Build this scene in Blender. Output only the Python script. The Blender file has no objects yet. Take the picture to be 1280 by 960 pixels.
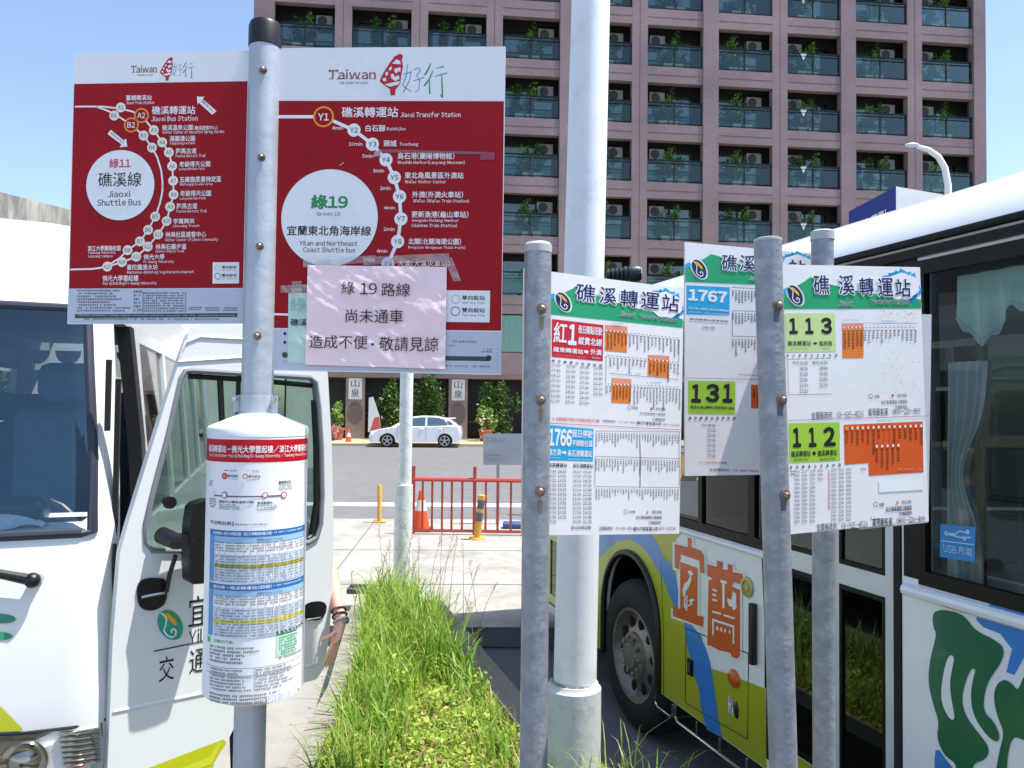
import bpy, bmesh, math, random
from mathutils import Vector, Matrix
from mathutils.geometry import tessellate_polygon
R = math.radians
SC = bpy.context.scene
COL = SC.collection
rnd = random.Random(7)

# ------------------------------------------------------------------ camera, sky, sun, exposure
CAM_H, FPX, PITCH, ROLL = 1.95, 985.0, math.atan(28 / 985.0), -0.010
cd = bpy.data.cameras.new('camera'); cam = bpy.data.objects.new('camera', cd); COL.objects.link(cam)
cd.sensor_width = 36.0; cd.lens = 36.0 * FPX / 1280.0; cd.clip_start = 0.05; cd.clip_end = 2000
cam.location = (0, 0, CAM_H); cam.rotation_euler = (math.pi / 2 + PITCH, ROLL, 0)
SC.camera = cam
CR = cam.rotation_euler.to_matrix(); CO = Vector((0, 0, CAM_H))

SUN_EL, SUN_AZ = R(68), R(-5.0)            # azimuth measured from +X towards +Y
SDIR = Vector((math.cos(SUN_EL) * math.cos(SUN_AZ), math.cos(SUN_EL) * math.sin(SUN_AZ), math.sin(SUN_EL)))
w = bpy.data.worlds.new('World'); SC.world = w; w.use_nodes = True
nt = w.node_tree
sky = nt.nodes.new('ShaderNodeTexSky'); sky.sky_type = 'NISHITA'; sky.sun_disc = False
sky.sun_elevation = SUN_EL; sky.sun_rotation = math.pi / 2 - SUN_AZ
sky.air_density = 1.0; sky.dust_density = 1.1; sky.ozone_density = 1.2
nt.links.new(sky.outputs[0], nt.nodes['Background'].inputs[0])
nt.nodes['Background'].inputs[1].default_value = 0.135
sl = bpy.data.lights.new('sun', 'SUN'); sun = bpy.data.objects.new('sun', sl); COL.objects.link(sun)
sl.energy = 4.4; sl.angle = R(0.5); sl.color = (1.0, 0.955, 0.88)
sun.location = (20, 0, 40); sun.rotation_euler = SDIR.to_track_quat('Z', 'Y').to_euler()
SC.view_settings.view_transform = 'Standard'; SC.view_settings.look = 'None'
SC.view_settings.gamma = 1.0; SC.view_settings.exposure = 0.93
SC.view_settings.use_curve_mapping = False
SC.cycles.max_bounces = 10; SC.cycles.transparent_max_bounces = 16

# ------------------------------------------------------------------ helpers: photograph geometry
def ray(px, py):
    return CR @ Vector(((px - 640) / FPX, -(py - 480) / FPX, -1.0))
def at(px, py, Y):                         # point of the sight line at distance Y
    d = ray(px, py); return CO + d * (Y / d.y)
def gnd(px, py, z=0.0):
    d = ray(px, py); return CO + d * ((z - CAM_H) / d.z)

class Plane:                               # a flat surface in space with its own u,v axes
    def __init__(s, tl, tr, bl):
        s.u = (tr - tl).normalized(); s.n = s.u.cross(tl - bl).normalized(); s.v = s.n.cross(s.u); s.o = bl.copy()
    def uv(s, px, py):
        d = ray(px, py); t = (s.o - CO).dot(s.n) / d.dot(s.n); q = CO + d * t - s.o
        return (q.dot(s.u), q.dot(s.v))
    def p(s, u, v, off=0.0):
        return s.o + s.u * u + s.v * v + s.n * off
    curved = 0
class Drum:                                # a cylinder standing upright
    def __init__(s, c, r):
        s.c, s.r = c, r; a = CO - c; s.t0 = math.atan2(a.y, a.x)
    def uv(s, px, py):
        d = ray(px, py); ox, oy = CO.x - s.c.x, CO.y - s.c.y
        a = d.x**2 + d.y**2; b = 2 * (ox * d.x + oy * d.y); c = ox * ox + oy * oy - s.r**2
        k = b * b - 4 * a * c
        t = (-b - math.sqrt(max(k, 0))) / (2 * a); q = CO + d * t
        th = math.atan2(q.y - s.c.y, q.x - s.c.x) - s.t0
        th = (th + math.pi) % (2 * math.pi) - math.pi
        return (th * s.r, q.z)
    def p(s, u, v, off=0.0):
        t = s.t0 + u / s.r; r = s.r + off
        return Vector((s.c.x + r * math.cos(t), s.c.y + r * math.sin(t), v))
    curved = 0.012

def smoothpoly(pts, it=2):                 # cut the corners of a closed outline
    for _ in range(it):
        o = []
        for i in range(len(pts)):
            a, b = pts[i], pts[(i + 1) % len(pts)]; o += [(a[0] * .75 + b[0] * .25, a[1] * .75 + b[1] * .25), (a[0] * .25 + b[0] * .75, a[1] * .25 + b[1] * .75)]
        pts = o
    return pts
# ------------------------------------------------------------------ materials
def lin(c):
    return tuple((x / 12.92 if x <= .04045 else ((x + .055) / 1.055) ** 2.4) for x in [v / 255.0 for v in c])
MATS = {}
def M(name, rgb, rough=.5, metal=0.0, var=.06, scale=6.0, bump=0.0, bscale=None, spec=.5, coat=0.0, dirt=None, dscale=2.0, damt=.5, stretch=None, detail=6, dlo=.5, dhi=.75):
    """procedural paint/stone/metal: base colour with noise variation, optional stain colour and bump"""
    if name in MATS: return MATS[name]
    m = bpy.data.materials.new(name); m.use_nodes = True; t = m.node_tree; b = t.nodes['Principled BSDF']
    c = lin(rgb)
    tc = t.nodes.new('ShaderNodeTexCoord'); mp = t.nodes.new('ShaderNodeMapping')
    if stretch: mp.inputs['Scale'].default_value = stretch
    t.links.new(tc.outputs['Object'], mp.inputs[0])
    nz = t.nodes.new('ShaderNodeTexNoise'); nz.inputs['Scale'].default_value = scale; nz.inputs['Detail'].default_value = detail
    t.links.new(mp.outputs[0], nz.inputs['Vector'])
    mr = t.nodes.new('ShaderNodeMapRange'); mr.inputs[1].default_value = .3; mr.inputs[2].default_value = .7
    mr.inputs[3].default_value = 1 - var; mr.inputs[4].default_value = 1 + var
    t.links.new(nz.outputs[0], mr.inputs[0])
    vm = t.nodes.new('ShaderNodeVectorMath'); vm.operation = 'SCALE'; vm.inputs[0].default_value = c
    t.links.new(mr.outputs[0], vm.inputs['Scale']); out = vm.outputs[0]
    if dirt:
        n2 = t.nodes.new('ShaderNodeTexNoise'); n2.inputs['Scale'].default_value = dscale; n2.inputs['Detail'].default_value = 8
        n2.inputs['Roughness'].default_value = .7
        t.links.new(mp.outputs[0], n2.inputs['Vector'])
        r2 = t.nodes.new('ShaderNodeMapRange'); r2.inputs[1].default_value = dlo; r2.inputs[2].default_value = dhi
        r2.inputs[3].default_value = 0; r2.inputs[4].default_value = damt
        t.links.new(n2.outputs[0], r2.inputs[0])
        mx = t.nodes.new('ShaderNodeMix'); mx.data_type = 'RGBA'; mx.inputs[7].default_value = (*lin(dirt), 1)
        t.links.new(r2.outputs[0], mx.inputs[0]); t.links.new(out, mx.inputs[6]); out = mx.outputs[2]
    t.links.new(out, b.inputs['Base Color'])
    b.inputs['Roughness'].default_value = rough; b.inputs['Metallic'].default_value = metal
    b.inputs['Specular IOR Level'].default_value = spec; b.inputs['Coat Weight'].default_value = coat; b.inputs['Coat Roughness'].default_value = .05
    if bump:
        bn = t.nodes.new('ShaderNodeTexNoise'); bn.inputs['Scale'].default_value = bscale or scale * 4; bn.inputs['Detail'].default_value = 6
        t.links.new(mp.outputs[0], bn.inputs['Vector'])
        bp = t.nodes.new('ShaderNodeBump'); bp.inputs['Strength'].default_value = bump; bp.inputs['Distance'].default_value = .02
        t.links.new(bn.outputs[0], bp.inputs['Height']); t.links.new(bp.outputs[0], b.inputs['Normal'])
    MATS[name] = m; return m
def G(name, tint, refl=.06, rough=.02, fres=1.45, rtint=(1, 1, 1)):
    """window glass: tinted see-through pane with a mirror reflection that grows at grazing angles"""
    if name in MATS: return MATS[name]
    m = bpy.data.materials.new(name); m.use_nodes = True; t = m.node_tree; t.nodes.remove(t.nodes['Principled BSDF'])
    o = t.nodes['Material Output']
    tr = t.nodes.new('ShaderNodeBsdfTransparent'); tr.inputs[0].default_value = (*tint, 1)
    gl = t.nodes.new('ShaderNodeBsdfGlossy'); gl.inputs['Roughness'].default_value = rough; gl.inputs[0].default_value = (*rtint, 1)
    fr = t.nodes.new('ShaderNodeFresnel'); fr.inputs[0].default_value = fres
    mr = t.nodes.new('ShaderNodeMapRange'); mr.inputs[3].default_value = refl; mr.inputs[4].default_value = 1
    t.links.new(fr.outputs[0], mr.inputs[0])
    mx = t.nodes.new('ShaderNodeMixShader'); t.links.new(mr.outputs[0], mx.inputs[0])
    t.links.new(tr.outputs[0], mx.inputs[1]); t.links.new(gl.outputs[0], mx.inputs[2]); t.links.new(mx.outputs[0], o.inputs[0])
    MATS[name] = m; return m
def leafmat(name, rgb, rgb2, trans=.35):
    if name in MATS: return MATS[name]
    m = bpy.data.materials.new(name); m.use_nodes = True; t = m.node_tree; b = t.nodes['Principled BSDF']
    g = t.nodes.new('ShaderNodeNewGeometry'); mx = t.nodes.new('ShaderNodeMix'); mx.data_type = 'RGBA'
    mx.inputs[6].default_value = (*lin(rgb), 1); mx.inputs[7].default_value = (*lin(rgb2), 1)
    t.links.new(g.outputs['Random Per Island'], mx.inputs[0]); t.links.new(mx.outputs[2], b.inputs['Base Color'])
    b.inputs['Roughness'].default_value = .45; b.inputs['Specular IOR Level'].default_value = .4
    tl = t.nodes.new('ShaderNodeBsdfTranslucent'); t.links.new(mx.outputs[2], tl.inputs[0])
    ms = t.nodes.new('ShaderNodeMixShader'); ms.inputs[0].default_value = trans
    t.links.new(b.outputs[0], ms.inputs[1]); t.links.new(tl.outputs[0], ms.inputs[2]); t.links.new(ms.outputs[0], t.nodes['Material Output'].inputs[0])
    MATS[name] = m; return m

# ------------------------------------------------------------------ helpers: objects
def tag(o, label=None, cat=None, group=None, kind=None):
    if label: o['label'] = label
    if cat: o['category'] = cat
    if group: o['group'] = group
    if kind: o['kind'] = kind
    return o
def thing(name, label, cat, loc=(0, 0, 0), group=None):
    o = bpy.data.objects.new(name, None); COL.objects.link(o); o.location = loc; o.empty_display_size = .1
    return tag(o, label, cat, group)
def copy_tree(o, parent=None):
    c = o.copy(); COL.objects.link(c); c.parent = parent
    for ch in o.children: copy_tree(ch, c)
    return c
def wloc(o):
    v = Vector((0, 0, 0))
    while o is not None: v += o.location; o = o.parent
    return v

class MB:
    """collects faces for ONE mesh object"""
    def __init__(s): s.v, s.f, s.m, s.mats = [], [], [], []
    def mi(s, m):
        if m not in s.mats: s.mats.append(m)
        return s.mats.index(m)
    def add(s, vs, fs, m):
        k = len(s.v); i = s.mi(m); s.v += [Vector(v) for v in vs]
        for f in fs: s.f.append([a + k for a in f]); s.m.append(i)
    def box(s, c, size, m, ux=Vector((1, 0, 0)), uy=Vector((0, 1, 0)), uz=Vector((0, 0, 1))):
        c = Vector(c); a, b, d = [q / 2 for q in size]
        vs = [c + ux * (x * a) + uy * (y * b) + uz * (z * d) for x in (-1, 1) for y in (-1, 1) for z in (-1, 1)]
        s.add(vs, [(0, 1, 3, 2), (4, 6, 7, 5), (0, 4, 5, 1), (2, 3, 7, 6), (0, 2, 6, 4), (1, 5, 7, 3)], m)
    def tube(s, pts, r, m, n=12, cap=True, close=False):
        pts = [Vector(p) for p in pts]; N = len(pts); rr = r if isinstance(r, (list, tuple)) else [r] * N
        vs = []; up = None
        for i, p in enumerate(pts):
            d = (pts[min(i + 1, N - 1)] - pts[max(i - 1, 0)])
            if close: d = pts[(i + 1) % N] - pts[i - 1]
            d.normalize()
            if up is None: up = Vector((0, 0, 1)) if abs(d.z) < .9 else Vector((0, 1, 0))
            x = up.cross(d).normalized(); up = d.cross(x).normalized()
            for k in range(n):
                a = 2 * math.pi * k / n; vs.append(p + (x * math.cos(a) + up * math.sin(a)) * rr[i])
        fs = []
        for i in range(N if close else N - 1):
            j = (i + 1) % N
            for k in range(n): fs.append((i * n + k, i * n + (k + 1) % n, j * n + (k + 1) % n, j * n + k))
        if cap and not close: fs += [tuple(range(n - 1, -1, -1)), tuple((N - 1) * n + k for k in range(n))]
        s.add(vs, fs, m)
    def lathe(s, prof, m, base=Vector((0, 0, 0)), axis=Vector((0, 0, 1)), n=32, cap=True):
        """prof: list of (radius, height along axis)"""
        axis = Vector(axis).normalized(); x = axis.orthogonal().normalized(); y = axis.cross(x); vs = []; base = Vector(base)
        for r, h in prof:
            for k in range(n):
                a = 2 * math.pi * k / n; vs.append(base + axis * h + (x * math.cos(a) + y * math.sin(a)) * r)
        fs = []
        for i in range(len(prof) - 1):
            for k in range(n): fs.append((i * n + k, i * n + (k + 1) % n, (i + 1) * n + (k + 1) % n, (i + 1) * n + k))
        if cap: fs += [tuple(range(n - 1, -1, -1)), tuple((len(prof) - 1) * n + k for k in range(n))]
        s.add(vs, fs, m)
    def plate(s, fn, outer, m, holes=(), t=.01, off=0.0, edge=None, back=True):
        """flat plate: outline and holes in (u,v); fn(u,v,off) places it; front at off, back at off-t"""
        loops = [list(outer)] + [list(h) for h in holes]
        tris = tessellate_polygon([[Vector((a, b, 0)) for a, b in L] for L in loops])
        flat = [q for L in loops for q in L]; n = len(flat)
        vs = [fn(a, b, off) for a, b in flat]; fs = []
        for tr in tris:
            A, B, C = [flat[i] for i in tr]
            ar = (B[0] - A[0]) * (C[1] - A[1]) - (B[1] - A[1]) * (C[0] - A[0])
            if abs(ar) < 1e-12: continue
            fs.append(tuple(tr) if ar > 0 else tuple(tr[::-1]))
        s.add(vs, fs, m)
        if t:
            if back: s.add([fn(a, b, off - t) for a, b in flat], [f[::-1] for f in fs], edge or m)
            for L in loops:
                k = len(L); ar = sum(L[i][0] * L[(i + 1) % k][1] - L[(i + 1) % k][0] * L[i][1] for i in range(k))
                q = [fn(a, b, off) for a, b in L] + [fn(a, b, off - t) for a, b in L]; fl = []
                outerL = L is loops[0]
                for i in range(k):
                    j = (i + 1) % k; f = (i, i + k, j + k, j)
                    fl.append(f if (ar > 0) == outerL else f[::-1])
                s.add(q, fl, edge or m)
    def ell(s, c, r, m, seg=16, rings=10, rot=None):
        c = Vector(c); vs = []; fs = []
        for i in range(rings + 1):
            a = math.pi * i / rings
            for k in range(seg):
                b = 2 * math.pi * k / seg; q = Vector((r[0] * math.sin(a) * math.cos(b), r[1] * math.sin(a) * math.sin(b), r[2] * math.cos(a)))
                vs.append(c + (rot @ q if rot else q))
        for i in range(rings):
            for k in range(seg): fs.append((i * seg + k, (i + 1) * seg + k, (i + 1) * seg + (k + 1) % seg, i * seg + (k + 1) % seg))
        s.add(vs, fs, m)
    def build(s, name, parent=None, label=None, smooth=35, bevel=0, loc=None, weld=0, **kw):
        o0 = wloc(parent) if parent else Vector(loc or (0, 0, 0))
        me = bpy.data.meshes.new(name); me.from_pydata([tuple(v - o0) for v in s.v], [], s.f)
        for m in s.mats: me.materials.append(m)
        me.polygons.foreach_set('material_index', s.m)
        if weld:
            bm = bmesh.new(); bm.from_mesh(me); bmesh.ops.remove_doubles(bm, verts=bm.verts, dist=weld); bm.to_mesh(me); bm.free()
        if smooth:
            me.polygons.foreach_set('use_smooth', [True] * len(me.polygons)); me.update()
            me.set_sharp_from_angle(angle=R(smooth))
        me.update()
        o = bpy.data.objects.new(name, me); COL.objects.link(o)
        if parent: o.parent = parent
        else: o.location = o0
        if bevel:
            b = o.modifiers.new('bevel', 'BEVEL'); b.width = bevel; b.segments = 2; b.limit_method = 'ANGLE'; b.angle_limit = R(40)
        return tag(o, label, **kw)

# ------------------------------------------------------------------ helpers: lettering and printed graphics
_tc = bpy.data.curves.new('lettering', 'FONT'); _to = bpy.data.objects.new('lettering', _tc); COL.objects.link(_to)
_dg = bpy.context.evaluated_depsgraph_get(); _tcache = {}; _gc = {}
def _glyph(ch, res):
    """one character as flat faces; Latin letters and digits come from the full-width set of the same sans face as the Chinese"""
    k = (ch, res)
    if k not in _gc:
        _tc.body = chr(ord(ch) + 0xFEE0) if 0x21 <= ord(ch) <= 0x7E else ch; _tc.resolution_u = res
        _dg.update(); me = bpy.data.meshes.new_from_object(_to.evaluated_get(_dg))
        _gc[k] = ([(v.co.x, v.co.y) for v in me.vertices], [tuple(p.vertices) for p in me.polygons]); bpy.data.meshes.remove(me)
    return _gc[k]
SHIFTS = {0: [(0, 0)], 1: [(1, 0), (-1, 0), (0, 1), (0, -1)], 2: [(1, 0), (-1, 0), (0, 1), (0, -1), (.7, .7), (-.7, .7), (.7, -.7), (-.7, -.7), (0, 0)]}
def glyphs(txt, bold=0.0, res=2, space=1.0, shear=0.0):
    key = (txt, bold, res, space, shear)
    if key not in _tcache:
        vs, fs, x = [], [], 0.0; sp = .10 + bold * 1.2
        for ch in txt:
            if ch in ' \u3000': x += .30; continue
            gv, gf = _glyph(ch, res)
            if not gv: x += .5; continue
            if ord(ch) < 0x7F:
                a = min(p[0] for p in gv); b = max(p[0] for p in gv)
                if ch.isdigit(): w_ = .56 + bold; dx = x + (w_ - (b - a)) / 2 - a
                else: w_ = b - a + sp; dx = x + sp / 2 - a
            else: w_ = 1.0; dx = x
            k = len(vs); vs += [(p[0] + dx, p[1]) for p in gv]; fs += [tuple(i + k for i in f) for f in gf]; x += w_
        xs = [a for a, b in vs] or [0]; ys = [b for a, b in vs] or [0]
        _tcache[key] = (vs, fs, min(xs), max(xs), min(ys), max(ys))
    return _tcache[key]
class Print:
    """printed matter lying on a surface; every shape is given by its corners in photo pixels, each layer a hair above the last"""
    def __init__(s, surf, step=.0004, base=.0004, crop=(0, 0, 1.0)):
        s.s, s.step, s.base, s.mb, s.crop = surf, step, base, MB(), crop
    def at(s, x0, y0, k): s.crop = (x0, y0, k); return s
    def uv(s, x, y):
        a, b, k = s.crop; return s.s.uv(a + x / k, b + y / k)
    def off(s, L): return s.base + s.step * L
    def uvbox(s, m, u0, v0, u1, v1, L=0):
        n = max(1, int(abs(u1 - u0) / s.s.curved) + 1) if s.s.curved else 1; o = s.off(L); vs = []; fs = []
        for i in range(n + 1):
            u = u0 + (u1 - u0) * i / n; vs += [s.s.p(u, v0, o), s.s.p(u, v1, o)]
        for i in range(n): fs.append((2 * i, 2 * i + 2, 2 * i + 3, 2 * i + 1))
        s.mb.add(vs, fs, m)
    def rect(s, m, x0, y0, x1, y1, L=0):
        u0, v1 = s.uv(x0, y0); u1, v0 = s.uv(x1, y1); s.uvbox(m, u0, v0, u1, v1, L)
    def poly(s, m, pts, L=0):
        s.mb.plate(s.s.p, [s.uv(*p) for p in pts], m, t=0, off=s.off(L))
    def disc(s, m, x, y, r, L=0, ring=None, n=28, asp=1.0):
        u, v = s.uv(x, y); u1, v1 = s.uv(x + r, y); r = abs(u1 - u); o = s.off(L)
        if ring is None:
            vs = [s.s.p(u + r * math.cos(6.2832 * k / n), v + asp * r * math.sin(6.2832 * k / n), o) for k in range(n)]; s.mb.add(vs, [tuple(range(n))], m)
        else:
            vs = []
            for k in range(n):
                c, q = math.cos(6.2832 * k / n), math.sin(6.2832 * k / n); vs += [s.s.p(u + r * c, v + r * q, o), s.s.p(u + r * ring * c, v + r * ring * q, o)]
            s.mb.add(vs, [(2 * k, (2 * k + 2) % (2 * n), (2 * k + 3) % (2 * n), 2 * k + 1) for k in range(n)], m)
    def ellipse(s, m, x, y, a, b, ang, L=0, n=28):
        pts = []
        for k in range(n):
            c, q = a * math.cos(6.2832 * k / n), b * math.sin(6.2832 * k / n); pts.append((x + c * math.cos(ang) - q * math.sin(ang), y + c * math.sin(ang) + q * math.cos(ang)))
        s.poly(m, pts, L)
    def line(s, m, pts, wpx, L=0, taper=None):
        P = [Vector((*s.uv(*p), 0)) for p in pts]; u0 = s.uv(*pts[0]); u1 = s.uv(pts[0][0] + wpx, pts[0][1]); hw = abs(u1[0] - u0[0]) / 2
        vs = []; o = s.off(L); N = len(P)
        for i, p in enumerate(P):
            d = (P[min(i + 1, N - 1)] - P[max(i - 1, 0)]).normalized(); q = Vector((-d.y, d.x, 0)) * hw * (taper[i] if taper else 1)
            vs += [s.s.p(p.x + q.x, p.y + q.y, o), s.s.p(p.x - q.x, p.y - q.y, o)]
        s.mb.add(vs, [(2 * i, 2 * i + 1, 2 * i + 3, 2 * i + 2) for i in range(N - 1)], m)
    def text(s, m, txt, x0, y0, x1, y1, L=1, bold=0.0, res=2, space=1.0, shear=0.0, outline=None, ow=.05):
        u0, v1 = s.uv(x0, y0); u1, v0 = s.uv(x1, y1)
        vs, fs, a, b, c, d = glyphs(txt, bold, res, space, shear)
        if not fs: return
        h = max(0, bold); X = lambda q: u0 + (q[0] - a + h) / (b - a + 2 * h) * (u1 - u0); Y = lambda q: v0 + (q[1] - c + h) / (d - c + 2 * h) * (v1 - v0)
        def stamp(vs, fs, e, off, m):                      # heavier weight: the same glyph stamped with small shifts
            for i, (dx, dy) in enumerate(SHIFTS[0 if e <= 0 else (1 if e < .03 else 2)]):
                s.mb.add([s.s.p(X((q[0] + dx * e, q[1] + dy * e)), Y((q[0] + dx * e, q[1] + dy * e)), off + s.step * .07 * i) for q in vs], fs, m)
        stamp(vs, fs, h, s.off(L), m)
        if outline: stamp(vs, fs, h + ow, s.off(L - 1), outline)
    def rtext(s, m, txt, x0, y0, x1, y1, h, L=1, bold=0.0):
        """text along a slanted baseline from (x0,y0) to (x1,y1), height h px"""
        A = Vector((*s.uv(x0, y0), 0)); B = Vector((*s.uv(x1, y1), 0)); e = B - A; ln = e.length; e.normalize(); q = Vector((-e.y, e.x, 0))
        a0 = s.uv(x0, y0); a1 = s.uv(x0, y0 - h); hh = a1[1] - a0[1]
        vs, fs, a, b, c, d = glyphs(txt, max(0, bold)); out = []
        for x, y in vs:
            p = A + e * ((x - a) / (b - a) * ln) + q * ((y - c) / (d - c) * hh); out.append(s.s.p(p.x, p.y, s.off(L)))
        s.mb.add(out, fs, m)
    def mark(s, m, u, v, a, b, L):
        """one tiny unreadable printed character a wide, b high: a few strokes"""
        o = s.off(L); k = rnd.random(); q = []
        q.append((u, v + b * .78, u + a, v + b * .95)); q.append((u + a * .1 * k, v + b * .38, u + a * (.8 + .2 * k), v + b * .56))
        q.append((u + a * (.2 + .5 * k), v, u + a * (.42 + .5 * k), v + b * .8))
        if k > .4: q.append((u, v, u + a * .9, v + b * .16))
        for (p0, r0, p1, r1) in q:
            s.mb.add([s.s.p(p0, r0, o), s.s.p(p1, r0, o), s.s.p(p1, r1, o), s.s.p(p0, r1, o)], [(0, 1, 2, 3)], m)
    def columns(s, m, x0, y0, x1, n, lo, hi, ch, L=1, wid=None, y1=None):
        """n vertical columns of tiny characters hanging from y0 (y1 at the right end); ch = px per character"""
        for i in range(n):
            f = i / max(1, n - 1); x = x0 + (x1 - x0) * f; y = y0 + ((y1 if y1 is not None else y0) - y0) * f; k = rnd.randint(lo, hi)
            if rnd.random() < .08: k += 3
            for j in range(k):
                u, v = s.uv(x, y + (j + .80) * ch); u2, v2 = s.uv(x + (wid or ch * .85), y + j * ch + ch * .08); s.mark(m, u, v, u2 - u, v2 - v, L)
    def rows(s, m, x0, y0, x1, y1, n, ch=None, L=1, fill=.8):
        """n lines of tiny unreadable print filling a box"""
        dy = (y1 - y0) / n
        for j in range(n):
            y = y0 + dy * j; x = x0; end = x0 + (x1 - x0) * (fill + (1 - fill) * rnd.random()); h = dy * .62; c = ch or h
            while x < end:
                if rnd.random() > .1:
                    u, v = s.uv(x, y + h); u2, v2 = s.uv(x + c * .82, y); s.mark(m, u, v, u2 - u, v2 - v, L)
                x += c
    def build(s, name, parent, label=None): return s.mb.build(name, parent, label, smooth=0)

def leaves(mb, c, r, n, size, m, squash=1.0, seed=None, clumps=7, lean=0):
    """n leaf-sized faces in clumps filling an ellipsoid"""
    g = random.Random(seed if seed is not None else rnd.random()); c = Vector(c)
    cl = []
    for k in range(clumps):
        while True:
            q = Vector((g.uniform(-1, 1), g.uniform(-1, 1), g.uniform(-1, 1)))
            if q.length < .85: break
        cl.append((q, g.uniform(.3, .55)))
    vs = []; fs = []
    for i in range(n):
        q, rr = cl[g.randrange(clumps)]; d = Vector((g.gauss(0, 1), g.gauss(0, 1), g.gauss(0, 1))).normalized() * rr * g.random() ** .4
        p = q + d; p = c + Vector((p.x * r[0], p.y * r[1], p.z * r[2])); sz = size * g.uniform(.6, 1.3)
        a = Vector((g.gauss(0, 1), g.gauss(0, 1), g.gauss(0, .7))).normalized(); b = a.cross(Vector((g.gauss(0, 1), g.gauss(0, 1), g.gauss(0, 1)))).normalized()
        k = len(vs); vs += [p - a * sz, p + b * sz * .45, p + a * sz, p - b * sz * .45]; fs.append((k, k + 1, k + 2, k + 3))
    mb.add(vs, fs, m)

# ------------------------------------------------------------------ shared materials
WHT = M('white_paint', (236, 238, 238), .35, var=.03, scale=3, coat=.3)
BLK = M('black_plastic', (15, 15, 18), .4, var=.15, scale=20)
RUB = M('black_rubber', (18, 18, 20), .75, var=.2, scale=30)
CHR = M('bright_metal', (200, 202, 205), .22, metal=1, var=.05)
GALV = M('galvanised_steel', (146, 152, 160), .5, metal=.45, var=.16, scale=26, bump=.12, bscale=70, dirt=(205, 210, 216), dscale=24, damt=.45)
STEEL = M('painted_steel_pole', (178, 186, 196), .38, metal=.25, var=.05, scale=14, bump=.1, bscale=40, dirt=(150, 155, 165), dscale=10, damt=.35)
ASPH = M('asphalt', (108, 108, 111), .85, var=.10, scale=3, bump=.25, bscale=160, dirt=(98, 98, 102), dscale=.5, damt=.6)
CONC = M('concrete', (158, 156, 150), .85, var=.10, scale=9, bump=.35, bscale=60, dirt=(112, 109, 102), dscale=1.3, damt=.75, dlo=.45, dhi=.72)

# ------------------------------------------------------------------ ground
def sheet(name, pts, z, m, t=0.0):
    b = MB(); b.plate(lambda u, v, o: Vector((u, v, z + o)), pts, m, t=t); return tag(b.build(name, smooth=0), kind='structure')
sheet('ground', [(-300, -60), (300, -60), (300, 500), (-300, 500)], -.18, ASPH)
sheet('road', [(-300, 7.0), (300, 7.0), (300, 500), (-300, 500)], 0, ASPH, t=.17)
apron = MB()
apron.plate(lambda u, v, o: Vector((u, v, .004 + o)), [(-9, 7.004), (1.6, 7.004), (1.0, 9.4), (6, 13.75), (-9, 13.4)], CONC, t=0)
apron.plate(lambda u, v, o: Vector((u, v, -.176 + o)), [(-1.62, 2), (-1.0, 2), (-1.3, 7.0), (-2.6, 7.0)], M('gutter_concrete', (144, 143, 139), .9, var=.1, scale=6, bump=.3, bscale=120, dirt=(120, 116, 108), dscale=3, damt=.6), t=0)
jm = M('joint_dirt', (116, 112, 105), .9)
for x0, y0, x1, y1 in ((-4, 10.6, 3.2, 10.75), (-1.9, 7.02, -2.3, 13.5), (.1, 7.02, .35, 13.6), (-3.9, 7.02, -4.6, 13.4), (-5, 8.5, 1.2, 8.7)):
    d = Vector((x1 - x0, y1 - y0, 0)).normalized(); q = Vector((-d.y, d.x, 0)) * .009
    a, b_ = Vector((x0, y0, .008)), Vector((x1, y1, .008)); apron.add([a - q, b_ - q, b_ + q, a + q], [(3, 2, 1, 0) if q.cross(d).z > 0 else (0, 1, 2, 3)], jm)
tag(apron.build('pavement', smooth=0), kind='structure')
wl = M('road_paint', (235, 235, 230), .7, var=.06, scale=8, dirt=(190, 190, 188), dscale=3, damt=.5)
ln = MB()
for y0, y1 in ((15.6, 16.15),):
    ln.plate(lambda u, v, o: Vector((u, v, .005 + o)), [(-40, y0 - 1.2), (40, y0 + .6), (40, y1 + .6), (-40, y1 - 1.2)], wl, t=0)
tag(ln.build('road_marking', smooth=0), kind='structure')
fk = MB(); fk.plate(lambda u, v, o: Vector((u, v, .12 + o)), [(-60, 33.0), (60, 43), (60, 60), (-60, 60)], M('far_pavement_stone', (176, 158, 128), .85, var=.1, scale=4), t=.12)
tag(fk.build('far_pavement', smooth=0), kind='structure')

# planting island with a kerb
IL = [(-1.00, 1.0), (-1.16, 5.1), (-1.42, 7.1), (-1.3, 7.45), (-.95, 7.5), (-.62, 7.3), (-.26, 6.1), (.04, 5.12), (.48, 3.7), (1.25, 1.0)]
def inset(pl, d):
    out = []; n = len(pl)
    for i in range(n):
        p, a, b = Vector(pl[i]), Vector(pl[i - 1]), Vector(pl[(i + 1) % n]); e1 = (p - a).normalized(); e2 = (b - p).normalized()
        nn = Vector((-e1.y - e2.y, e1.x + e2.x)).normalized(); out.append(tuple(p - nn * d))
    return out
IN = inset(IL, .17)
def area(pl): return sum(pl[i][0] * pl[(i + 1) % len(pl)][1] - pl[(i + 1) % len(pl)][0] * pl[i][1] for i in range(len(pl))) / 2
if abs(area(IN)) > abs(area(IL)): IN = inset(IL, -.17)
kb = MB(); AGG = M('exposed_aggregate_kerb', (142, 138, 130), .9, var=.28, scale=90, bump=.5, bscale=150, dirt=(120, 116, 106), dscale=60, damt=.7)
kb.plate(lambda u, v, o: Vector((u, v, .15 + o)), IL, AGG, holes=[IN], t=.33)
tag(kb.build('kerb', smooth=0), kind='structure')
sheet('soil', IN, .12, M('soil', (120, 100, 66), .95, var=.3, scale=14, bump=.6, bscale=50))
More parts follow.
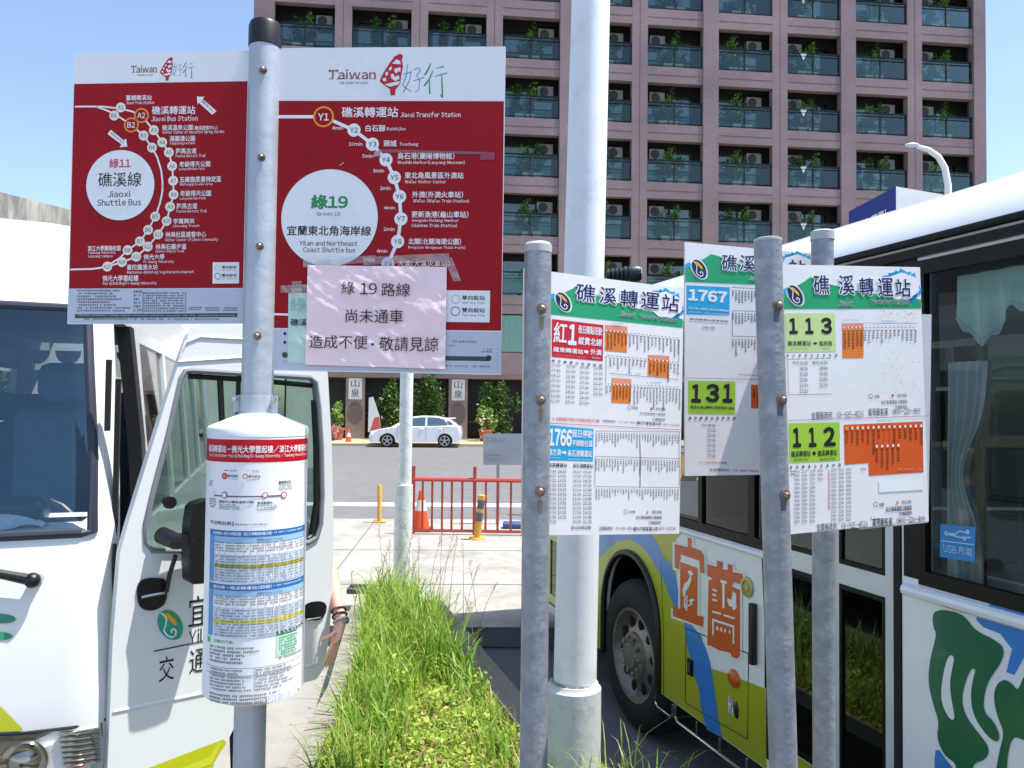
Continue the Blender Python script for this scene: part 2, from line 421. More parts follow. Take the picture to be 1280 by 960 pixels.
db = MB(); a = gnd(438, 742, .15); db.box((a.x + .16, a.y + .02, .19), (.36, .22, .05), M('dark_slab', (70, 74, 80), .7, var=.1))
tag(db.build('stone_slab', bevel=.006), 'dark grey slab lying on the kerb at the far left tip of the grass island', 'slab')

# ------------------------------------------------------------------ grass and weeds on the island (nobody could count the blades)
def inside(x, y, pl):
    c = False; n = len(pl)
    for i in range(n):
        (x1, y1), (x2, y2) = pl[i], pl[i - 1]
        if (y1 > y) != (y2 > y) and x < (x2 - x1) * (y - y1) / (y2 - y1) + x1: c = not c
    return c
def blades(n, region, hfun, wid, lean, seed, z0=.12, seg=3):
    g = random.Random(seed); vs = []; fs = []
    xs = [p[0] for p in IN]; ys = [p[1] for p in IN]; cnt = 0; tries = 0
    while cnt < n and tries < n * 40:
        tries += 1; x = g.uniform(min(xs) - .04, max(xs)); y = g.uniform(2.6, max(ys))
        if not inside(x, y, IN) or x > -.26 + (6.1 - y) * .308 - .25: continue
        pr = region(x, y)
        if g.random() > pr: continue
        h = hfun(x, y) * g.uniform(.55, 1.15); a = g.uniform(0, 6.283); d = Vector((math.cos(a), math.sin(a), 0)); s = Vector((-d.y, d.x, 0)); b = g.uniform(.1, 1) * lean * h; wd = wid * g.uniform(.6, 1.2); k = len(vs)
        tw = g.uniform(-.8, .8); s = (s + d * tw).normalized(); droop = g.random() ** 3 * .5
        for i in range(seg + 1):
            t = i / seg; p = Vector((x, y, z0)) + d * (b * t * t) + Vector((0, 0, h * (t - droop * t * t * t)))
            ww = wd * (1 - t) ** .6 if i < seg else 0
            if i < seg: vs += [p - s * ww, p + s * ww]
            else: vs.append(p)
        for i in range(seg - 1): fs.append((k + 2 * i, k + 2 * i + 1, k + 2 * i + 3, k + 2 * i + 2))
        fs.append((k + 2 * seg - 2, k + 2 * seg - 1, k + 2 * seg)); cnt += 1
    return vs, fs
def mid(x, y):                             # the trodden low patch down the middle
    cx = -.33 - (y - 3.4) * .06; dx = abs(x - cx) / .48
    return min(1, 1.3 * max(0, 1 - dx)) if y < 5.0 else max(0, 1 - dx) * max(0, 1 - (y - 5.0) / .7)
GR1 = leafmat('grass_blade', (122, 166, 58), (198, 212, 108), .5); GR2 = leafmat('weed_leaf', (116, 164, 52), (200, 212, 104), .45); GR3 = leafmat('dry_stalk', (176, 166, 110), (128, 128, 70), .25)
g_ = MB()
v, f = blades(5200, lambda x, y: .42 + .58 * (1 - mid(x, y)) ** 1.5 * (1 if x < .25 else .6), lambda x, y: (.125 + .18 * min(1, max(0, (y - 3.6) / 2.2)) + .16 * max(0, math.sin(x * 9 + y * 5.3)) * max(0, math.sin(y * 6.1 - x * 4))) * (1.15 - .7 * mid(x, y)) * (1 if x < .2 else .8), .0075, .75, 3); g_.add(v, f, GR1)
v, f = blades(1300, lambda x, y: (1 - mid(x, y)) * (.25 + max(0, math.sin(x * 7 + y * 4.1 + 1))), lambda x, y: .27 + .14 * (y > 5), .0105, .95, 4); g_.add(v, f, leafmat('broad_grass_blade', (88, 134, 46), (142, 178, 72), .45))
v, f = blades(900, lambda x, y: 1 - mid(x, y), lambda x, y: .22, .005, .9, 14); g_.add(v, f, GR3)
for (tx, ty) in ((.46, 3.42), (.53, 3.2), (.38, 3.08), (.50, 3.30), (.08, 3.25), (.60, 3.05)):   # arching tufts round the tall pole's footing
    gt = random.Random(int(tx * 100)); 
    for i in range(30):
        a = gt.uniform(0, 6.283); h = gt.uniform(.3, .8); d = Vector((math.cos(a), math.sin(a), 0)); s = Vector((-d.y, d.x, 0)); b = h * gt.uniform(.15, .6); wd = gt.uniform(.003, .0075); vs = []; o = Vector((tx + gt.uniform(-.04, .04), ty + gt.uniform(-.04, .04), .12))
        for k in range(6):
            t = k / 5; p = o + d * (b * t ** 1.6) + Vector((0, 0, h * (t - .45 * t ** 3))); vs += [p - s * wd * (1 - t * .95), p + s * wd * (1 - t * .95)]
        g_.add(vs, [(2 * k, 2 * k + 1, 2 * k + 3, 2 * k + 2) for k in range(5)], GR1 if gt.random() > .25 else GR3)
tag(g_.build('grass', smooth=0), 'long green and yellowing grass growing wild on the island', 'grass', kind='stuff')
w_ = MB(); g = random.Random(9); vs = []; fs = []
for i in range(15000):
    x = g.uniform(-1.0, .6); y = g.uniform(2.9, 6.9)
    if not inside(x, y, IN) or g.random() > .25 + .75 * mid(x, y): continue
    cl_ = max(0, math.sin(x * 13 + 1) * math.sin(y * 11)); p = Vector((x, y, .13 + abs(g.gauss(0, .028 + .07 * cl_)))); a = Vector((g.gauss(0, 1), g.gauss(0, 1), g.gauss(0, .5))).normalized(); b = a.cross(Vector((g.gauss(0, .4), g.gauss(0, .4), 1))).normalized(); s = g.uniform(.01, .026); k = len(vs)
    vs += [p - a * s, p + b * s * .5, p + a * s, p - b * s * .5]; fs.append((k, k + 1, k + 2, k + 3))
w_.add(vs, fs, GR2); tag(w_.build('weeds', smooth=0), 'low yellow green weeds in the middle of the grass island', 'weeds', kind='stuff')
st = MB(); g = random.Random(21)           # tall seed stalks
for i in range(46):
    x = g.uniform(-1.15, -.2); y = g.uniform(5.2, 7.2)
    if not inside(x, y, IL): continue
    h = g.uniform(.45, .85); dx, dy = g.uniform(-.22, .22), g.uniform(-.1, .1); p = [Vector((x + dx * t * t, y + dy * t * t, .12 + h * t)) for t in (0, .35, .7, 1)]
    st.tube(p, [.0022, .002, .0016, .001], GR3, n=4, cap=False)
    for j in range(7):
        q = p[3] + (p[2] - p[3]) * (j / 12); st.tube([q, q + Vector((g.uniform(-.03, .03), g.uniform(-.03, .03), g.uniform(0, .05)))], [.0025, .0008], GR3, n=3, cap=False)
tag(st.build('seed_stalks', smooth=0), 'thin tall seed stalks standing above the grass', 'grass stalks', kind='stuff')

# ------------------------------------------------------------------ hotel tower across the road
PSI = R(6.0); HU = Vector((math.cos(PSI), math.sin(PSI), 0)); HN = Vector((math.sin(PSI), -math.cos(PSI), 0)); HO = Vector((0, 44, 0))
def hp(u, v, o=0.0): return HO + HU * u + Vector((0, 0, v)) + HN * o
class HS:
    curved = 0
    def p(s, u, v, off=0.0): return hp(u, v, off)
    def uv(s, px, py):
        d = ray(px, py); t = (HO - CO).dot(HN) / d.dot(HN); q = CO + d * t - HO; return (q.dot(HU), q.z)
UL, UR, NB = -14.4, 28.5, 10
PIT = (UR - UL) / (NB + .22); WW = 3.28
UC = [UL + .15 + (.61 + i) * PIT for i in range(NB)]
ROWB = [8.18 + 3.36 * k for k in range(8)]     # sill heights of the balcony rows, lowest first
ROWT = [b + 2.42 for b in ROWB]
TOP = 36.0
hotel = thing('hotel_tower', 'tall pinkish brown hotel tower with rows of glazed balconies across the road', 'building', hp((UL + UR) / 2, 0))
def tilemat(name, rgb, rgb2, mortar, sc):
    m = bpy.data.materials.new(name); m.use_nodes = True; t = m.node_tree; b = t.nodes['Principled BSDF']
    tc = t.nodes.new('ShaderNodeTexCoord'); mp = t.nodes.new('ShaderNodeMapping'); mp.inputs['Rotation'].default_value = (R(90), 0, 0)
    sp = t.nodes.new('ShaderNodeSeparateXYZ'); cb = t.nodes.new('ShaderNodeCombineXYZ'); ad = t.nodes.new('ShaderNodeMath')
    t.links.new(tc.outputs['Object'], sp.inputs[0]); t.links.new(sp.outputs[0], ad.inputs[0]); t.links.new(sp.outputs[1], ad.inputs[1])
    t.links.new(ad.outputs[0], cb.inputs[0]); t.links.new(sp.outputs[2], cb.inputs[1])
    br = t.nodes.new('ShaderNodeTexBrick'); br.inputs['Color1'].default_value = (*lin(rgb), 1); br.inputs['Color2'].default_value = (*lin(rgb2), 1); br.inputs['Mortar'].default_value = (*lin(mortar), 1)
    br.inputs['Scale'].default_value = sc; br.inputs['Mortar Size'].default_value = .03; br.inputs['Brick Width'].default_value = 1.0; br.inputs['Row Height'].default_value = .3
    t.links.new(cb.outputs[0], br.inputs[0])
    nz = t.nodes.new('ShaderNodeTexNoise'); nz.inputs['Scale'].default_value = .35; nz.inputs['Detail'].default_value = 8; t.links.new(tc.outputs['Object'], nz.inputs['Vector'])
    mr = t.nodes.new('ShaderNodeMapRange'); mr.inputs[1].default_value = .3; mr.inputs[2].default_value = .7; mr.inputs[3].default_value = .80; mr.inputs[4].default_value = 1.14; t.links.new(nz.outputs[0], mr.inputs[0])
    vm = t.nodes.new('ShaderNodeVectorMath'); vm.operation = 'SCALE'; t.links.new(br.outputs[0], vm.inputs[0]); t.links.new(mr.outputs[0], vm.inputs['Scale'])
    t.links.new(vm.outputs[0], b.inputs['Base Color']); b.inputs['Roughness'].default_value = .6; return m
TILE = tilemat('pinkish_brown_tile', (150, 130, 131), (139, 119, 120), (124, 105, 106), 5.0)
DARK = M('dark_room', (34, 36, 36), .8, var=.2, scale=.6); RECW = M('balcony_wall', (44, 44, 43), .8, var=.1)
TEAL = G('teal_window_glass', (.62, .80, .76), .05); RAILG = G('balcony_glass', (.78, .87, .85), .012, rtint=(.75, .86, .86)); FRM = M('dark_bronze_frame', (40, 40, 42), .4, metal=.5)
fac = MB()
holes = [(c - WW / 2, c + WW / 2) for c in UC]
bands = [(3.75, 5.0)] ; band_rows = []
hs = [3.75, 4.95, 7.15] + [q for b, t in zip(ROWB, ROWT) for q in (b, t)] + [TOP]
def fbox(u0, u1, v0, v1, o0, o1, m, mb): mb.box(hp((u0 + u1) / 2, (v0 + v1) / 2, (o0 + o1) / 2), (abs(u1 - u0), abs(o1 - o0), abs(v1 - v0)), m, HU, -HN, Vector((0, 0, 1)))
us = [UL] + [q for h in holes for q in h] + [UR]
for i in range(0, len(us), 2):             # piers
    big = (i // 2) in (0, 4, 6, 8, 10)
    fbox(us[i], us[i + 1], 3.75, TOP, -.45, .06 if big else 0, TILE, fac)
for j in range(0, len(hs), 2):             # spandrels between the piers
    for (a, b) in holes: fbox(a, b, hs[j], hs[j + 1], -.42, -.004, TILE, fac)
gm = M('tile_joint', (88, 72, 71), .8)
for j in range(2, len(hs), 2):
    for q in (.48,):
        z = hs[j] + (hs[j + 1] - hs[j]) * q
        for (a, b) in holes: fbox(a, b, z - .013, z + .013, -.01, .001, gm, fac)
for i in range(2, len(us) - 2, 2): 
    c = (us[i] + us[i + 1]) / 2
    if (i // 2) not in (4, 6, 8): fbox(c - .014, c + .014, 4, TOP, -.01, .004, gm, fac)
fac.build('facade', hotel, smooth=0)
core = MB(); slab = MB()
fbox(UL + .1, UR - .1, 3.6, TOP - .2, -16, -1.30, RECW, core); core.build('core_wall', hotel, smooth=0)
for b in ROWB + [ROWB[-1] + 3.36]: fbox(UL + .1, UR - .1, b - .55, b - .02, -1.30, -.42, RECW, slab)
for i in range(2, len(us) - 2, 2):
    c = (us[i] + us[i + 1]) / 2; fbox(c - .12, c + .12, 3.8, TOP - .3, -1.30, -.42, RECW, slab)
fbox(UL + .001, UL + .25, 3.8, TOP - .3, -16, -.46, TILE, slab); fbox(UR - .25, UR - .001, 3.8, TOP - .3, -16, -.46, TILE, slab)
slab.build('balcony_floor', hotel, smooth=0)
g = random.Random(31)
CURT = [M('teal_curtain', (66, 120, 110), .8, var=.25, scale=3, stretch=(3, 3, .05)), M('grey_curtain', (104, 112, 110), .8, var=.2, scale=3, stretch=(3, 3, .05)), M('dark_curtain', (30, 50, 47), .8, var=.2, scale=2, stretch=(3, 3, .05))]
ACM = M('air_conditioner_casing', (150, 148, 140), .5); ACF = M('air_conditioner_fan', (60, 62, 64), .6)
# one set of each repeat, then copies
wp = MB(); wp.box((0, 0, 1.15), (3.0, .08, 2.2), FRM); wp0 = None
def window_proto(parent, u, b):
    q = MB(); fbox(u - 1.45, u + 1.45, b, b + 2.2, -1.30, -1.25, FRM, q)
    o = q.build('balcony_door', hotel, smooth=0); q = MB()
    k = CURT[g.choice((0, 0, 1, 2, 2))]
    for s in (-1, 1):
        if g.random() < .8: fbox(u + s * .72 - .64, u + s * .72 + .64, b + .05, b + 2.12, -1.24, -1.235, k, q)
    if q.v: q.build('curtain', o, smooth=0)
    q = MB()
    for s in (-1, 1): fbox(u + s * .72 - .66, u + s * .72 + .66, b + .05, b + 2.12, -1.22, -1.205, TEAL, q)
    q.build('pane', o, smooth=0)
    return o
rail0 = rg0 = ac0 = None
hidden = lambda u, v: 352 < (at2 := (640 + FPX * hp(u, v).x / hp(u, v).y)) < 610 and v < 21.5
vis, allb = [], []
for j, b in enumerate(ROWB):
    for i, u in enumerate(UC):
        p = hp(u, b); py = 508 - (b + 2.4 - CAM_H) * FPX / p.y
        if py < -90 or (ROWB[j] > 28.4): continue
        px = 640 + FPX * p.x / p.y
        allb.append((i, j, u, b))
        if hidden(u, b): continue
        if px > 1010 and b < 11: continue
        vis.append((i, j, u, b))
for (i, j, u, b) in allb:
    window_proto(hotel, u, b)
    if rail0 is None:
        q = MB(); U = UC[0]; B = ROWB[0]
        def lb(du0, du1, dv0, dv1, o0, o1, m): q.box(Vector(((du0 + du1) / 2, -(o0 + o1) / 2, (dv0 + dv1) / 2)), (du1 - du0, abs(o1 - o0), dv1 - dv0), m)
        lb(-WW / 2, WW / 2, 1.29, 1.37, -.2, -.13, FRM); lb(-WW / 2, WW / 2, 1.13, 1.17, -.135, -.125, FRM); lb(-WW / 2, WW / 2, .10, .15, -.2, -.14, FRM)
        for x in (-WW / 2 + .03, 0, WW / 2 - .03): lb(x - .03, x + .03, 0, 1.30, -.205, -.135, FRM)
        rail0 = q.build('balcony_rail', None, smooth=0); q = MB(); lb(-WW / 2 + .06, -.03, .15, 1.3, -.18, -.165, RAILG); lb(.03, WW / 2 - .06, .15, 1.3, -.18, -.165, RAILG)
        rg0 = q.build('glass_panel', None, smooth=0); q = MB(); lb(-.45, .45, 0, .62, -1.15, -.8, ACM); q.lathe([(.27, 0), (.27, .012)], ACF, Vector((-.1, .8, .31)), Vector((0, -1, 0)), n=20)
        ac0 = q.build('air_conditioner', None, smooth=0)
        first = True
    else: first = False
    r = rail0 if first else rail0.copy(); gg = rg0 if first else rg0.copy(); a = ac0 if first else ac0.copy()
    if not first:
        for o in (r, gg, a): COL.objects.link(o)
    for o in (r, a): o.parent = hotel; o.location = hp(u, b) - hotel.location; o.rotation_euler = (0, 0, PSI)
    gg.parent = r; gg.location = (0, 0, 0); gg.rotation_euler = (0, 0, 0)
    sx = .85 if i % 2 == 0 else -.85
    if i in (0, 1, 2, 3): sx = .95
    a.location += HU * sx + Vector((0, 0, 1.55))
# balcony plants: things standing on the balconies
ORD = ['bottom', 'second', 'third', 'fourth', 'fifth', 'sixth']; 
BAYN = ['leftmost bay', 'second bay from the left', 'third bay from the left', 'fourth bay from the left', 'bay behind the tall pole', 'bay beside the tall pole', 'fourth bay from the right', 'third bay from the right', 'second bay from the right', 'rightmost bay']
rown = sorted({j for _, j, _, _ in vis}, reverse=True); RN = ['topmost visible row', 'second row from the top', 'third row from the top', 'fourth row from the top', 'fifth row from the top', 'sixth row from the top', 'seventh row from the top']
HLF = [leafmat('balcony_leaf', (64, 120, 40), (130, 176, 70), .4), leafmat('balcony_leaf_dark', (50, 100, 36), (100, 146, 56), .4)]
PLT = M('white_planter', (214, 222, 220), .6); FLW = leafmat('pale_flower', (225, 222, 170), (245, 240, 225), .3)
plants = []
for s in range(5):
    q = MB(); 
    for x in (-.32, .32): q.box((x, .42, .18), (.52, .24, .36), PLT)
    o = q.build('planter', None, smooth=0, bevel=.015); q = MB()
    rs = random.Random(60 + s); 
    leaves(q, (-.3 + .1 * rs.random(), .42, 1.25), (.62, .28, .95 + .25 * rs.random()), 330, .10, HLF[s % 2], seed=s, clumps=7)
    leaves(q, (.4, .42, 1.1), (.45, .28, .8 + .4 * rs.random()), 200, .10, HLF[(s + 1) % 2], seed=s + 40, clumps=5)
    if s in (1, 3): leaves(q, (.25, .42, 1.35), (.3, .2, .4), 26, .08, FLW, seed=s + 80, clumps=3)
    for x in (-.3, .3): q.tube([(x, .45, .3), (x + .06, .48, .8), (x - .05, .5, 1.5)], [.02, .015, .008], HLF[1], n=5)
    f = q.build('foliage', None, smooth=0); plants.append((o, f))
first_use = set()
for (i, j, u, b) in vis:
    s = rnd.randrange(5); o, f = plants[s]
    if s in first_use:
        o = o.copy(); f = f.copy(); COL.objects.link(o); COL.objects.link(f)
    first_use.add(s)
    tag(o, 'balcony climber in a white planter, %s, %s' % (RN[rown.index(j)], BAYN[i]), 'balcony plant', 'planters on the hotel balconies')
    o.location = hp(u + rnd.uniform(-.35, .2), b, -.02); o.rotation_euler = (0, 0, PSI)
    f.parent = o; f.location = (0, 0, 0)
for k, (o, f) in enumerate(plants):
    if k not in first_use: bpy.data.objects.remove(f); bpy.data.objects.remove(o)
# white triangle stickers on one column of balconies
q = MB()
for (i, j, u, b) in vis:
    if i == 7: q.plate(lambda a, c, o: hp(u - .6 + a, b + 1.15 + c, -.13 + o), [(-.22, .2), (0, -.25), (.22, .2)], WHT, t=.006)
if q.v: q.build('triangle_sticker', hotel, smooth=0)
# mezzanine windows with teal curtains
for u in UC:
    px = 640 + FPX * hp(u, 6).x / hp(u, 6).y
    if not (600 < px < 830): continue
    q = MB(); fbox(u - WW / 2, u + WW / 2, 4.95, 7.15, -.40, -.34, FRM, q); o = q.build('mezzanine_window', hotel, smooth=0)
    q = MB(); fbox(u - WW / 2 + .06, u + WW / 2 - .06, 5.02, 7.08, -.338, -.335, M('mezzanine_curtain', (96, 176, 164), .8, var=.3, scale=4, stretch=(4, 4, .05)), q); q.build('curtain', o, smooth=0)
    q = MB(); fbox(u - WW / 2 + .06, u + WW / 2 - .06, 5.02, 7.08, -.33, -.322, G('mezzanine_glass', (.7, .9, .86), .06), q); q.build('pane', o, smooth=0)
# ground floor: lintel beam, dark shop front, stone piers with the hotel's name
GF = MB(); fbox(UL, UR, 3.45, 3.74, -1.0, .35, M('lintel_stone', (130, 108, 100), .6, var=.1), GF); GF.build('lintel', hotel, smooth=0)
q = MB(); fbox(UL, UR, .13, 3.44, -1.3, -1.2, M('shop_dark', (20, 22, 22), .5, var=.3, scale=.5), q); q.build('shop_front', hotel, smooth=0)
q = MB(); rs = random.Random(5)
for k in range(26):
    u = rs.uniform(-9, 4); z = rs.uniform(.5, 2.6); fbox(u, u + rs.uniform(.4, 1.6), z, z + .04, -1.19, -1.17, M('shop_shelf', (110, 116, 116), .3), q)
q.build('shop_shelf', hotel, smooth=0)
PST = M('pier_stone', (140, 122, 116), .55, var=.12, scale=2, dirt=(120, 104, 100), dscale=1.5, damt=.5); PLQ = M('pale_plaque', (205, 206, 204), .5, var=.04)
for (x0, x1, y0, y1) in ((432.5, 456, 467, 503), (560.5, 584, 468, 505.5), (660, 684, 470, 506), (770, 793, 470, 506)):
    a, _ = HS().uv(x0, 520); b, _ = HS().uv(x1, 520); q = MB(); fbox(a, b, .13, 3.44, -.5, .3, PST, q); o = q.build('stone_pier', hotel, smooth=0)
    c = (a + b) / 2; q = MB(); fbox(c - .36, c + .36, 2.25, 3.40, .302, .33, PLQ, q); pq = q.build('name_plaque', o, smooth=0)
    P = Print(HS(), .002, .334); ink = M('ink_black', (24, 24, 28), .6)
    for ch, z0, z1 in (('山', 2.93, 3.3), ('泉', 2.38, 2.82)):
        vs, fs, ax, bx, ay, by = glyphs(ch, .012, 3); P.mb.add([hp(c - .22 + (x - ax) / (bx - ax) * .44, z0 + (y - ay) / (by - ay) * (z1 - z0), .335) for x, y in vs], fs, ink)
    P.build('plaque_lettering', pq)
    q = MB(); q.plate(lambda u, v, o: hp(c + u, 1.5 + v, .304 + o), [(.42 * math.cos(t), .62 * math.sin(t)) for t in [k * .2618 for k in range(24)]], M('pier_inlay', (106, 92, 92), .4), t=.003); q.build('oval_inlay', o)
# hedges, potted plants at the hotel front
HG = leafmat('hedge_leaf', (40, 74, 26), (84, 118, 40), .3); TRK = M('bark', (84, 66, 50), .9, var=.2, scale=10, bump=.5)
def shrub(name, label, cat, px, py0, py1, wpx, n, m, Y=42.0, group=None, pot=False, size=.1, flowers=0, dep=.6):
    base = at(px, py1, Y); zt = at(px, py0, Y).z; z0 = .12; wd = wpx / FPX * Y / 2; h = zt - z0
    t = thing(name, label, cat, (base.x, Y, z0), group); q = MB(); c = z0 + h * (.62 if pot else .52)
    leaves(q, (base.x, Y, c), (wd, dep, h * (.42 if pot else .52)), n, size, m, seed=int(px), clumps=14)
    if flowers: leaves(q, (base.x, Y - .35, c - .1), (wd, dep * .6, h * .4), flowers, .09, FLW, seed=int(px) + 3, clumps=6)
    q.build('foliage', t, smooth=0); q = MB(); q.tube([(base.x, Y, z0), (base.x + .04, Y, c - h * .2), (base.x - .03, Y, c)], [.06, .05, .03], TRK, n=6); q.build('stem', t)
    if pot:
        q = MB(); q.lathe([(.28, 0), (.36, .52), (.40, .52), (.40, .62), (.33, .62), (.30, .5)], M('terracotta', (176, 92, 66), .8, var=.1), (base.x, Y, z0), n=20); q.build('pot', t)
shrub('climbing_hedge', 'tall dense green hedge behind the front of the white hatchback', 'hedge', 482, 470, 545, 36, 1700, HG, 42.4, 'hedges along the hotel front', flowers=40)
shrub('climbing_hedge', 'dark green hedge behind the roof of the white hatchback', 'hedge', 536, 468, 545, 44, 1800, HG, 42.4, 'hedges along the hotel front', flowers=6)
shrub('climbing_hedge', 'large dark hedge right of the second stone pier', 'hedge', 622, 470, 548, 56, 2200, HG, 42.6, 'hedges along the hotel front', flowers=10)
shrub('potted_plant', 'flowering shrub in a terracotta pot right of the second stone pier', 'potted plant', 607, 510, 557, 26, 600, leafmat('pale_leaf', (90, 130, 56), (150, 180, 90), .3), 41.2, pot=True, flowers=60, dep=.4)
shrub('potted_plant', 'leafy shrub in a pot left of the first stone pier', 'potted plant', 421, 505, 552, 18, 450, leafmat('pale_leaf', (90, 130, 56), (150, 180, 90), .3), 41.0, pot=True, dep=.4)
shrub('flower_bush', 'pink flowering bush beside the open minibus door', 'bush', 416, 530, 556, 12, 220, leafmat('pink_petal', (190, 110, 120), (225, 190, 190), .3), 40.2, dep=.3)
# leaning banner board
q = MB(); a, z1 = at(461, 540, 40.5), at(461, 497, 40.5); pl = Plane(at(460, 496, 40.5), at(477, 505, 40.5), at(459, 537, 40.5))
q.plate(pl.p, [pl.uv(*p) for p in ((460, 540), (461, 497), (466, 496), (474, 520), (476, 540))], M('banner_board', (214, 220, 220), .6), t=.05)
o = q.build('banner_board', None, 'white and red sail shaped board standing behind the nose of the white hatchback', smooth=0, cat='banner')
P = Print(pl, .01, .01); P.poly(M('banner_red', (190, 90, 90), .6), [(462, 540), (468, 522), (474, 521), (476, 540)]); P.build('red_print', o)

# ------------------------------------------------------------------ concrete building at far left
q = MB(); A = at(-120, 232, 13.6); B = Vector((-7.4, 21.0, 6.05)); d = (B - A); d.z = 0; d.normalize(); nn = Vector((d.y, -d.x, 0))
WC = M('weathered_concrete', (176, 172, 164), .9, var=.15, scale=3, dirt=(64, 64, 62), dscale=2.6, damt=.95, stretch=(1, 1, .15), bump=.2, dlo=.38, dhi=.62)
cb = thing('concrete_building', 'low concrete building with a stained parapet behind the white minibus', 'building', (A.x, A.y, 0)); L = 14
def cbx(s0, s1, o0, o1, z0, z1, m, q): c = Vector((A.x, A.y, 0)) + d * ((s0 + s1) / 2) + nn * ((o0 + o1) / 2); q.box((c.x, c.y, (z0 + z1) / 2), (s1 - s0, o1 - o0, z1 - z0), m, d, nn)
cbx(-14, 12.2, -5, 0, 5.1, 6.0, WC, q); q.build('parapet', cb, smooth=0); q = MB(); cbx(-13.9, 12.1, -4.8, -.25, 0, 5.1, M('pale_render', (205, 203, 196), .85, var=.08, scale=2), q); q.build('wall', cb, smooth=0); q = MB()
for k in range(7): 
    q = MB(); cbx(-12 + 3.4 * k, -10 + 3.4 * k, -.3, -.2, 1.2, 3.4, FRM, q); o = q.build('window', cb, smooth=0); q = MB(); cbx(-11.9 + 3.4 * k, -10.1 + 3.4 * k, -.195, -.185, 1.3, 3.3, TEAL, q); q.build('pane', o, smooth=0)

# ------------------------------------------------------------------ street lamp and blue hotel sign beyond the bus
LY = 24.0; lp = thing('street_lamp', 'white street lamp with a curved arm rising beyond the bus roof', 'street lamp', (at(1186, 300, LY).x, LY, 0)); q = MB()
pts = [at(1186, 300, LY)]; pts[0].z = 0; pts += [at(x, y, LY) for x, y in ((1185, 262), (1185, 232), (1181, 210), (1173, 196), (1160, 187), (1146, 183))]
q.tube(pts, [.13, .11, .10, .095, .09, .08, .06], WHT, n=14); q.build('pole', lp); q = MB(); c = at(1140, 181.5, LY); q.ell(c, (.22, .12, .07), M('lamp_housing', (205, 214, 222), .4)); q.build('lamp_head', lp)
SY = 17.0; a, b = at(1120, 233, SY), at(1178, 236, SY + .6); z0 = at(1120, 275, SY).z - 1.2; back = at(1061, 263, SY * 1.13)
hsn = thing('rooftop_sign', 'boxy blue and white hotel sign showing above the bus roof', 'sign', (a.x, a.y, 0)); q = MB()
e = (b - a); e.z = 0; q.add([(a.x, a.y, z0), (b.x, b.y, z0), (b.x, b.y, a.z), (a.x, a.y, a.z), (back.x, back.y, z0), (back.x, back.y, a.z), (back.x + e.x, back.y + e.y, z0), (back.x + e.x, back.y + e.y, a.z)], [(0, 1, 2, 3), (3, 2, 7, 5), (4, 6, 1, 0), (1, 6, 7, 2), (6, 4, 5, 7)], M('sign_side', (206, 208, 212), .5))
q.build('cabinet', hsn, smooth=0); q = MB(); q.add([(a.x, a.y, z0), (a.x, a.y, a.z), (back.x, back.y, a.z), (back.x, back.y, z0)], [(0, 1, 2, 3)], M('sign_blue', (40, 62, 140), .4)); fp = q.build('face', hsn, smooth=0)
spl = Plane(Vector((back.x, back.y, a.z)), Vector((a.x, a.y, a.z)), Vector((back.x, back.y, z0))); W = (Vector((a.x, a.y, 0)) - Vector((back.x, back.y, 0))).length; H = a.z - z0
P = Print(spl, .01, .012); vs, fs, ax, bx, ay, by = glyphs('HOTEL', .02); P.mb.add([spl.p(W * .2 + (x - ax) / (bx - ax) * W * .7, H * .46 + (y - ay) / (by - ay) * H * .34, .02) for x, y in vs], fs, WHT); P.build('lettering', fp)
q = MB(); q.tube([(a.x + .5, a.y + .9, 0), (a.x + .5, a.y + .9, z0)], .12, GALV); q.tube([(back.x + .5, back.y, 0), (back.x + .5, back.y, z0)], .12, GALV); q.build('post', hsn)

# ------------------------------------------------------------------ things on the road edge
def cone(label, px, py, h, group=None, small=False):
    c = gnd(px, py, .004); t = thing('traffic_cone', label, 'traffic cone', c, group); OR = M('cone_orange', (232, 84, 40), .5, var=.06); k = h / .6; q = MB()
    q.box((c.x, c.y, c.z + .02 * k), (.34 * k, .34 * k, .035 * k), M('cone_base', (50, 48, 50), .8)); q.build('base', t, bevel=.008); q = MB()
    q.lathe([(.135 * k, .037 * k), (.09 * k, .30 * k)], OR, c, n=24); q.lathe([(.058 * k, .46 * k), (.034 * k, .6 * k), (.02 * k, .605 * k)], OR, c, n=24); q.build('body', t)
    q = MB(); q.lathe([(.091 * k, .301 * k), (.059 * k, .459 * k)], M('reflective_band', (216, 214, 208), .4), c, n=24, cap=False); q.build('reflective_band', t)
cone('orange traffic cone with a pale band beside the red railing', 526, 663, .62)
cone('small reddish traffic cone on the far kerb before the first stone pier', 435.5, 555, .72)
YEL = M('bollard_yellow', (206, 160, 72), .7, var=.15, scale=20, dirt=(140, 104, 50), dscale=14, damt=.6)
b0 = gnd(474, 653, .004); b1 = at(474, 606, b0.y); q = MB(); q.lathe([(.037, 0), (.037, b1.z - .02), (.031, b1.z)], YEL, b0, n=16); bo = thing('bollard', 'upright faded yellow bollard left of the white mid post', 'bollard', b0); q.build('post', bo)
q = MB(); q.box(b0 + Vector((0, 0, .012)), (.22, .16, .02), YEL); q.build('base_plate', bo)
b0 = gnd(596, 674, .004); b1 = at(602.5, 619, b0.y - .05); bo = thing('bollard', 'leaning yellow and black striped bollard in front of the red railing', 'bollard', b0); q = MB(); dd = b1 - b0
q.tube([b0, b1], .052, YEL, n=16); q.build('post', bo); q = MB()
for s in (.42, .7): q.tube([b0 + dd * s, b0 + dd * (s + .2)], .0535, M('bollard_stripe', (90, 92, 100), .6), n=16)
q.build('dark_stripe', bo); q = MB(); q.lathe([(.12, 0), (.11, .03)], YEL, b0, n=16); q.build('base_plate', bo)
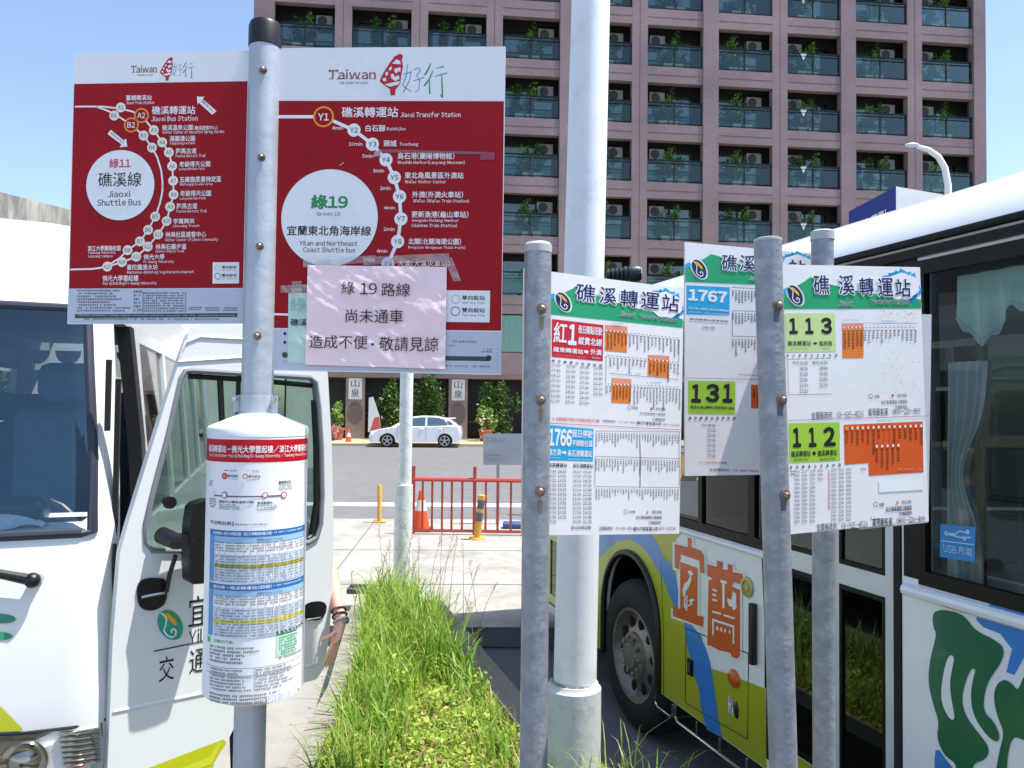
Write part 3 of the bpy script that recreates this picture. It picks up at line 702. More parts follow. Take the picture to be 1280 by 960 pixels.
# red railing
RED = M('red_rail_paint', (180, 64, 52), .5, var=.1, scale=8, dirt=(150, 52, 44), dscale=6, damt=.4)
r0 = gnd(516, 666, .02); r1 = gnd(700, 669, .02); fpl = Plane(r0 + Vector((0, 0, 1)), r1 + Vector((0, 0, 1)), r0)
fz = thing('red_railing', 'low red metal railing of upright bars at the road edge', 'railing', r0); q = MB()
def fu(px): return fpl.uv(px, 640)[0]
H1 = fpl.uv(590, 600)[1]; e0, e1 = fu(516), fu(720)
q.tube([fpl.p(e0, H1), fpl.p(e1, H1)], .032, RED, n=8); q.build('top_rail', fz); q = MB(); q.tube([fpl.p(e0, .04), fpl.p(e1, .04)], .022, RED, n=8); q.build('bottom_rail', fz)
for px in (516.5, 593, 672):
    q = MB(); q.box(fpl.p(fu(px), .5), (.05, .05, 1.02), RED); q.build('post', fz)
for px in (528, 540, 552.5, 564.5, 577.5, 607, 622, 638.5, 655, 688, 704):
    q = MB(); q.tube([fpl.p(fu(px), .05), fpl.p(fu(px), H1)], .017, RED, n=8); q.build('baluster', fz)
# road sign seen from behind
s0 = gnd(622, 655, .004); SYY = s0.y; rs_ = thing('road_sign', 'grey road sign seen from behind on a thin post by the red railing', 'road sign', s0); q = MB(); tp = at(622, 541, SYY)
q.tube([s0, Vector((s0.x, s0.y, tp.z))], .03, GALV, n=12); q.build('post', rs_); pl = Plane(at(604, 542, SYY - .05), at(652, 542, SYY - .05), at(604, 581, SYY - .05)); q = MB()
q.plate(pl.p, [pl.uv(*p) for p in ((604, 581), (652, 581), (652, 542), (604, 542))], M('sign_back', (160, 168, 178), .45, metal=.4), t=.006); q.build('plate', rs_, smooth=0)
q = MB()
for y in (549, 572): q = MB(); q.box(at(620, y, SYY - .075), (.3, .03, .05), GALV); q.build('bracket', rs_)
q = MB(); c = gnd(648, 660, .004); q.box(c + Vector((0, 0, .05)), (.5, .25, .09), M('blue_tarp', (52, 80, 130), .6, var=.15, bump=.3)); tag(q.build('folded_tarp', bevel=.03), 'folded blue tarp lying at the foot of the red railing', 'tarp')
# striped barrier beyond the bus
q = MB(); c = Vector((4.6, 14.2, 0)); sb = thing('striped_barrier', 'yellow and black striped barrier seen through the bus window', 'barrier', c); q.box((2.9, 14.2, .9), (5, .12, .5), M('barrier_black', (26, 26, 28), .6)); q.box((2.9, 14.2, .33), (5, .1, .64), M('barrier_grey', (120, 122, 124), .8)); q.build('wall', sb, smooth=0)
q = MB()
for k in range(8): q.plate(lambda u, v, o: Vector((.5 + .56 * k + u, 14.136 - o, .66 + v)), [(0, 0), (.28, 0), (.5, .48), (.22, .48)], M('barrier_yellow', (226, 170, 40), .6), t=.003)
q.build('stripe', sb, smooth=0)

# ------------------------------------------------------------------ cars across the road
def car(name, label, c, yaw, L, Wd, paint, group=None, hatch=True):
    t = thing(name, label, 'car', c, group); k = L / 4.36; ux = Vector((math.cos(yaw), math.sin(yaw), 0)); uy = Vector((-ux.y, ux.x, 0)); c = Vector(c)
    def P(x, z, y): return c + ux * (x * k) + uy * (y * k) + Vector((0, 0, z * k))
    # side outline, nose at -x
    lower = [(-2.14, .30), (-2.18, .50), (-2.10, .70), (-1.75, .82), (-1.05, .95), (-.1, .97), (1.0, 1.0), (1.75, 1.03), (2.06, .98), (2.12, .72), (2.10, .45), (2.02, .30)]
    def arch(x): return [(x + .37 * math.cos(a), .30 + .37 * math.sin(a)) for a in [math.pi * i / 10 for i in range(11)]]
    low = [(2.02, .24)] + [(1.71, .24)] + [(p[0], max(.24, p[1])) for p in arch(1.32)] + [(.92, .24), (-.96, .24)] + [(p[0], max(.24, p[1])) for p in arch(-1.33)] + [(-1.72, .24), (-2.08, .24)]
    out = low[::-1] + lower[::-1]
    hw = Wd / 2
    q = MB(); S = [(-hw, .93), (-hw * .97, 1.0), (hw * .97, 1.0), (hw, .93)]
    ring = [];
    prof = [(x, z) for x, z in out]
    cx, cz = 0, .6
    vs = []; 
    for y, s in S: vs += [P(cx + (x - cx) * (s if abs(x) > 1.9 else 1), cz + (z - cz) * (s if z > .6 else 1), y) for x, z in prof]
    n = len(prof); fs = []
    for i in range(3):
        for j in range(n): fs.append((i * n + j, i * n + (j + 1) % n, (i + 1) * n + (j + 1) % n, (i + 1) * n + j))
    q.add(vs, fs, paint)
    for y in (-hw, hw):
        tr = tessellate_polygon([[Vector((x, z, 0)) for x, z in prof]]); q.add([P(cx + (x - cx) * (.93 if abs(x) > 1.9 else 1), cz + (z - cz) * (.93 if z > .6 else 1), y) for x, z in prof], [tuple(f) for f in tr], paint)
    q.build('body', t, smooth=40, weld=.0005)
    cab = [(-1.18, .93), (-.35, 1.40), (.2, 1.475), (.9, 1.46), (1.55, 1.34), (1.95, .98)]
    q = MB(); vs = []
    for y, s in ((-hw * .93, 0), (-hw * .74, 1), (hw * .74, 1), (hw * .93, 0)):
        for (x, z) in cab: vs.append(P(x, z if s else .93 + (z - .93) * .05, y))
    n = len(cab); fs = []
    for i in range(3):
        for j in range(n - 1): fs.append((i * n + j, i * n + j + 1, (i + 1) * n + j + 1, (i + 1) * n + j))
    q.add(vs, fs, paint); q.build('cabin', t, smooth=40)
    gl = M('car_window', (70, 96, 108), .12, var=.1, spec=.8)
    sd = [(-.98, .98), (-.30, 1.34), (.18, 1.40), (.42, 1.41), (.42, .99)], [(.50, .99), (.50, 1.41), (1.0, 1.39), (1.30, 1.30), (1.45, 1.04)], [(1.50, 1.05), (1.38, 1.28), (1.60, 1.20), (1.74, 1.06)]
    for sgn in (-1, 1):
        for pl in sd:
            q = MB(); f = lambda u, v, o: P(u, v, sgn * (hw * .93 - hw * .19 * (v - .95) / .5 + .012 + o)); pts = pl if sgn < 0 else pl[::-1]; q.plate(f, pts, gl, t=.004); q.build('side_window', t, smooth=0)
    q = MB(); f = [P(-1.12, .975, -.66), P(-1.12, .975, .66), P(-.42, 1.385, .55), P(-.42, 1.385, -.55)]; q.add([p + Vector((0, 0, .012)) for p in f], [(0, 1, 2, 3)], gl); q.build('windscreen', t, smooth=0)
    if hatch: q = MB(); q.box(P(1.62, 1.365, 0), (.36 * k, 1.1 * k, .035 * k), paint, ux, uy); q.build('spoiler', t, bevel=.01)
    rim = M('silver_rim', (190, 192, 196), .3, metal=.8)
    for x in (-1.33, 1.32):
        for s in (-1, 1):
            w0 = P(x, .32, s * (hw - .10)); q = MB(); ax = uy * s; q.lathe([(.30 * k, -.1), (.325 * k, -.07), (.325 * k, .05), (.30 * k, .09), (.235 * k, .095)], RUB, w0, ax, n=28, cap=True); o = q.build('wheel', t); q = MB()
            q.lathe([(.235 * k, .096), (.215 * k, .10), (.205 * k, .098)], rim, w0, ax, n=28, cap=False)
            for i in range(5):
                a = 2 * math.pi * i / 5 + .3; r1 = ux * math.cos(a) + Vector((0, 0, 1)) * math.sin(a); r2 = r1.cross(ax); q.box(w0 + ax * .103 + r1 * (.11 * k), (.21 * k, .05 * k, .012), rim, r1, r2, ax)
            q.build('rim', o)
    for s in (-1, 1):
        q = MB(); q.ell(P(1.98, .86, s * hw * .82), (.13 * k, .12 * k, .10 * k), M('tail_lamp_red', (206, 60, 36), .25), 12, 8); q.build('tail_lamp', t); q = MB(); q.ell(P(-1.98, .68, s * hw * .74), (.18 * k, .16 * k, .08 * k), M('head_lamp', (215, 220, 224), .15), 12, 8); q.build('headlight', t)
        q = MB(); q.ell(P(-.78, 1.0, s * (hw + .07)), (.09 * k, .10 * k, .07 * k), paint, 10, 8); q.build('side_mirror', t)
        dl = M('door_gap', (120, 124, 128), .6); q = MB()
        for x in (-.86, .46, 1.28): q.box(P(x, .66, s * (hw + .001)), (.014, .006, .58), dl, ux, uy)
        q.build('door_seam', t, smooth=0); q = MB()
        for x in (.25, 1.12): q.box(P(x, .86, s * (hw + .008)), (.2, .02, .03), paint, ux, uy)
        q.build('door_handle', t, bevel=.005)
    return t
cc = gnd(519, 559.5, 0); car('parked_car', 'white hatchback parked along the far kerb before the hotel', (cc.x, cc.y + .9, 0), R(2), 4.36, 1.8, M('car_white', (238, 238, 238), .25, var=.01, coat=.6))
cc = gnd(352, 548, 0); car('parked_car', 'red car across the road seen through the open minibus door window', (cc.x + .35, cc.y + 1.0, 0), R(4), 4.3, 1.75, M('car_red', (168, 40, 52), .3, var=.02, coat=.6), hatch=False)

# ------------------------------------------------------------------ poles on the island
q = MB(); PY = 7.55; b0 = at(503, 738, PY); mp_ = thing('sleeved_post', 'white painted post with a wider lower sleeve at the far end of the grass', 'post', (b0.x, PY, .0)); WP = M('chipped_white_paint', (222, 228, 226), .5, var=.04, scale=10, dirt=(96, 100, 96), dscale=16, damt=.55, bump=.15)
t0 = at(507, 470, PY); bb = Vector((b0.x, PY, 0)); tt = Vector((t0.x + .02, PY, 3.6)); q.tube([bb, tt], .063, WP, n=20); q.build('pole', mp_); q = MB(); s1 = at(504.5, 606, PY); q.tube([bb, Vector((s1.x, PY, s1.z))], .088, WP, n=20); q.build('sleeve', mp_)
TY = 3.6; tb = at(717, 855, TY); tp = at(740, -60, TY); tpl = thing('tall_pole', 'tall white painted pole set in a round concrete footing in the grass', 'pole', (tb.x, TY, .12)); q = MB()
WP2 = M('white_pole_paint', (226, 231, 236), .45, var=.03, scale=8, dirt=(190, 192, 194), dscale=9, damt=.5, bump=.035, bscale=40)
q.tube([tb - Vector((0, 0, .4)), tb + (tp - tb) * .5, tp], [.098, .093, .088], WP2, n=32); q.build('shaft', tpl); q = MB(); rf = 34 / FPX * TY
q.lathe([(rf, -.62), (rf, -.012), (rf - .012, .0), (.11, .012)], M('footing_concrete', (196, 200, 202), .8, var=.1, scale=7, dirt=(120, 116, 106), dscale=7, damt=.6, bump=.08), Vector((tb.x, TY, tb.z)), n=36); q.build('footing', tpl); q = MB()
q.lathe([(.103, .0), (.099, .012)], M('rust_dirt', (150, 142, 130), .9, var=.5, scale=60), Vector((tb.x, TY, tb.z + .011)), n=30, cap=False); q.build('dirt_ring', tpl)
# dark ribbed flood lamp clamped to the tall pole
q = MB(); fc = at(777, 343, TY + .1); fl = thing('flood_lamp', 'dark ribbed flood lamp clamped to the tall white pole above the route board', 'flood lamp', fc); DG = M('dark_green_metal', (30, 44, 48), .4, metal=.3)
ax = Vector((1, -.1, .06)).normalized(); pr = []
for k in range(5): pr += [(.024 + .002 * k, -.07 + .02 * k), (.03 + .002 * k, -.066 + .02 * k), (.03 + .002 * k, -.056 + .02 * k), (.024 + .002 * k, -.052 + .02 * k)]
q.lathe(pr + [(.038, .035), (.04, .075), (.032, .09)], DG, fc, ax, n=20); q.build('housing', fl); q = MB(); q.lathe([(.033, .0905), (.03, .093)], M('lamp_lens', (170, 176, 180), .1), fc, ax, n=20); q.build('lens', fl)
q = MB(); q.tube([fc + Vector((-.01, 0, .0)), fc + Vector((-.07, .0, -.02)), at(757, 344, TY)], .008, DG, n=8); q.tube([fc + Vector((.06, 0, -.03)), fc + Vector((.07, 0, -.09)), at(757, 362, TY)], .008, GALV, n=8); q.build('bracket', fl)

def bolt(mb, c, n, r=.009):
    n = Vector(n).normalized(); mb.lathe([(r * 1.5, 0), (r * 1.5, .003), (r * .95, .0035), (r * .95, .010), (r * .5, .013)], M('bolt_steel', (140, 122, 110), .5, metal=.8, var=.3, scale=80), c, n, n=8)
def pole_thing(name, label, x_top, y_top, x_bot, y_bot, Y, rad, mat, zbase=.12):
    a = at(x_top, y_top, Y); b = at(x_bot, y_bot, Y); d = (b - a); b = a + d * ((zbase - a.z) / d.z)
    t = thing(name, label, 'bus stop sign', b); q = MB(); q.tube([b, (a + b) / 2, a], rad, mat, n=28); return t, a, b, q
def pole_at(a, b, z): return a + (b - a) * ((z - a.z) / (b.z - a.z))

# ------------------------------------------------------------------ minibus with its driver's door standing open
VD = Vector((-.30, .954, 0)).normalized(); VX = Vector((-VD.y, -VD.x, 0)); VX = Vector((-.954, -.30, 0)).normalized()   # VD runs back along the bus, VX towards picture left
MO = Vector((-1.60, 3.17, 0))                       # front corner on the door side
def mv(x, y, z): return MO + VX * x + VD * y + Vector((0, 0, z))   # x across, y back, z up
mini = thing('minibus', 'white minibus with blue tinted windscreen and its driver door standing open', 'minibus', mv(1, 3, 0))
MW = 2.0; ML = 6.4
MWH = M('minibus_white', (220, 224, 225), .22, var=.02, scale=2, coat=.5)
PRF = [(.30, .02, .0), (.52, -.02, .0), (.80, -.01, .0), (1.10, .03, .0), (1.36, .07, .004), (1.42, .085, .006), (1.75, .18, .03), (2.10, .28, .07), (2.36, .37, .10), (2.50, .46, .13), (2.66, .56, .17), (2.80, .74, .25), (2.88, 1.1, .40)]  # height, setback, inset
def row(h, sb, ins, n=6, rc=.16):
    pts = []
    xl, xr = ins, MW - ins
    for k in range(n + 1):
        a = math.pi / 2 * k / n; pts.append((xl + rc - rc * math.cos(a), sb + rc - rc * math.sin(a)))
    for k in range(1, 9): 
        x = xl + rc + (xr - xl - 2 * rc) * k / 9; pts.append((x, sb - .05 * math.sin(math.pi * k / 9)))
    for k in range(n + 1):
        a = math.pi / 2 * k / n; pts.append((xr - rc + rc * math.sin(a), sb + rc - rc * math.cos(a)))
    return [(x, y, h) for x, y in pts]
rows = [row(*p) for p in PRF]; NR = len(rows[0])
q = MB(); fs = []; WSI = 4                            # windscreen spans columns WSI..NR-2-WSI
vs = [mv(*p) for r in rows for p in r]
for i in range(len(rows) - 1):
    for j in range(NR - 1):
        if 5 <= i < 8 and WSI <= j < NR - 1 - WSI: continue
        if i >= 4 and i < 8 and (j < 1 or j >= NR - 2): pass
        fs.append((i * NR + j, i * NR + j + 1, (i + 1) * NR + j + 1, (i + 1) * NR + j)[::-1])
q.add(vs, fs, MWH); 
# roof
zr = PRF[-1][0]; r0 = rows[-1]; bk = ML - .5
for j in range(NR - 1):
    a, b = r0[j], r0[j + 1]
    q.add([mv(*a), mv(*b), mv(b[0], bk, zr + .02), mv(a[0], bk, zr + .02)], [(3, 2, 1, 0)], MWH)
q.build('front_and_roof', mini, smooth=50)
def sidex(z):                                          # inset of the side at height z
    for (h0, s0, i0), (h1, s1, i1) in zip(PRF, PRF[1:]):
        if h0 <= z <= h1: return i0 + (i1 - i0) * (z - h0) / (h1 - h0)
    return 0 if z < 1 else PRF[-1][2]
def setb(z):
    for (h0, s0, i0), (h1, s1, i1) in zip(PRF, PRF[1:]):
        if h0 <= z <= h1: return s0 + (s1 - s0) * (z - h0) / (h1 - h0)
    return 0 if z < 1 else PRF[-1][1]
# sides: rows of panels with openings
LIN = M('interior_lining', (80, 86, 92), .8, var=.08)
def side(sgn, name, openings):
    q = MB(); ys = sorted({.16, ML} | {a for o in openings for a in o[:2]}); zs = sorted({.42, 1.2, 2.36, 2.5, 2.66, 2.80, 2.88} | {a for o in openings for a in o[2:]})
    for y0, y1 in zip(ys, ys[1:]):
        for z0, z1 in zip(zs, zs[1:]):
            if any(o[0] <= y0 + .001 and y1 <= o[1] + .001 and o[2] <= z0 + .001 and z1 <= o[3] + .001 for o in openings): continue
            sb = lambda z: max(0, (z - 2.36) * 0)
            X = lambda z: sidex(z) if sgn < 0 else MW - sidex(z)
            Y = lambda y, z: max(y, setb(z) + .159)
            p = [mv(X(z0), Y(y0, z0), z0), mv(X(z0), Y(y1, z0), z0), mv(X(z1), Y(y1, z1), z1), mv(X(z1), Y(y0, z1), z1)]
            t = VX * (.05 if sgn < 0 else -.05); p2 = [a + t for a in p]
            q.add(p2, [(0, 1, 2, 3)[::(-1 if sgn < 0 else 1)]], LIN)
            q.add(p + p2, [(0, 1, 2, 3)[::(1 if sgn < 0 else -1)], (0, 4, 5, 1), (1, 5, 6, 2), (2, 6, 7, 3), (3, 7, 4, 0)], MWH)
    return q.build(name, mini, smooth=0)
side(-1, 'door_side_panel', [(.20, 1.08, .50, 2.34), (1.28, 2.3, 1.32, 2.28), (2.45, 3.5, 1.32, 2.28), (3.65, 4.7, 1.32, 2.28), (4.85, 5.9, 1.32, 2.28)])
side(1, 'kerb_side_panel', [(.35, 1.0, 1.32, 2.28), (1.15, 2.1, 1.32, 2.28), (2.25, 3.4, 1.32, 2.28), (3.55, 4.6, 1.32, 2.28), (4.75, 5.8, 1.32, 2.28)])
q = MB(); q.box(mv(MW / 2, ML, 1.0), (MW - .02, .06, 1.3), MWH, VX, VD); q.box(mv(MW / 2, ML - .05, 2.55), (MW - .6, .06, .62), MWH, VX, VD); 
for x in (.15, MW - .15): q.box(mv(x, ML - .03, 1.9), (.22, .06, .8), MWH, VX, VD)
q.build('rear_panel', mini); q = MB(); q.box(mv(MW / 2, 3.75, 2.60), (MW - .62, ML - 1.7, .03), LIN, VX, VD); q.build('headliner', mini); q = MB(); q.box(mv(MW / 2, 3.3, .5), (MW - .2, 6.0, .06), M('minibus_floor', (60, 62, 66), .8), VX, VD); q.box(mv(MW / 2, 3.5, .36), (MW - .3, 4, .16), BLK, VX, VD); q.build('floor', mini)
SG = G('minibus_side_glass', (.45, .56, .54), .05)
for k, (a, b) in enumerate(((1.28, 2.3), (2.45, 3.5), (3.65, 4.7), (4.85, 5.9))):
    q = MB(); q.add([mv(sidex(z) + .02, y, z) for y, z in ((a, 1.32), (b, 1.32), (b, 2.28), (a, 2.28))], [(0, 1, 2, 3)], SG); q.build('side_window', mini, smooth=0)
for k, (a, b) in enumerate(((.35, 1.0), (1.15, 2.1), (2.25, 3.4), (3.55, 4.6), (4.75, 5.8))):
    q = MB(); q.add([mv(MW - sidex(z) - .02, y, z) for y, z in ((a, 1.32), (b, 1.32), (b, 2.28), (a, 2.28))], [(3, 2, 1, 0)], SG); q.build('side_window', mini, smooth=0)
q = MB(); q.add([mv(x, ML - .02, z) for x, z in ((.3, 1.6), (MW - .3, 1.6), (MW - .3, 2.25), (.3, 2.25))], [(3, 2, 1, 0)], SG); q.build('rear_window', mini, smooth=0)
# windscreen and its rubber
WG = G('blue_tinted_windscreen', (.80, .90, .95), .085, rtint=(.55, .84, 1), fres=1.5)
ws = [[rows[i][j] for j in range(WSI, NR - WSI)] for i in range(5, 9)]; q = MB(); n = len(ws[0]); off = -VD * .006
q.add([mv(*p) + off for r in ws for p in r], [(i * n + j, (i + 1) * n + j, (i + 1) * n + j + 1, i * n + j + 1) for i in range(3) for j in range(n - 1)], WG); q.build('windscreen', mini, smooth=60)
loop = [mv(*p) for p in ws[0]] + [mv(*ws[i][-1]) for i in range(1, 3)] + [mv(*p) for p in ws[3][::-1]] + [mv(*ws[i][0]) for i in range(2, 0, -1)]
q = MB(); q.tube(loop, .021, M('gasket_rubber', (44, 48, 62), .45), n=10, close=True); q.build('windscreen_gasket', mini)
# dashboard, seats, trim inside
INT = M('interior_grey', (206, 212, 208), .8, var=.08); SEA = M('seat_fabric', (84, 98, 114), .9, var=.15, scale=14, bump=.2); q = MB()
q.box(mv(MW / 2, .58, 1.16), (MW - .3, .66, .5), INT, VX, VD); q.build('dashboard', mini, bevel=.08); q = MB(); q.box(mv(.62, .62, 1.45), (.5, .2, .12), BLK, VX, VD); q.build('instrument_hood', mini, bevel=.04)
q = MB()
for k in range(4): q.box(mv(.30, .50 + .03 * k, 1.416), (.20, .012, .008), BLK, VX, VD)
q.build('air_vent', mini)
def seat(x, y, w, h=.95, z=.55):
    q = MB(); q.box(mv(x, y, z + .38), (w, .5, .16), SEA, VX, VD); q.box(mv(x, y + .3, z + .42 + h / 2), (w, .16, h), SEA, VX, VD); q.box(mv(x, y + .3, z + .46 + h + .1), (w * .6, .12, .22), SEA, VX, VD); q.build('seat', mini, bevel=.06)
seat(.48, 1.2, .52); seat(1.5, 1.3, .5)
for k in range(4):
    for x in (.5, 1.5): seat(x, 2.3 + .95 * k, .8, .8)
q = MB(); q.tube([mv(.48 + .19 * math.cos(a), .84 + .06 * math.sin(a), 1.30 + .17 * math.sin(a)) for a in [k * .3142 for k in range(20)]], .014, BLK, n=8, close=True); q.tube([mv(.48, .84, 1.3), mv(.48, .60, 1.15)], .03, BLK); q.build('steering_wheel', mini)
# lace valance of the passenger windows, seen through the windscreen
q = MB(); LC = M('white_lace', (200, 206, 206), .9)
for k in range(7): q.plate(lambda u, v, o: mv(.3 + .2 * k + u, 2.9 + o, 2.32 + v), [(0, 0)] + [(.085 * (1 - math.cos(t)), -.10 * math.sin(t)) for t in [math.pi * i / 8 for i in range(1, 8)]] + [(.17, 0)], LC, t=.004)
q.build('valance', mini, smooth=0)
# document pocket on the dashboard
# wiper, lamp, emblem leaf stripe, door jamb strip
q = MB(); a = mv(.10, -.06, 1.16); fp = lambda px, py: (lambda r: r)(None)
class FrontS:                                            # front skin of the minibus, addressed by photo pixels
    curved = .03
    def __init__(s): s.o = mv(0, 0, 0); s.n = -VD
    def uv(s, px, py):
        d = ray(px, py); t = 3.0
        for _ in range(12):
            p = CO + d * t; x = (p - MO).dot(VX); z = p.z; y = s.y(x, z); t += ((mv(x, y, z) - p).dot(VD)) / d.dot(VD) * .9
        return (-x, z)
    def y(s, x, z):
        for (h0, s0, i0), (h1, s1, i1) in zip(PRF, PRF[1:]):
            if h0 <= z <= h1:
                f = (z - h0) / (h1 - h0); sb = s0 + (s1 - s0) * f; ins = i0 + (i1 - i0) * f; break
        else: sb, ins = 0, 0
        rc = .16; xx = x - ins
        if xx < rc: return sb + rc - math.sqrt(max(0, rc * rc - (rc - max(xx, 0)) ** 2))
        return sb - .05 * math.sin(math.pi * min(1, max(0, (xx - rc) / (MW - 2 * ins - 2 * rc))))
    def p(s, u, v, off=0.0): return mv(-u, s.y(-u, v) - off, v)
FS_ = FrontS()
q = MB(); w0 = FS_.p(*FS_.uv(45, 722), .05); w1 = FS_.p(*FS_.uv(-120, 690), .05); q.tube([w0, w0 + (w1 - w0) * .2, w1], [.022, .018, .014], BLK, n=10); q.ell(w0, (.03, .03, .03), BLK); q.tube([FS_.p(*FS_.uv(48, 724), -.02), w0], .022, CHR, n=10); q.build('wiper', mini)
P = Print(FS_, .002, .003); LGR = M('leaf_green', (44, 140, 110), .3); P.ellipse(LGR, 2, 773, 18, 6, .05); P.ellipse(LGR, -4, 795, 20, 5.5, 0); P.build('leaf_mark', mini); P = Print(FS_, .002, .003); P.poly(M('lime_paint', (186, 192, 30), .3, var=.03, coat=.4), [(-60, 850), (-20, 870), (0, 882), (27, 909), (29, 913), (-60, 917)]); P.build('lime_corner', mini)
q = MB(); hd = M('headlight_chrome', (160, 160, 150), .12, metal=.9)
uvs = [FS_.uv(*p) for p in ((-110, 925), (60, 916), (128, 903), (131, 960), (131, 985), (-110, 990))]; q.plate(lambda u, v, o: FS_.p(u, v, .006 + o), uvs, M('headlight_inner', (120, 118, 96), .2, metal=.7, var=.3, scale=12), t=.004); hl = q.build('headlight', mini, smooth=0)
q = MB(); hc0 = FS_.p(*FS_.uv(30, 952), 0); q.lathe([(.085, .008), (.078, .024), (.055, .012), (.045, .020), (.03, .030), (.008, .034)], hd, hc0, -VD, n=32, cap=False); q.build('reflector', hl); q = MB()
for k in range(7):
    y = 914 + 6.5 * k; q.tube([FS_.p(*FS_.uv(74 + k, y + 2), .010), FS_.p(*FS_.uv(100, y), .012), FS_.p(*FS_.uv(126, y - 4), .010)], .0075, hd, n=8)
q.build('reflector_fluting', hl); q = MB(); q.plate(lambda u, v, o: FS_.p(u, v, .040 + o), [FS_.uv(*p) for p in ((-110, 928), (60, 919), (126, 906), (129, 960), (129, 983), (-110, 988))], G('headlight_cover', (.93, .95, .95), .04), t=0); q.build('lens_cover', hl, smooth=0)
q = MB(); q.box(FS_.p(*FS_.uv(96, 963), .02), (.07, .02, .03), M('indicator_amber', (150, 80, 30), .2), VX, VD); q.build('indicator', hl)
q = MB(); q.tube([FS_.p(*FS_.uv(x, y), .004) for x, y in ((-60, 920), (30, 916), (90, 909), (134, 898))], .006, BLK, n=6); q.tube([mv(.01, .15, z) for z in (.45, .7, .9, 1.36)], .009, BLK, n=6); q.build('panel_gap', mini)
q = MB(); q.box(mv(sidex(1.98) - .004, .175, 1.98), (.02, .03, .3), BLK, VX, VD); q.box(mv(.02, .21, 1.3), (.02, .03, 1.5), RUB, VX, VD); q.build('door_seal', mini); q = MB()
for z0, z1 in zip((.5, .9, 1.2, 1.36, 1.75, 2.1), (.9, 1.2, 1.36, 1.75, 2.1, 2.345)):
    X0, X1 = sidex(z0), sidex(z1); q.add([mv(X0 - .004, .96, z0), mv(X0 - .004, 1.10, z0), mv(X1 - .004, 1.10, z1), mv(X1 - .004, .96, z1), mv(X0 + .06, .96, z0), mv(X1 + .06, .96, z1), mv(X0 + .06, 1.10, z0), mv(X1 + .06, 1.10, z1)], [(0, 1, 2, 3), (4, 0, 3, 5), (1, 6, 7, 2), (6, 4, 5, 7)], BLK)
q.build('pillar_trim', mini, smooth=0)
for yw in (1.28, 4.9):                                    # wheels
    for x in (.14, MW - .14):
        w0 = mv(x, yw, .20); q = MB(); s = -1 if x < 1 else 1; q.lathe([(.33, -.1), (.37, -.08), (.37, .08), (.33, .1), (.24, .1)], RUB, w0, VX * s, n=32); o = q.build('wheel', mini); q = MB(); q.lathe([(.235, .101), (.2, .06), (.08, .07), (.07, .11), (.02, .115)], CHR, w0, VX * s, n=28, cap=False); q.build('rim', o)
q = MB(); q.box(mv(MW / 2, .10, .42), (MW - .1, .2, .26), MWH, VX, VD); q.build('bumper', mini, bevel=.05)

# towel on the dashboard
q = MB(); g = random.Random(4); c = mv(.46, .36, 1.418); vs = []; NX, NY = 14, 8
for i in range(NX + 1):
    for j in range(NY + 1):
        u, v = i / NX, j / NY; vs.append(c + VX * (.30 * (u - .5)) + VD * (.13 * (v - .5)) + Vector((0, 0, .035 * math.sin(math.pi * u) ** .5 * math.sin(math.pi * v) ** .5 + .012 * math.sin(9 * u + 5 * v) + .006 * g.random())))
q.add(vs, [(i * (NY + 1) + j, (i + 1) * (NY + 1) + j, (i + 1) * (NY + 1) + j + 1, i * (NY + 1) + j + 1) for i in range(NX) for j in range(NY)], M('towel_cloth', (236, 246, 244), .95, var=.15, scale=40, bump=.6, bscale=120)); q.build('towel', None, 'crumpled pale blue towel lying on the minibus dashboard', smooth=60, loc=c, cat='towel')

# open door
DA = at(139, 890, 3.20); DB = at(394, 830, 3.80); DB.z = DA.z; e = (DB - DA).normalized()
dpl = Plane(DA + Vector((0, 0, 1)), DB + Vector((0, 0, 1)), DA)
door = thing('door', None, None, (0, 0, 0)); del_door = door
bpy.data.objects.remove(door)
outer = [(134, 968), (137, 900), (141, 800), (150, 692), (160, 655), (180, 590), (205, 510), (228, 440), (236, 418), (243, 408), (254, 404), (392, 412), (404, 420), (410, 470), (415, 560), (417, 660), (416, 740), (411, 800), (405, 835), (396, 849), (330, 868), (312, 880), (295, 905), (280, 935), (270, 962), (262, 985), (140, 1010)]
win = [(190, 688), (183, 678), (182, 655), (192, 612), (210, 545), (226, 474), (232, 464), (240, 463), (388, 472), (395, 478), (399, 510), (402, 560), (403, 620), (401, 655), (396, 672), (386, 678), (300, 690)]
q = MB(); q.plate(dpl.p, [dpl.uv(*p) for p in outer[::-1]], MWH, holes=[[dpl.uv(*p) for p in win[::-1]]], t=.05, edge=M('door_edge', (206, 210, 210), .4)); door = q.build('door', mini, smooth=0, bevel=.008)
DGL = G('door_glass', (.24, .34, .31), .05, rtint=(.7, .9, .86)); q = MB(); q.plate(dpl.p, [dpl.uv(*p) for p in win[::-1]], DGL, t=0, off=-.02); q.build('door_window', door, smooth=0)
q = MB(); q.tube([dpl.p(*dpl.uv(*p), .0) for p in win], .012, M('window_seal', (120, 126, 132), .4), n=8, close=True); q.tube([dpl.p(*dpl.uv(*p), -.02) for p in ((396, 500), (399, 560), (399, 630), (393, 668))], .02, BLK, n=8); q.tube([dpl.p(*dpl.uv(*p), -.02) for p in ((238, 470), (320, 475), (392, 482))], .012, BLK, n=8); q.build('window_frame', door)
q = MB(); q.tube([dpl.p(*dpl.uv(*p), -.018) for p in ((277, 474), (281, 560), (284, 680))], .014, BLK, n=8); q.build('window_divider', door)
q = MB(); cr = M('door_crease', (176, 192, 198), .35); q.tube([dpl.p(*dpl.uv(*p), -.006) for p in ((141, 890), (200, 878), (258, 866), (330, 848), (398, 829))], .011, MWH, n=10); q.build('crease', door)
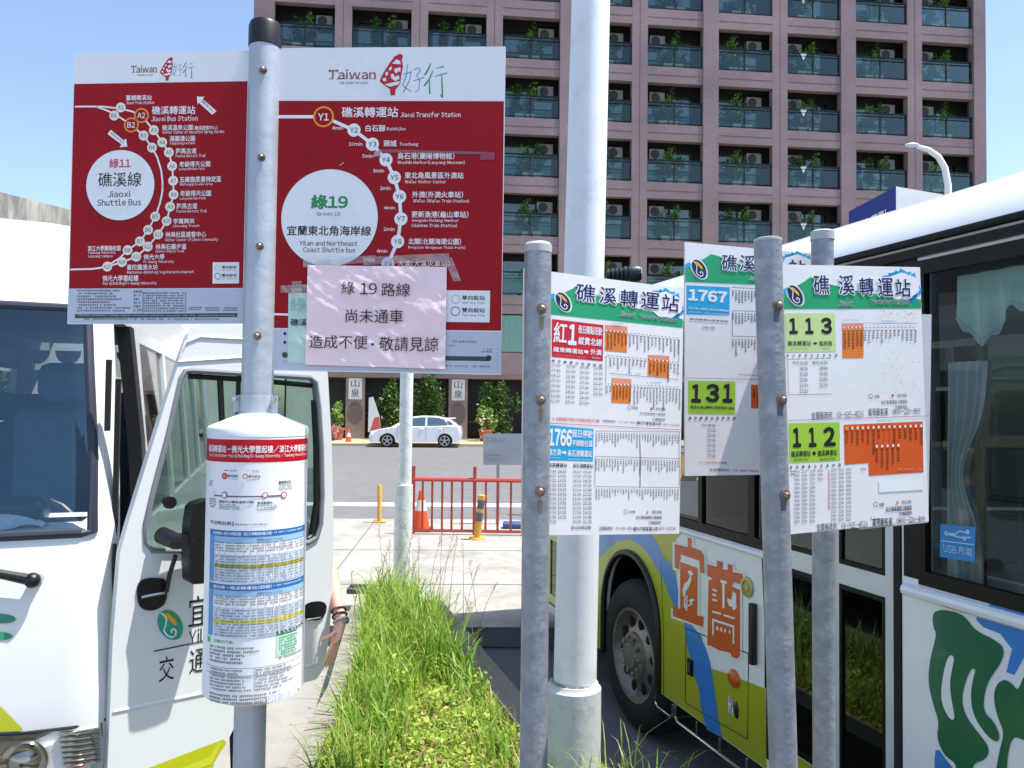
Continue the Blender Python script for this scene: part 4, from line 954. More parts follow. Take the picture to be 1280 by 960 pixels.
pts = [dpl.uv(*p) for p in ((222, 452), (232, 428), (250, 421), (380, 428), (396, 436), (398, 452), (300, 447))]; q = MB(); q.tube([dpl.p(a, b, .0) for a, b in pts], .007, MWH, n=6, close=True); q.build('upper_panel_rib', door)
P = Print(dpl, .001, .0015); LIME = M('lime_paint', (186, 192, 30), .3, var=.03, coat=.4); P.poly(LIME, [(180, 962), (279, 924), (283, 928), (268, 952), (262, 975), (236, 1000), (140, 1012), (140, 976)]); P.poly(M('lime_light', (205, 208, 60), .3), [(214, 965), (262, 945), (274, 926), (276, 930), (264, 955), (222, 970)], 1); P.build('lime_stripe', door)
def emblem(P, x, y, a, b, ang, L=1, border=None, kx=1):
    """tilted oval with an orange hill, green field and a white wave curl"""
    if border: P.ellipse(border, x, y, a * 1.16, b * 1.22, ang, L)
    T = lambda u, v: (x + a * u * math.cos(ang) - b * v * math.sin(ang), y + a * u * math.sin(ang) + b * v * math.cos(ang))
    return T
def emblem_oval(P, x, y, a, b, ang, c_top, c_field, c_low, c_hill, c_line, L=1, border=None, lw=2.0):
    T = emblem(P, x, y, a, b, ang, L, border)
    P.ellipse(c_field, x, y, a, b, ang, L + 1)
    arc = lambda t0, t1, n=12: [T(math.cos(t), math.sin(t)) for t in [t0 + (t1 - t0) * i / n for i in range(n + 1)]]
    P.poly(c_top, arc(math.pi * .95, math.pi * 1.62), L + 2)                  # upper left
    P.poly(c_low, arc(-.25, math.pi * .62), L + 2)                            # lower right
    P.poly(c_hill, [T(*p) for p in ((-.86, -.1), (-.6, -.42), (-.35, -.5), (-.1, -.62), (.25, -.5), (.12, -.3), (-.2, -.16), (-.5, -.1))], L + 3)
    P.line(c_line, [T(*p) for p in ((-.95, .2), (-.7, .02), (-.4, .05), (-.15, .35), (.1, .72), (.45, .7), (.72, .4), (.72, .05), (.5, -.18), (.28, -.05), (.3, .18), (.48, .2))], lw, L + 4)
P = Print(dpl, .0006, .0015); ink = M('ink_black', (24, 24, 28), .6)
emblem_oval(P, 212.5, 781, 20, 14.5, 1.05, M('emblem_green', (60, 150, 80), .4), M('emblem_teal', (40, 160, 130), .4), M('emblem_deep_teal', (30, 150, 140), .4), M('emblem_orange', (236, 160, 50), .4), WHT)
P.build('emblem', door); P = Print(dpl, .0006, .0015)
P.text(ink, '宜', 236, 746, 258.5, 780, 1, -.008); P.text(ink, 'Yilan', 236, 787.5, 273, 799, 1); P.line(ink, [(192, 814), (320, 788)], 1.6, 1); P.text(ink, '交', 199, 822, 217, 849, 1, -.008); P.text(ink, '通', 237, 813, 258, 838, 1, -.008); P.text(ink, '蘭', 275, 738, 300, 772, 1, -.008); P.text(ink, '局', 275, 806, 298, 830, 1, -.008)
P.build('lettering', door)
q = MB(); pts = [(170, 742), (172, 728), (182, 722), (203, 722), (209, 728), (208, 748), (203, 758), (188, 764), (174, 760)]; q.plate(dpl.p, [dpl.uv(*p) for p in smoothpoly(pts)], BLK, t=.02, off=.008); q.build('handle_recess', door, bevel=.005); q = MB(); q.tube([dpl.p(*dpl.uv(*p), .014) for p in ((175, 746), (188, 743), (205, 740))], .007, CHR, n=8); q.build('lock_bar', door)
q = MB(); pts = [(379, 774), (379, 757), (388, 752), (402, 751), (408, 756), (406, 768), (398, 776)]; q.plate(dpl.p, [dpl.uv(*p) for p in smoothpoly(pts)], BLK, t=.02, off=.008); q.tube([dpl.p(*dpl.uv(*p), .012) for p in ((382, 774), (400, 771))], .004, CHR, n=8); q.build('handle', door, bevel=.004)
q = MB(); c = dpl.p(*dpl.uv(208, 627), .02); q.lathe([(.016, -.03), (.016, .01), (.026, .012), (.026, .03)], BLK, c, dpl.n, n=16); q.build('mirror_knob', door)
# wing mirror on a bracket, carried by the door
q = MB(); mo = .16; c = dpl.p(*dpl.uv(246, 668), mo); 
ol = [(-.095, -.155), (-.07, -.178), (.055, -.165), (.075, -.14), (.075, .15), (.06, .168), (-.055, .165), (-.095, .13)]
q.plate(lambda u, v, o: c + e * u + Vector((0, 0, v)) + dpl.n * o, smoothpoly(ol, 1), BLK, t=.09, off=.02); mir = q.build('wing_mirror', door, smooth=30, bevel=.02)
q = MB(); q.tube([dpl.p(*dpl.uv(200, 668), .02), dpl.p(*dpl.uv(208, 672), mo * .7), c + e * -.06], [.035, .034, .03], BLK, n=12); q.tube([dpl.p(*dpl.uv(206, 738), .02), dpl.p(*dpl.uv(206, 715), .06), dpl.p(*dpl.uv(209, 690), .10)], .010, BLK, n=8); q.build('mirror_arm', door)

# ------------------------------------------------------------------ printed inks and panel faces
SW = M('sign_white', (236, 238, 241), .5, spec=.3, var=.02, scale=5, dirt=(206, 208, 212), dscale=7, damt=.35)
SW2 = M('sign_white_bright', (238, 238, 240), .4, var=.02, scale=5, dirt=(212, 210, 208), dscale=6, damt=.4)
SGY = M('sign_footer_grey', (190, 198, 214), .45, var=.03, scale=6)
SRED = M('sign_red', (158, 2, 20), .5, spec=.25, var=.07, scale=3, dirt=(150, 14, 34), dscale=3, damt=.5)
IW = M('ink_white', (240, 240, 242), .45); IK = M('ink_black', (24, 24, 28), .6); IG = M('ink_grey', (66, 68, 74), .6); IOR = M('ink_orange', (240, 150, 40), .5)
INV = M('ink_navy', (24, 22, 92), .5); IGR = M('ink_green', (30, 164, 108), .45); ICY = M('ink_cyan', (30, 170, 222), .45); IBL = M('ink_blue', (36, 104, 176), .45)
ILG = M('ink_lime', (160, 206, 60), .5); ILP = M('ink_pale_lime', (200, 224, 150), .5); IORG = M('ink_map_orange', (236, 130, 50), .5); IMAP = M('ink_deep_orange', (222, 92, 30), .5); IPK = M('ink_pink', (232, 150, 120), .5)
IRD = M('ink_red', (206, 28, 44), .45); ILB = M('ink_light_blue', (176, 208, 234), .5); IYL = M('ink_yellow', (226, 214, 80), .5); IBR = M('ink_brown', (150, 84, 72), .5); IDG = M('ink_dark_green', (30, 140, 80), .5)
EDGE = M('panel_edge', (200, 202, 206), .5, metal=.2)

def panel(parent, name, quad, Yl, Yr, face, t=.006, label=None, r=0.0):
    """quad = photo pixels TL, TR, BR, BL; left edge at distance Yl, right edge at Yr"""
    tl, tr, br, bl = quad; pl = Plane(at(*tl, Yl), at(*tr, Yr), at(*bl, Yl)); q = MB(); P = [pl.uv(*p) for p in (bl, br, tr, tl)]
    q.plate(pl.p, P, face, t=t, edge=EDGE); o = q.build(name, parent, label, smooth=0, bevel=r or .0012)
    return pl, o
def band(P, m, quad, L=0): P.poly(m, quad, L)

# ------------------------------------------------------------------ left sign: two red route panels and a timetable drum on one pole
SY1 = 1.97
lsign, pa, pb, q = pole_thing('bus_stop_sign', 'bus stop pole with two red shuttle route panels and a round white timetable drum', 331.5, 46, 321, 520, SY1, .0385, STEEL)
pcap = pa; q.build('pole', lsign); q = MB(); ax = (pa - pb).normalized(); q.lathe([(.0405, -.03), (.0405, .022), (.036, .034), (.01, .037)], BLK, pa, ax, n=28); q.build('pole_cap', lsign, bevel=.002)
q = MB()
for x, y in ((329, 88), (327, 197), (325, 308), (322, 420)):
    q = MB(); bolt(q, at(x, y, SY1 - .037), (0, -1, 0), .007); q.build('bolt', lsign)
# left panel
pl, lp_ = panel(lsign, 'route_panel', ((93, 67), (312, 63), (303, 404.5), (84, 405)), 2.0, 1.985, SW, label='smaller red route panel left of the pole with a white round 11 badge')
P = Print(pl); P.poly(SRED, [(92.8, 105), (309.5, 101.5), (303.6, 360), (86.5, 360.8)]); P.poly(SGY, [(86, 361.5), (303.4, 361), (302.4, 403.5), (84.6, 404)]); P.build('printed_face', lp_)
def taiwan_logo(P, tx, ty, th, ix, iy, iw, ih, hx, hy, hs, tw):
    """serif word, red island-shaped emblem with white facets and two brush characters"""
    P.text(IBR, 'Taiwan', tx, ty, tx + tw, ty + th, 1, .012); k = tw / 6.0
    for f in (.03, .19, .30, .46, .62, .78, .93): P.rect(IBR, tx + tw * f - k * .18, ty + th * .93, tx + tw * f + k * .30, ty + th * 1.0, 1)
    P.rect(IBR, tx, ty, tx + k * .18, ty + th * .28, 1); P.rect(IBR, tx + k * 1.0, ty, tx + k * 1.18, ty + th * .28, 1)
    P.text(IG, 'THE HEART OF ASIA', tx + tw * .22, ty + th * 1.28, tx + tw * .84, ty + th * 1.5, 1)
    S = lambda a, b: (ix + iw * a, iy + ih * b); TR_ = M('island_red', (186, 24, 44), .45)
    P.poly(TR_, [S(*p) for p in ((.98, .05), (.85, 0), (.62, .07), (.42, .22), (.2, .42), (.05, .58), (.0, .66), (.2, .76), (.42, .84), (.46, 1), (.64, .99), (.66, .86), (.86, .72), (.9, .5), (.97, .3), (.92, .16))], 1)
    for pts in (((.52, .24), (.7, .14), (.86, .18), (.88, .26), (.66, .25)), ((.38, .36), (.5, .3), (.52, .36), (.42, .42)), ((.62, .36), (.88, .33), (.86, .44), (.78, .42), (.7, .48), (.62, .44)), ((.24, .46), (.34, .42), (.36, .5), (.26, .54)), ((.46, .5), (.58, .48), (.62, .56), (.8, .52), (.84, .6), (.66, .66), (.5, .6)), ((.12, .6), (.26, .58), (.28, .66), (.16, .66)), ((.2, .74), (.62, .68), (.86, .66), (.8, .74), (.44, .79))): P.poly(SW, [S(*p) for p in pts], 2)
    B = M('brush_blue', (70, 150, 190), .5); B2 = M('brush_green', (50, 150, 90), .5); H = lambda a, b: (hx + hs * a, hy + hs * b)
    for m, pts, wd in ((B, ((.02, .32), (.12, .30), (.24, .26)), 5), (B, ((.16, .05), (.12, .35), (.02, .62), (.12, .70), (.26, .80)), 5), (B, ((.26, .22), (.20, .5), (.04, .80)), 5), (B, ((.32, .20), (.44, .14), (.50, .20), (.40, .36), (.48, .48), (.46, .74), (.36, .80)), 5), (B, ((.30, .50), (.44, .46), (.60, .40)), 5),
                       (B2, ((.78, .02), (.72, .18), (.62, .34)), 9), (B2, ((.84, .22), (.74, .46), (.60, .64)), 8), (B2, ((.74, .44), (.75, .68), (.76, .86)), 7), (M('brush_teal', (70, 150, 150), .5), ((.94, .16), (1.08, .12), (1.14, .10)), 6), (B, ((.90, .38), (1.08, .32), (1.24, .28)), 6), (B2, ((1.08, .34), (1.09, .6), (1.10, .95), (1.04, .88)), 8)):
        P.line(m, [H(*p) for p in pts], wd * hs / 210.0, 1, [.6, 1, 1.1, .9, .7, .8, .6][:len(pts)] if len(pts) > 2 else None)
P = Print(pl, crop=(70, 40, 4.923)); taiwan_logo(P, 465, 207, 42, 640, 155, 82, 146, 715, 182, 110, 156); P.build('logo', lp_)
P = Print(pl); T = 4.923; O2 = 220
A_ = [(118, 460), (200, 459), (290, 460), (400, 472), (470, 490), (527, 516), (603, 605), (655, 680), (696, 742), (716, 826), (722, 916)]
A2 = [(722, 30), (725, 115), (703, 190), (682, 278), (630, 360), (566, 435), (495, 497), (408, 530), (317, 558), (230, 572), (85, 576)]
B_ = [(250, 460), (310, 482), (360, 503), (465, 573), (540, 638), (592, 712), (625, 775), (648, 850), (656, 920), (656, 960)]
B2 = [(657, 60), (655, 100), (640, 170), (612, 250), (568, 332), (518, 403), (442, 457), (390, 508), (317, 552)]
P.at(70, 40, T); P.line(IW, A_, 10, 1); P.line(IW, B_, 10, 1); P.at(70, 220, T); P.line(IW, A2, 10, 1); P.line(IW, B2, 10, 1)
P.at(70, 40, T); CREAM = M('ink_cream', (238, 230, 220), .5)
for nme, x, y in (('A1', 400, 465), ('B1', 360, 515), ('A3', 603, 605), ('A4', 655, 680), ('A5', 696, 742), ('A6', 716, 826), ('A7', 722, 916), ('B3', 540, 638), ('B4', 592, 712)):
    P.disc(CREAM, x, y, 30, 2); P.text(IK, nme, x - 17, y - 12, x + 17, y + 12, 3)
for nme, x, y in (('A2', 527, 515), ('B2', 465, 573)):
    P.disc(IOR, x, y, 46, 2); P.disc(SRED, x, y, 36, 3); P.text(IW, nme, x - 24, y - 17, x + 24, y + 17, 4, .01)
P.at(70, 220, T)
for nme, x, y in (('A8', 725, 115), ('A9', 703, 190), ('A10', 682, 278), ('A11', 630, 360), ('A12', 566, 435), ('A13', 495, 497), ('A14', 408, 530), ('A15', 317, 558), ('B5', 612, 250), ('B6', 568, 332), ('B7', 518, 403), ('B8', 442, 457)):
    P.disc(CREAM, x, y, 30, 2); wd = 17 if len(nme) < 3 else 21; P.text(IK, nme, x - wd, y - 12, x + wd, y + 12, 3)
P.at(70, 40, T); ar = [(975, 500), (912, 427), (925, 415), (870, 398), (874, 452), (887, 440), (952, 512)]
P.poly(IW, [(868, 398), (915, 400), (903, 412), (988, 487), (962, 510), (880, 436), (872, 448)], 1); P.rtext(IK, '回程 Return', 893, 428, 962, 496, 17, 2)
P.poly(IW, [(318, 628), (338, 602), (418, 668), (432, 656), (440, 706), (393, 710), (404, 692)], 1); P.rtext(IK, '去程 Departure', 334, 628, 412, 692, 17, 2)
P.build('route_map', lp_)
P = Print(pl); P.at(70, 40, T)
for big, a, sm, b in (('臺鐵礁溪站', (432, 390, 590, 420), 'Jiaoxi Train Station', (432, 426, 605, 444)), ('礁溪轉運站', (592, 458, 858, 506), 'Jiaoxi Bus Station', (588, 518, 872, 547)), ('礁溪溫泉公園', (655, 573, 842, 604), 'Visitor Center of Jiaoxi Hot Spring Garden', (655, 607, 1035, 628)), ('(礁溪遊客中心)', (848, 578, 995, 602), None, None), ('湯圍溝公園', (700, 640, 856, 672), 'Tangweigou Park', (700, 677, 855, 696)), ('跑馬古道', (738, 716, 865, 748), 'Paoma Historic Trail', (738, 753, 922, 770)), ('老爺得天公園', (760, 797, 950, 829), 'Laoyedetian Park', (758, 834, 915, 853)), ('五峰旗風景特定區', (762, 890, 1018, 924), 'Wufengqi Scenic Area', (762, 929, 965, 948))):
    P.text(IW, big, *a, 1, .012, 1); sm and P.text(IW, sm, *b, 1, .012, 1)
P.at(70, 220, T)
for big, a, sm, b in (('老爺得天公園', (765, 90, 955, 124), 'Laoyedetian Park', (765, 129, 922, 149)), ('跑馬古道', (743, 168, 870, 202), 'Paoma Historic Trail', (743, 207, 930, 225)), ('李寶興圳', (722, 262, 850, 294), 'Libaoxing Trench', (722, 299, 882, 319)), ('林美社區遊客中心', (675, 343, 925, 377), 'Visitor Center of Linmei Community', (672, 383, 998, 404)), ('林美石磐步道', (614, 418, 803, 452), 'Linmei Shipan Trail', (614, 456, 790, 474)), ('佛光大學', (540, 482, 668, 514), 'Fo Guang University', (540, 519, 727, 539)), ('曼陀羅滴水坊', (438, 545, 627, 578), 'Mantuoluo dishuifang Vegetarian Restaurant', (438, 583, 848, 603)), ('佛光大學雲起樓', (287, 612, 508, 647), 'Yun Qi Building,Fo Guang University', (287, 651, 620, 673)), ('淡江大學蘭陽校園', (197, 430, 398, 461), 'Tamkang University', (197, 464, 368, 483)), (None, None, 'Lanyang Campus', (200, 486, 350, 505))):
    big and P.text(IW, big, *a, 1, .012, 1); P.text(IW, sm, *b, 1, .012, 1)
P.build('station_names', lp_)
P = Print(pl); P.at(70, 40, T); P.disc(IK, 397, 946, 214, 1, asp=1.01, n=48); P.disc(SW, 397, 943, 210, 2, asp=1.02, n=48); P.text(IRD, '綠11', 330, 780, 462, 838, 3, .015); P.text(IK, '礁溪線', 262, 866, 527, 951, 3, .004, 3)
P.at(70, 220, T); P.text(IK, 'Jiaoxi', 320, 92, 458, 131, 3, .006); P.text(IK, 'Shuttle Bus', 255, 143, 525, 182, 3, .006)
P.build('route_badge', lp_)
P = Print(pl); P.at(70, 220, T); P.rect(SW, 965, 532, 1127, 661, 1); P.disc(M('ink_stone', (190, 186, 176), .5), 997, 567, 19, 2, .85); P.disc(IK, 997, 617, 20, 2, .85)
P.text(IK, '單向設站', 1022, 552, 1112, 571, 2, .01, 1); P.text(IG, 'One-way Stop', 1022, 576, 1108, 588, 2, 0, 1); P.text(IK, '雙向設站', 1022, 602, 1112, 621, 2, .01, 1); P.text(IG, 'Two-way Stop', 1022, 626, 1108, 638, 2, 0, 1)
P.rows(IK, 130, 700, 470, 842, 8, 11, 1, .6); P.rows(IK, 478, 704, 530, 842, 6, 11, 1, .6); P.rows(IK, 540, 716, 610, 842, 8, 12, 1, .9); P.rows(IK, 625, 716, 792, 842, 8, 8, 1, .95)
for x in (535, 617, 798): P.rect(IG, x, 712, x + 2, 840, 1)
P.rect(IG, 118, 851, 1116, 868, 1); P.rows(SGY, 130, 855, 1100, 866, 1, 9, 2, .97); P.rows(IG, 160, 876, 1040, 894, 1, 11, 1, .9); P.rows(IK, 812, 805, 896, 830, 2, 9, 1, .9); P.rows(IK, 918, 808, 1010, 835, 2, 9, 1, .9); P.rows(IK, 1028, 808, 1118, 835, 2, 9, 1, .9)
P.build('fine_print', lp_)
# right panel
pl, rp_ = panel(lsign, 'route_panel', ((349, 60), (632, 58), (626, 468.5), (341, 463)), 1.97, 1.937, SW, label='larger red route panel right of the pole with a white round 19 badge', r=.002)
P = Print(pl); P.poly(SRED, [(348, 126), (630, 126.5), (626.5, 413.5), (342.5, 410)]); P.poly(SGY, [(342.4, 411.5), (626.4, 415), (625, 467), (341.6, 461.8)]); P.poly(IW, [(342.6, 391.5), (361, 392), (361, 394.5), (342.6, 394)], 1); P.build('printed_face', rp_)
P = Print(pl, crop=(330, 40, 4.129)); taiwan_logo(P, 335, 194, 50, 597, 112, 124, 216, 712, 158, 190, 242); P.build('logo', rp_)
T = 4.129; P = Print(pl); P.at(330, 40, T)
ys = [(308, 438), (465, 507), (560, 580), (630, 660), (673, 752), (700, 850), (707, 965), (690, 1082), (640, 1197)]
P.line(IW, [(75, 438), (308, 438)], 16, 1); P.line(IW, ys, 17, 1)
P.disc(IOR, 308, 438, 54, 2); P.disc(SRED, 308, 438, 44, 3); P.text(IW, 'Y1', 281, 421, 335, 458, 4, .02)
for k, (x, y) in enumerate(ys[1:]): P.disc(SW, x, y, 34, 2); P.text(IK, 'Y%d' % (k + 2), x - 20, y - 13, x + 20, y + 13, 3, .008)
for s, x0, y0, x1, y1 in (('4min', 352, 485, 408, 505), ('10min', 438, 568, 508, 588), ('5min', 508, 630, 563, 650), ('3min', 563, 706, 620, 726), ('2min', 600, 796, 655, 816), ('4min', 620, 898, 677, 916), ('2min', 618, 1007, 675, 1027), ('4min', 582, 1120, 637, 1140)): P.text(IW, s, x0, y0, x1, y1, 1, .012, 1)
P.build('route_map', rp_)
P = Print(pl); P.at(330, 40, T)
for big, a, sm, b in (('礁溪轉運站', (402, 388, 692, 441), 'Jiaosi Transfer Station', (705, 413, 1015, 440)), ('白石腳', (525, 480, 625, 514), 'Baishijiao', (635, 491, 733, 513)), ('頭城', (618, 559, 684, 592), 'Toucheng', (700, 570, 797, 593)), ('烏石港(蘭陽博物館)', (690, 622, 983, 658), 'Wushih Harbor(Lanyang Museum)', (690, 663, 1037, 687)), ('東北角風景區外澳站', (727, 723, 1030, 758), "Wai'ao Visitor Center", (727, 762, 940, 782)), ('外澳(外澳火車站)', (765, 822, 1028, 857), "Wai'ao (Wai'ao Train Station)", (770, 861, 1058, 883))):
    P.text(IW, big, *a, 1, .014, 2); P.text(IW, sm, *b, 1, .014, 1)
P.at(330, 250, T)
for big, a, sm, b in (('更新漁港(龜山車站)', (762, 57, 1055, 93), 'Gengxin Fishing Harbor', (762, 97, 1005, 118)), (None, None, '(Guishan Train Station)', (762, 121, 997, 143)), ('北關(北關海潮公園)', (745, 197, 1017, 232), 'Beiguan (Beiguan Tidal Park)', (745, 236, 1040, 257)), ('大溪(大溪火車站)', (690, 311, 960, 346), None, None)):
    big and P.text(IW, big, *a, 1, .014, 2); sm and P.text(IW, sm, *b, 1, .014, 1)
P.build('station_names', rp_)
P = Print(pl); P.at(330, 40, T); P.disc(M('badge_shadow', (90, 12, 24), .6), 340, 962, 254, 1, n=56, asp=1.0); P.disc(SW, 338, 960, 250, 2, n=56); P.text(IDG, '綠19', 245, 839, 433, 916, 3, .03, 3); P.at(330, 250, T)
P.text(IDG, 'Green 19', 273, 62, 393, 82, 3, .004); P.text(IK, '宜蘭東北角海岸線', 120, 132, 553, 187, 3, .014, 2); P.text(IK, 'Yilan and Northeast', 185, 210, 483, 238, 3, .008); P.text(IK, 'Coast Shuttle bus', 203, 243, 472, 272, 3, .008); P.build('route_badge', rp_)
P = Print(pl); P.at(330, 250, T); P.rect(SW, 940, 466, 1164, 632, 1); P.disc(M('ink_stone', (190, 186, 176), .5), 990, 512, 24, 2, .84); P.disc(IK, 988, 574, 24, 2, .86); P.text(IK, '單向設站', 1022, 492, 1140, 518, 2, .014, 1); P.text(IK, 'One-way Stop', 1022, 524, 1138, 540, 2, 0, 1); P.text(IK, '雙向設站', 1022, 556, 1140, 582, 2, .014, 1); P.text(IK, 'Two-way Stop', 1022, 588, 1138, 604, 2, 0, 1)
P.build('legend_box', rp_); P = Print(pl); P.at(330, 250, T); P.text(IK, 'for each section.', 975, 720, 1098, 739, 1, .01, 1); P.text(IK, '·18:00', 940, 745, 990, 759, 1, 0, 1)
P.rect(IG, 700, 801, 1160, 832, 1); P.disc(IG, 1160, 816, 15, 1); P.text(IG, 'sfer Station)．035-384171', 935, 848, 1168, 866, 1, .004, 1); P.rows(IK, 1120, 768, 1176, 792, 2, 10, 1, .9)
P.build('fine_print', rp_); P = Print(pl); P.at(330, 250, T)
for y in (690, 735): P.disc(IK, 108, y, 8, 1)
P.disc(IG, 108, 800, 15, 1); P.disc(M('ink_stone', (190, 186, 176), .5), 108, 836, 9, 1); P.build('bullet_marks', rp_)
# old sticky tape on the panel
q = Print(pl, .0005, .0012); TP = G('sticky_tape', (.90, .80, .82), .08, rough=.25); q.at(330, 40, T); q.poly(TP, [(596, 606), (1192, 622), (1192, 640), (1112, 632), (600, 622)], 1); q.poly(M('torn_tape', (150, 60, 76), .35), [(1118, 624), (1190, 622), (1190, 660), (1116, 662)], 2); q.poly(M('tape_grey', (176, 150, 160), .4), [(570, 620), (598, 610), (600, 640), (566, 646)], 2)
q.poly(M('scratch', (206, 150, 156), .5), [(388, 690), (412, 672), (416, 676), (392, 693)], 1); q.build('old_tape', rp_)
# paper notices taped over the right panel
g = random.Random(12)
def paper(name, label, quad, m, off, amp, bend):
    U = [Vector((*pl.uv(*p), 0)) for p in quad]; N, K = 64, 50; vs = []
    import mathutils.noise as mn
    for i in range(N + 1):
        for j in range(K + 1):
            a, b = i / N, j / K; p = (U[0] * (1 - a) + U[1] * a) * (1 - b) + (U[3] * (1 - a) + U[2] * a) * b
            h = amp * (mn.noise(Vector((p.x * 12 + 3 * p.y, p.y * 22, 1))) + 1.1 * abs(mn.noise(Vector((p.x * 26, p.y * 44 + p.x * 24, 5)))) + .7 * abs(mn.noise(Vector((p.x * 70 - p.y * 50, p.y * 90, 9)))) - .5)
            vs.append(pl.p(p.x, p.y, off + amp * 1.2 + h + bend * (a - .5) ** 2 * b))
    q = MB(); q.add(vs, [(i * (K + 1) + j, i * (K + 1) + j + 1, (i + 1) * (K + 1) + j + 1, (i + 1) * (K + 1) + j)[::1] for i in range(N) for j in range(K)], m)
    o = q.build(name, None, label, smooth=180, loc=vs[0], cat='notice'); return o
gp = paper('paper_notice', 'older pale green paper notice peeping out left of the pink notice', ((361, 366), (392, 366), (390, 455), (360, 453)), M('green_paper', (196, 222, 210), .55, var=.05, scale=30), .0015, .0008, 0)
class Lift:
    curved = 0
    def __init__(s, b, k): s.b, s.k = b, k
    def uv(s, x, y): return s.b.uv(x, y)
    def p(s, u, v, o=0): return s.b.p(u, v, o + s.k)
P = Print(Lift(pl, .0042)); P.at(330, 250, T); P.text(IK, '礁溪', 140, 614, 228, 652, 1, .01); P.text(M('faint_green', (150, 196, 176), .6), '綠', 140, 505, 220, 580, 1, -.01); P.build('lettering', gp)
pk = paper('paper_notice', 'crinkled pink paper notice taped across the foot of the larger red route panel', ((386, 332), (559, 334.5), (557, 461.5), (383, 456)), M('pink_paper', (255, 224, 228), .6, var=.05, scale=14, dirt=(238, 230, 242), dscale=10, damt=.8), .0056, .0023, .004)
P = Print(Lift(pl, .0124)); P.at(330, 250, T); P.text(IK, '綠', 408, 424, 473, 490, 1, -.004, 3); P.text(IK, '19', 503, 432, 588, 492, 1, -.012, 3); P.text(IK, '路線', 612, 432, 758, 502, 1, -.004, 3); P.text(IK, '尚未通車', 430, 566, 722, 640, 1, -.004, 3); P.text(IK, '造成不便', 243, 698, 540, 772, 1, -.004, 3); P.text(IK, '．', 560, 740, 574, 754, 1); P.text(IK, '敬請見諒', 602, 706, 903, 785, 1, -.004, 3); P.build('lettering', pk)
q = MB(); import mathutils.noise as mn                          # crumpled clear tape along the top edge of the notice
CT = G('clear_tape', (.93, .90, .93), .16, rough=.18)
for a, b, wd in (((380, 330), (470, 324), 9), ((455, 327), (562, 322), 10), ((372, 352), (372, 372), 12), ((560, 322), (572, 352), 10), ((352, 362), (392, 360), 9)):
    N = 14; vs = []
    for i in range(N + 1):
        t = i / N; x = a[0] + (b[0] - a[0]) * t; y = a[1] + (b[1] - a[1]) * t
        for s in (-1, 0, 1):
            u, v = pl.uv(x + (s * wd * .5 if abs(b[1] - a[1]) > abs(b[0] - a[0]) else 0), y + (s * wd * .5 if abs(b[1] - a[1]) <= abs(b[0] - a[0]) else 0)); vs.append(pl.p(u, v, .0065 + .0022 * mn.noise(Vector((x * .25, y * .3, s * 2)))))
    q.add(vs, [(i * 3 + s, i * 3 + s + 1, i * 3 + s + 4, i * 3 + s + 3) for i in range(N) for s in (0, 1)], CT)
q.build('clear_tape', pk, smooth=0)

# timetable drum
dc = pole_at(pa, pb, 1.6); DR = 119.5 / 2 / FPX * SY1; dz0 = at(318, 880, SY1 - DR).z; dz1 = at(320, 547, SY1 - DR).z
DRM = M('drum_white', (238, 240, 242), .4, var=.02, scale=6, dirt=(206, 208, 212), dscale=9, damt=.4)
dt = pole_at(pa, pb, dz1); dbm = pole_at(pa, pb, dz0); q = MB()
da = (dt - dbm); Hd = da.length; da.normalize(); dcx = Vector(((dt.x + dbm.x) / 2, (dt.y + dbm.y) / 2, 0)); dcx = Vector((at(320, 700, SY1).x, SY1, 0))
q.lathe([(DR * .985, dz0 - .002), (DR, dz0), (DR, dz1)], DRM, dcx, (0, 0, 1), n=96, cap=False); drum = q.build('timetable_drum', lsign); q = MB()
q.lathe([(DR * 1.0, dz1), (DR * 1.008, dz1 + .001), (DR * 1.008, dz1 + .019), (DR * .98, dz1 + .024), (.052, dz1 + .052), (.05, dz1 + .055), (.038, dz1 + .055)], M('drum_cap_paint', (226, 230, 232), .4, var=.03), dcx, (0, 0, 1), n=72, cap=False); q.build('cap', drum); q = MB()
q.lathe([(.045, dz0 - .028), (.07, dz0 - .026), (DR * .97, dz0 - .004), (DR * .985, dz0 + .001)], M('drum_cap_paint', (226, 230, 232), .4, var=.03), dcx, (0, 0, 1), n=72, cap=False); q.build('bottom_cone', drum); q = MB()
sc = at(321, 516, SY1); q.lathe([(.0425, -.006), (.0425, .045)], STEEL, Vector((sc.x, SY1, sc.z)), (0, 0, 1), n=28, cap=False)
for x in (-1, 1):
    q.box((sc.x + x * .047, SY1 - .01, sc.z + .022), (.014, .012, .042), STEEL); q.tube([(sc.x + x * .048, SY1 - .028, sc.z + .034), (sc.x + x * .048, SY1 + .02, sc.z + .034)], .0055, CHR, n=8)
q.build('clamp', drum)
ds = Drum(dcx, DR); P = Print(ds, .0004, .0005); P.at(240, 510, 4.8)
def drect(m, y0, y1, x0=104, x1=694, L=0):                     # a band round the visible half of the drum
    u0, _ = ds.uv(240 + x0 / 4.8, 700); u1, _ = ds.uv(240 + x1 / 4.8, 700); _, v1 = P.uv(400, y0); _, v0 = P.uv(400, y1); P.uvbox(m, u0, v0, u1, v1, L)
drect(M('drum_band_red', (186, 12, 30), .45, spec=.3), 190, 326, 60, 720); P.build('red_band', drum)
P = Print(ds, .0004, .0005); P.at(240, 510, 4.8); CUV = lambda x, y: P.uv(x, y)
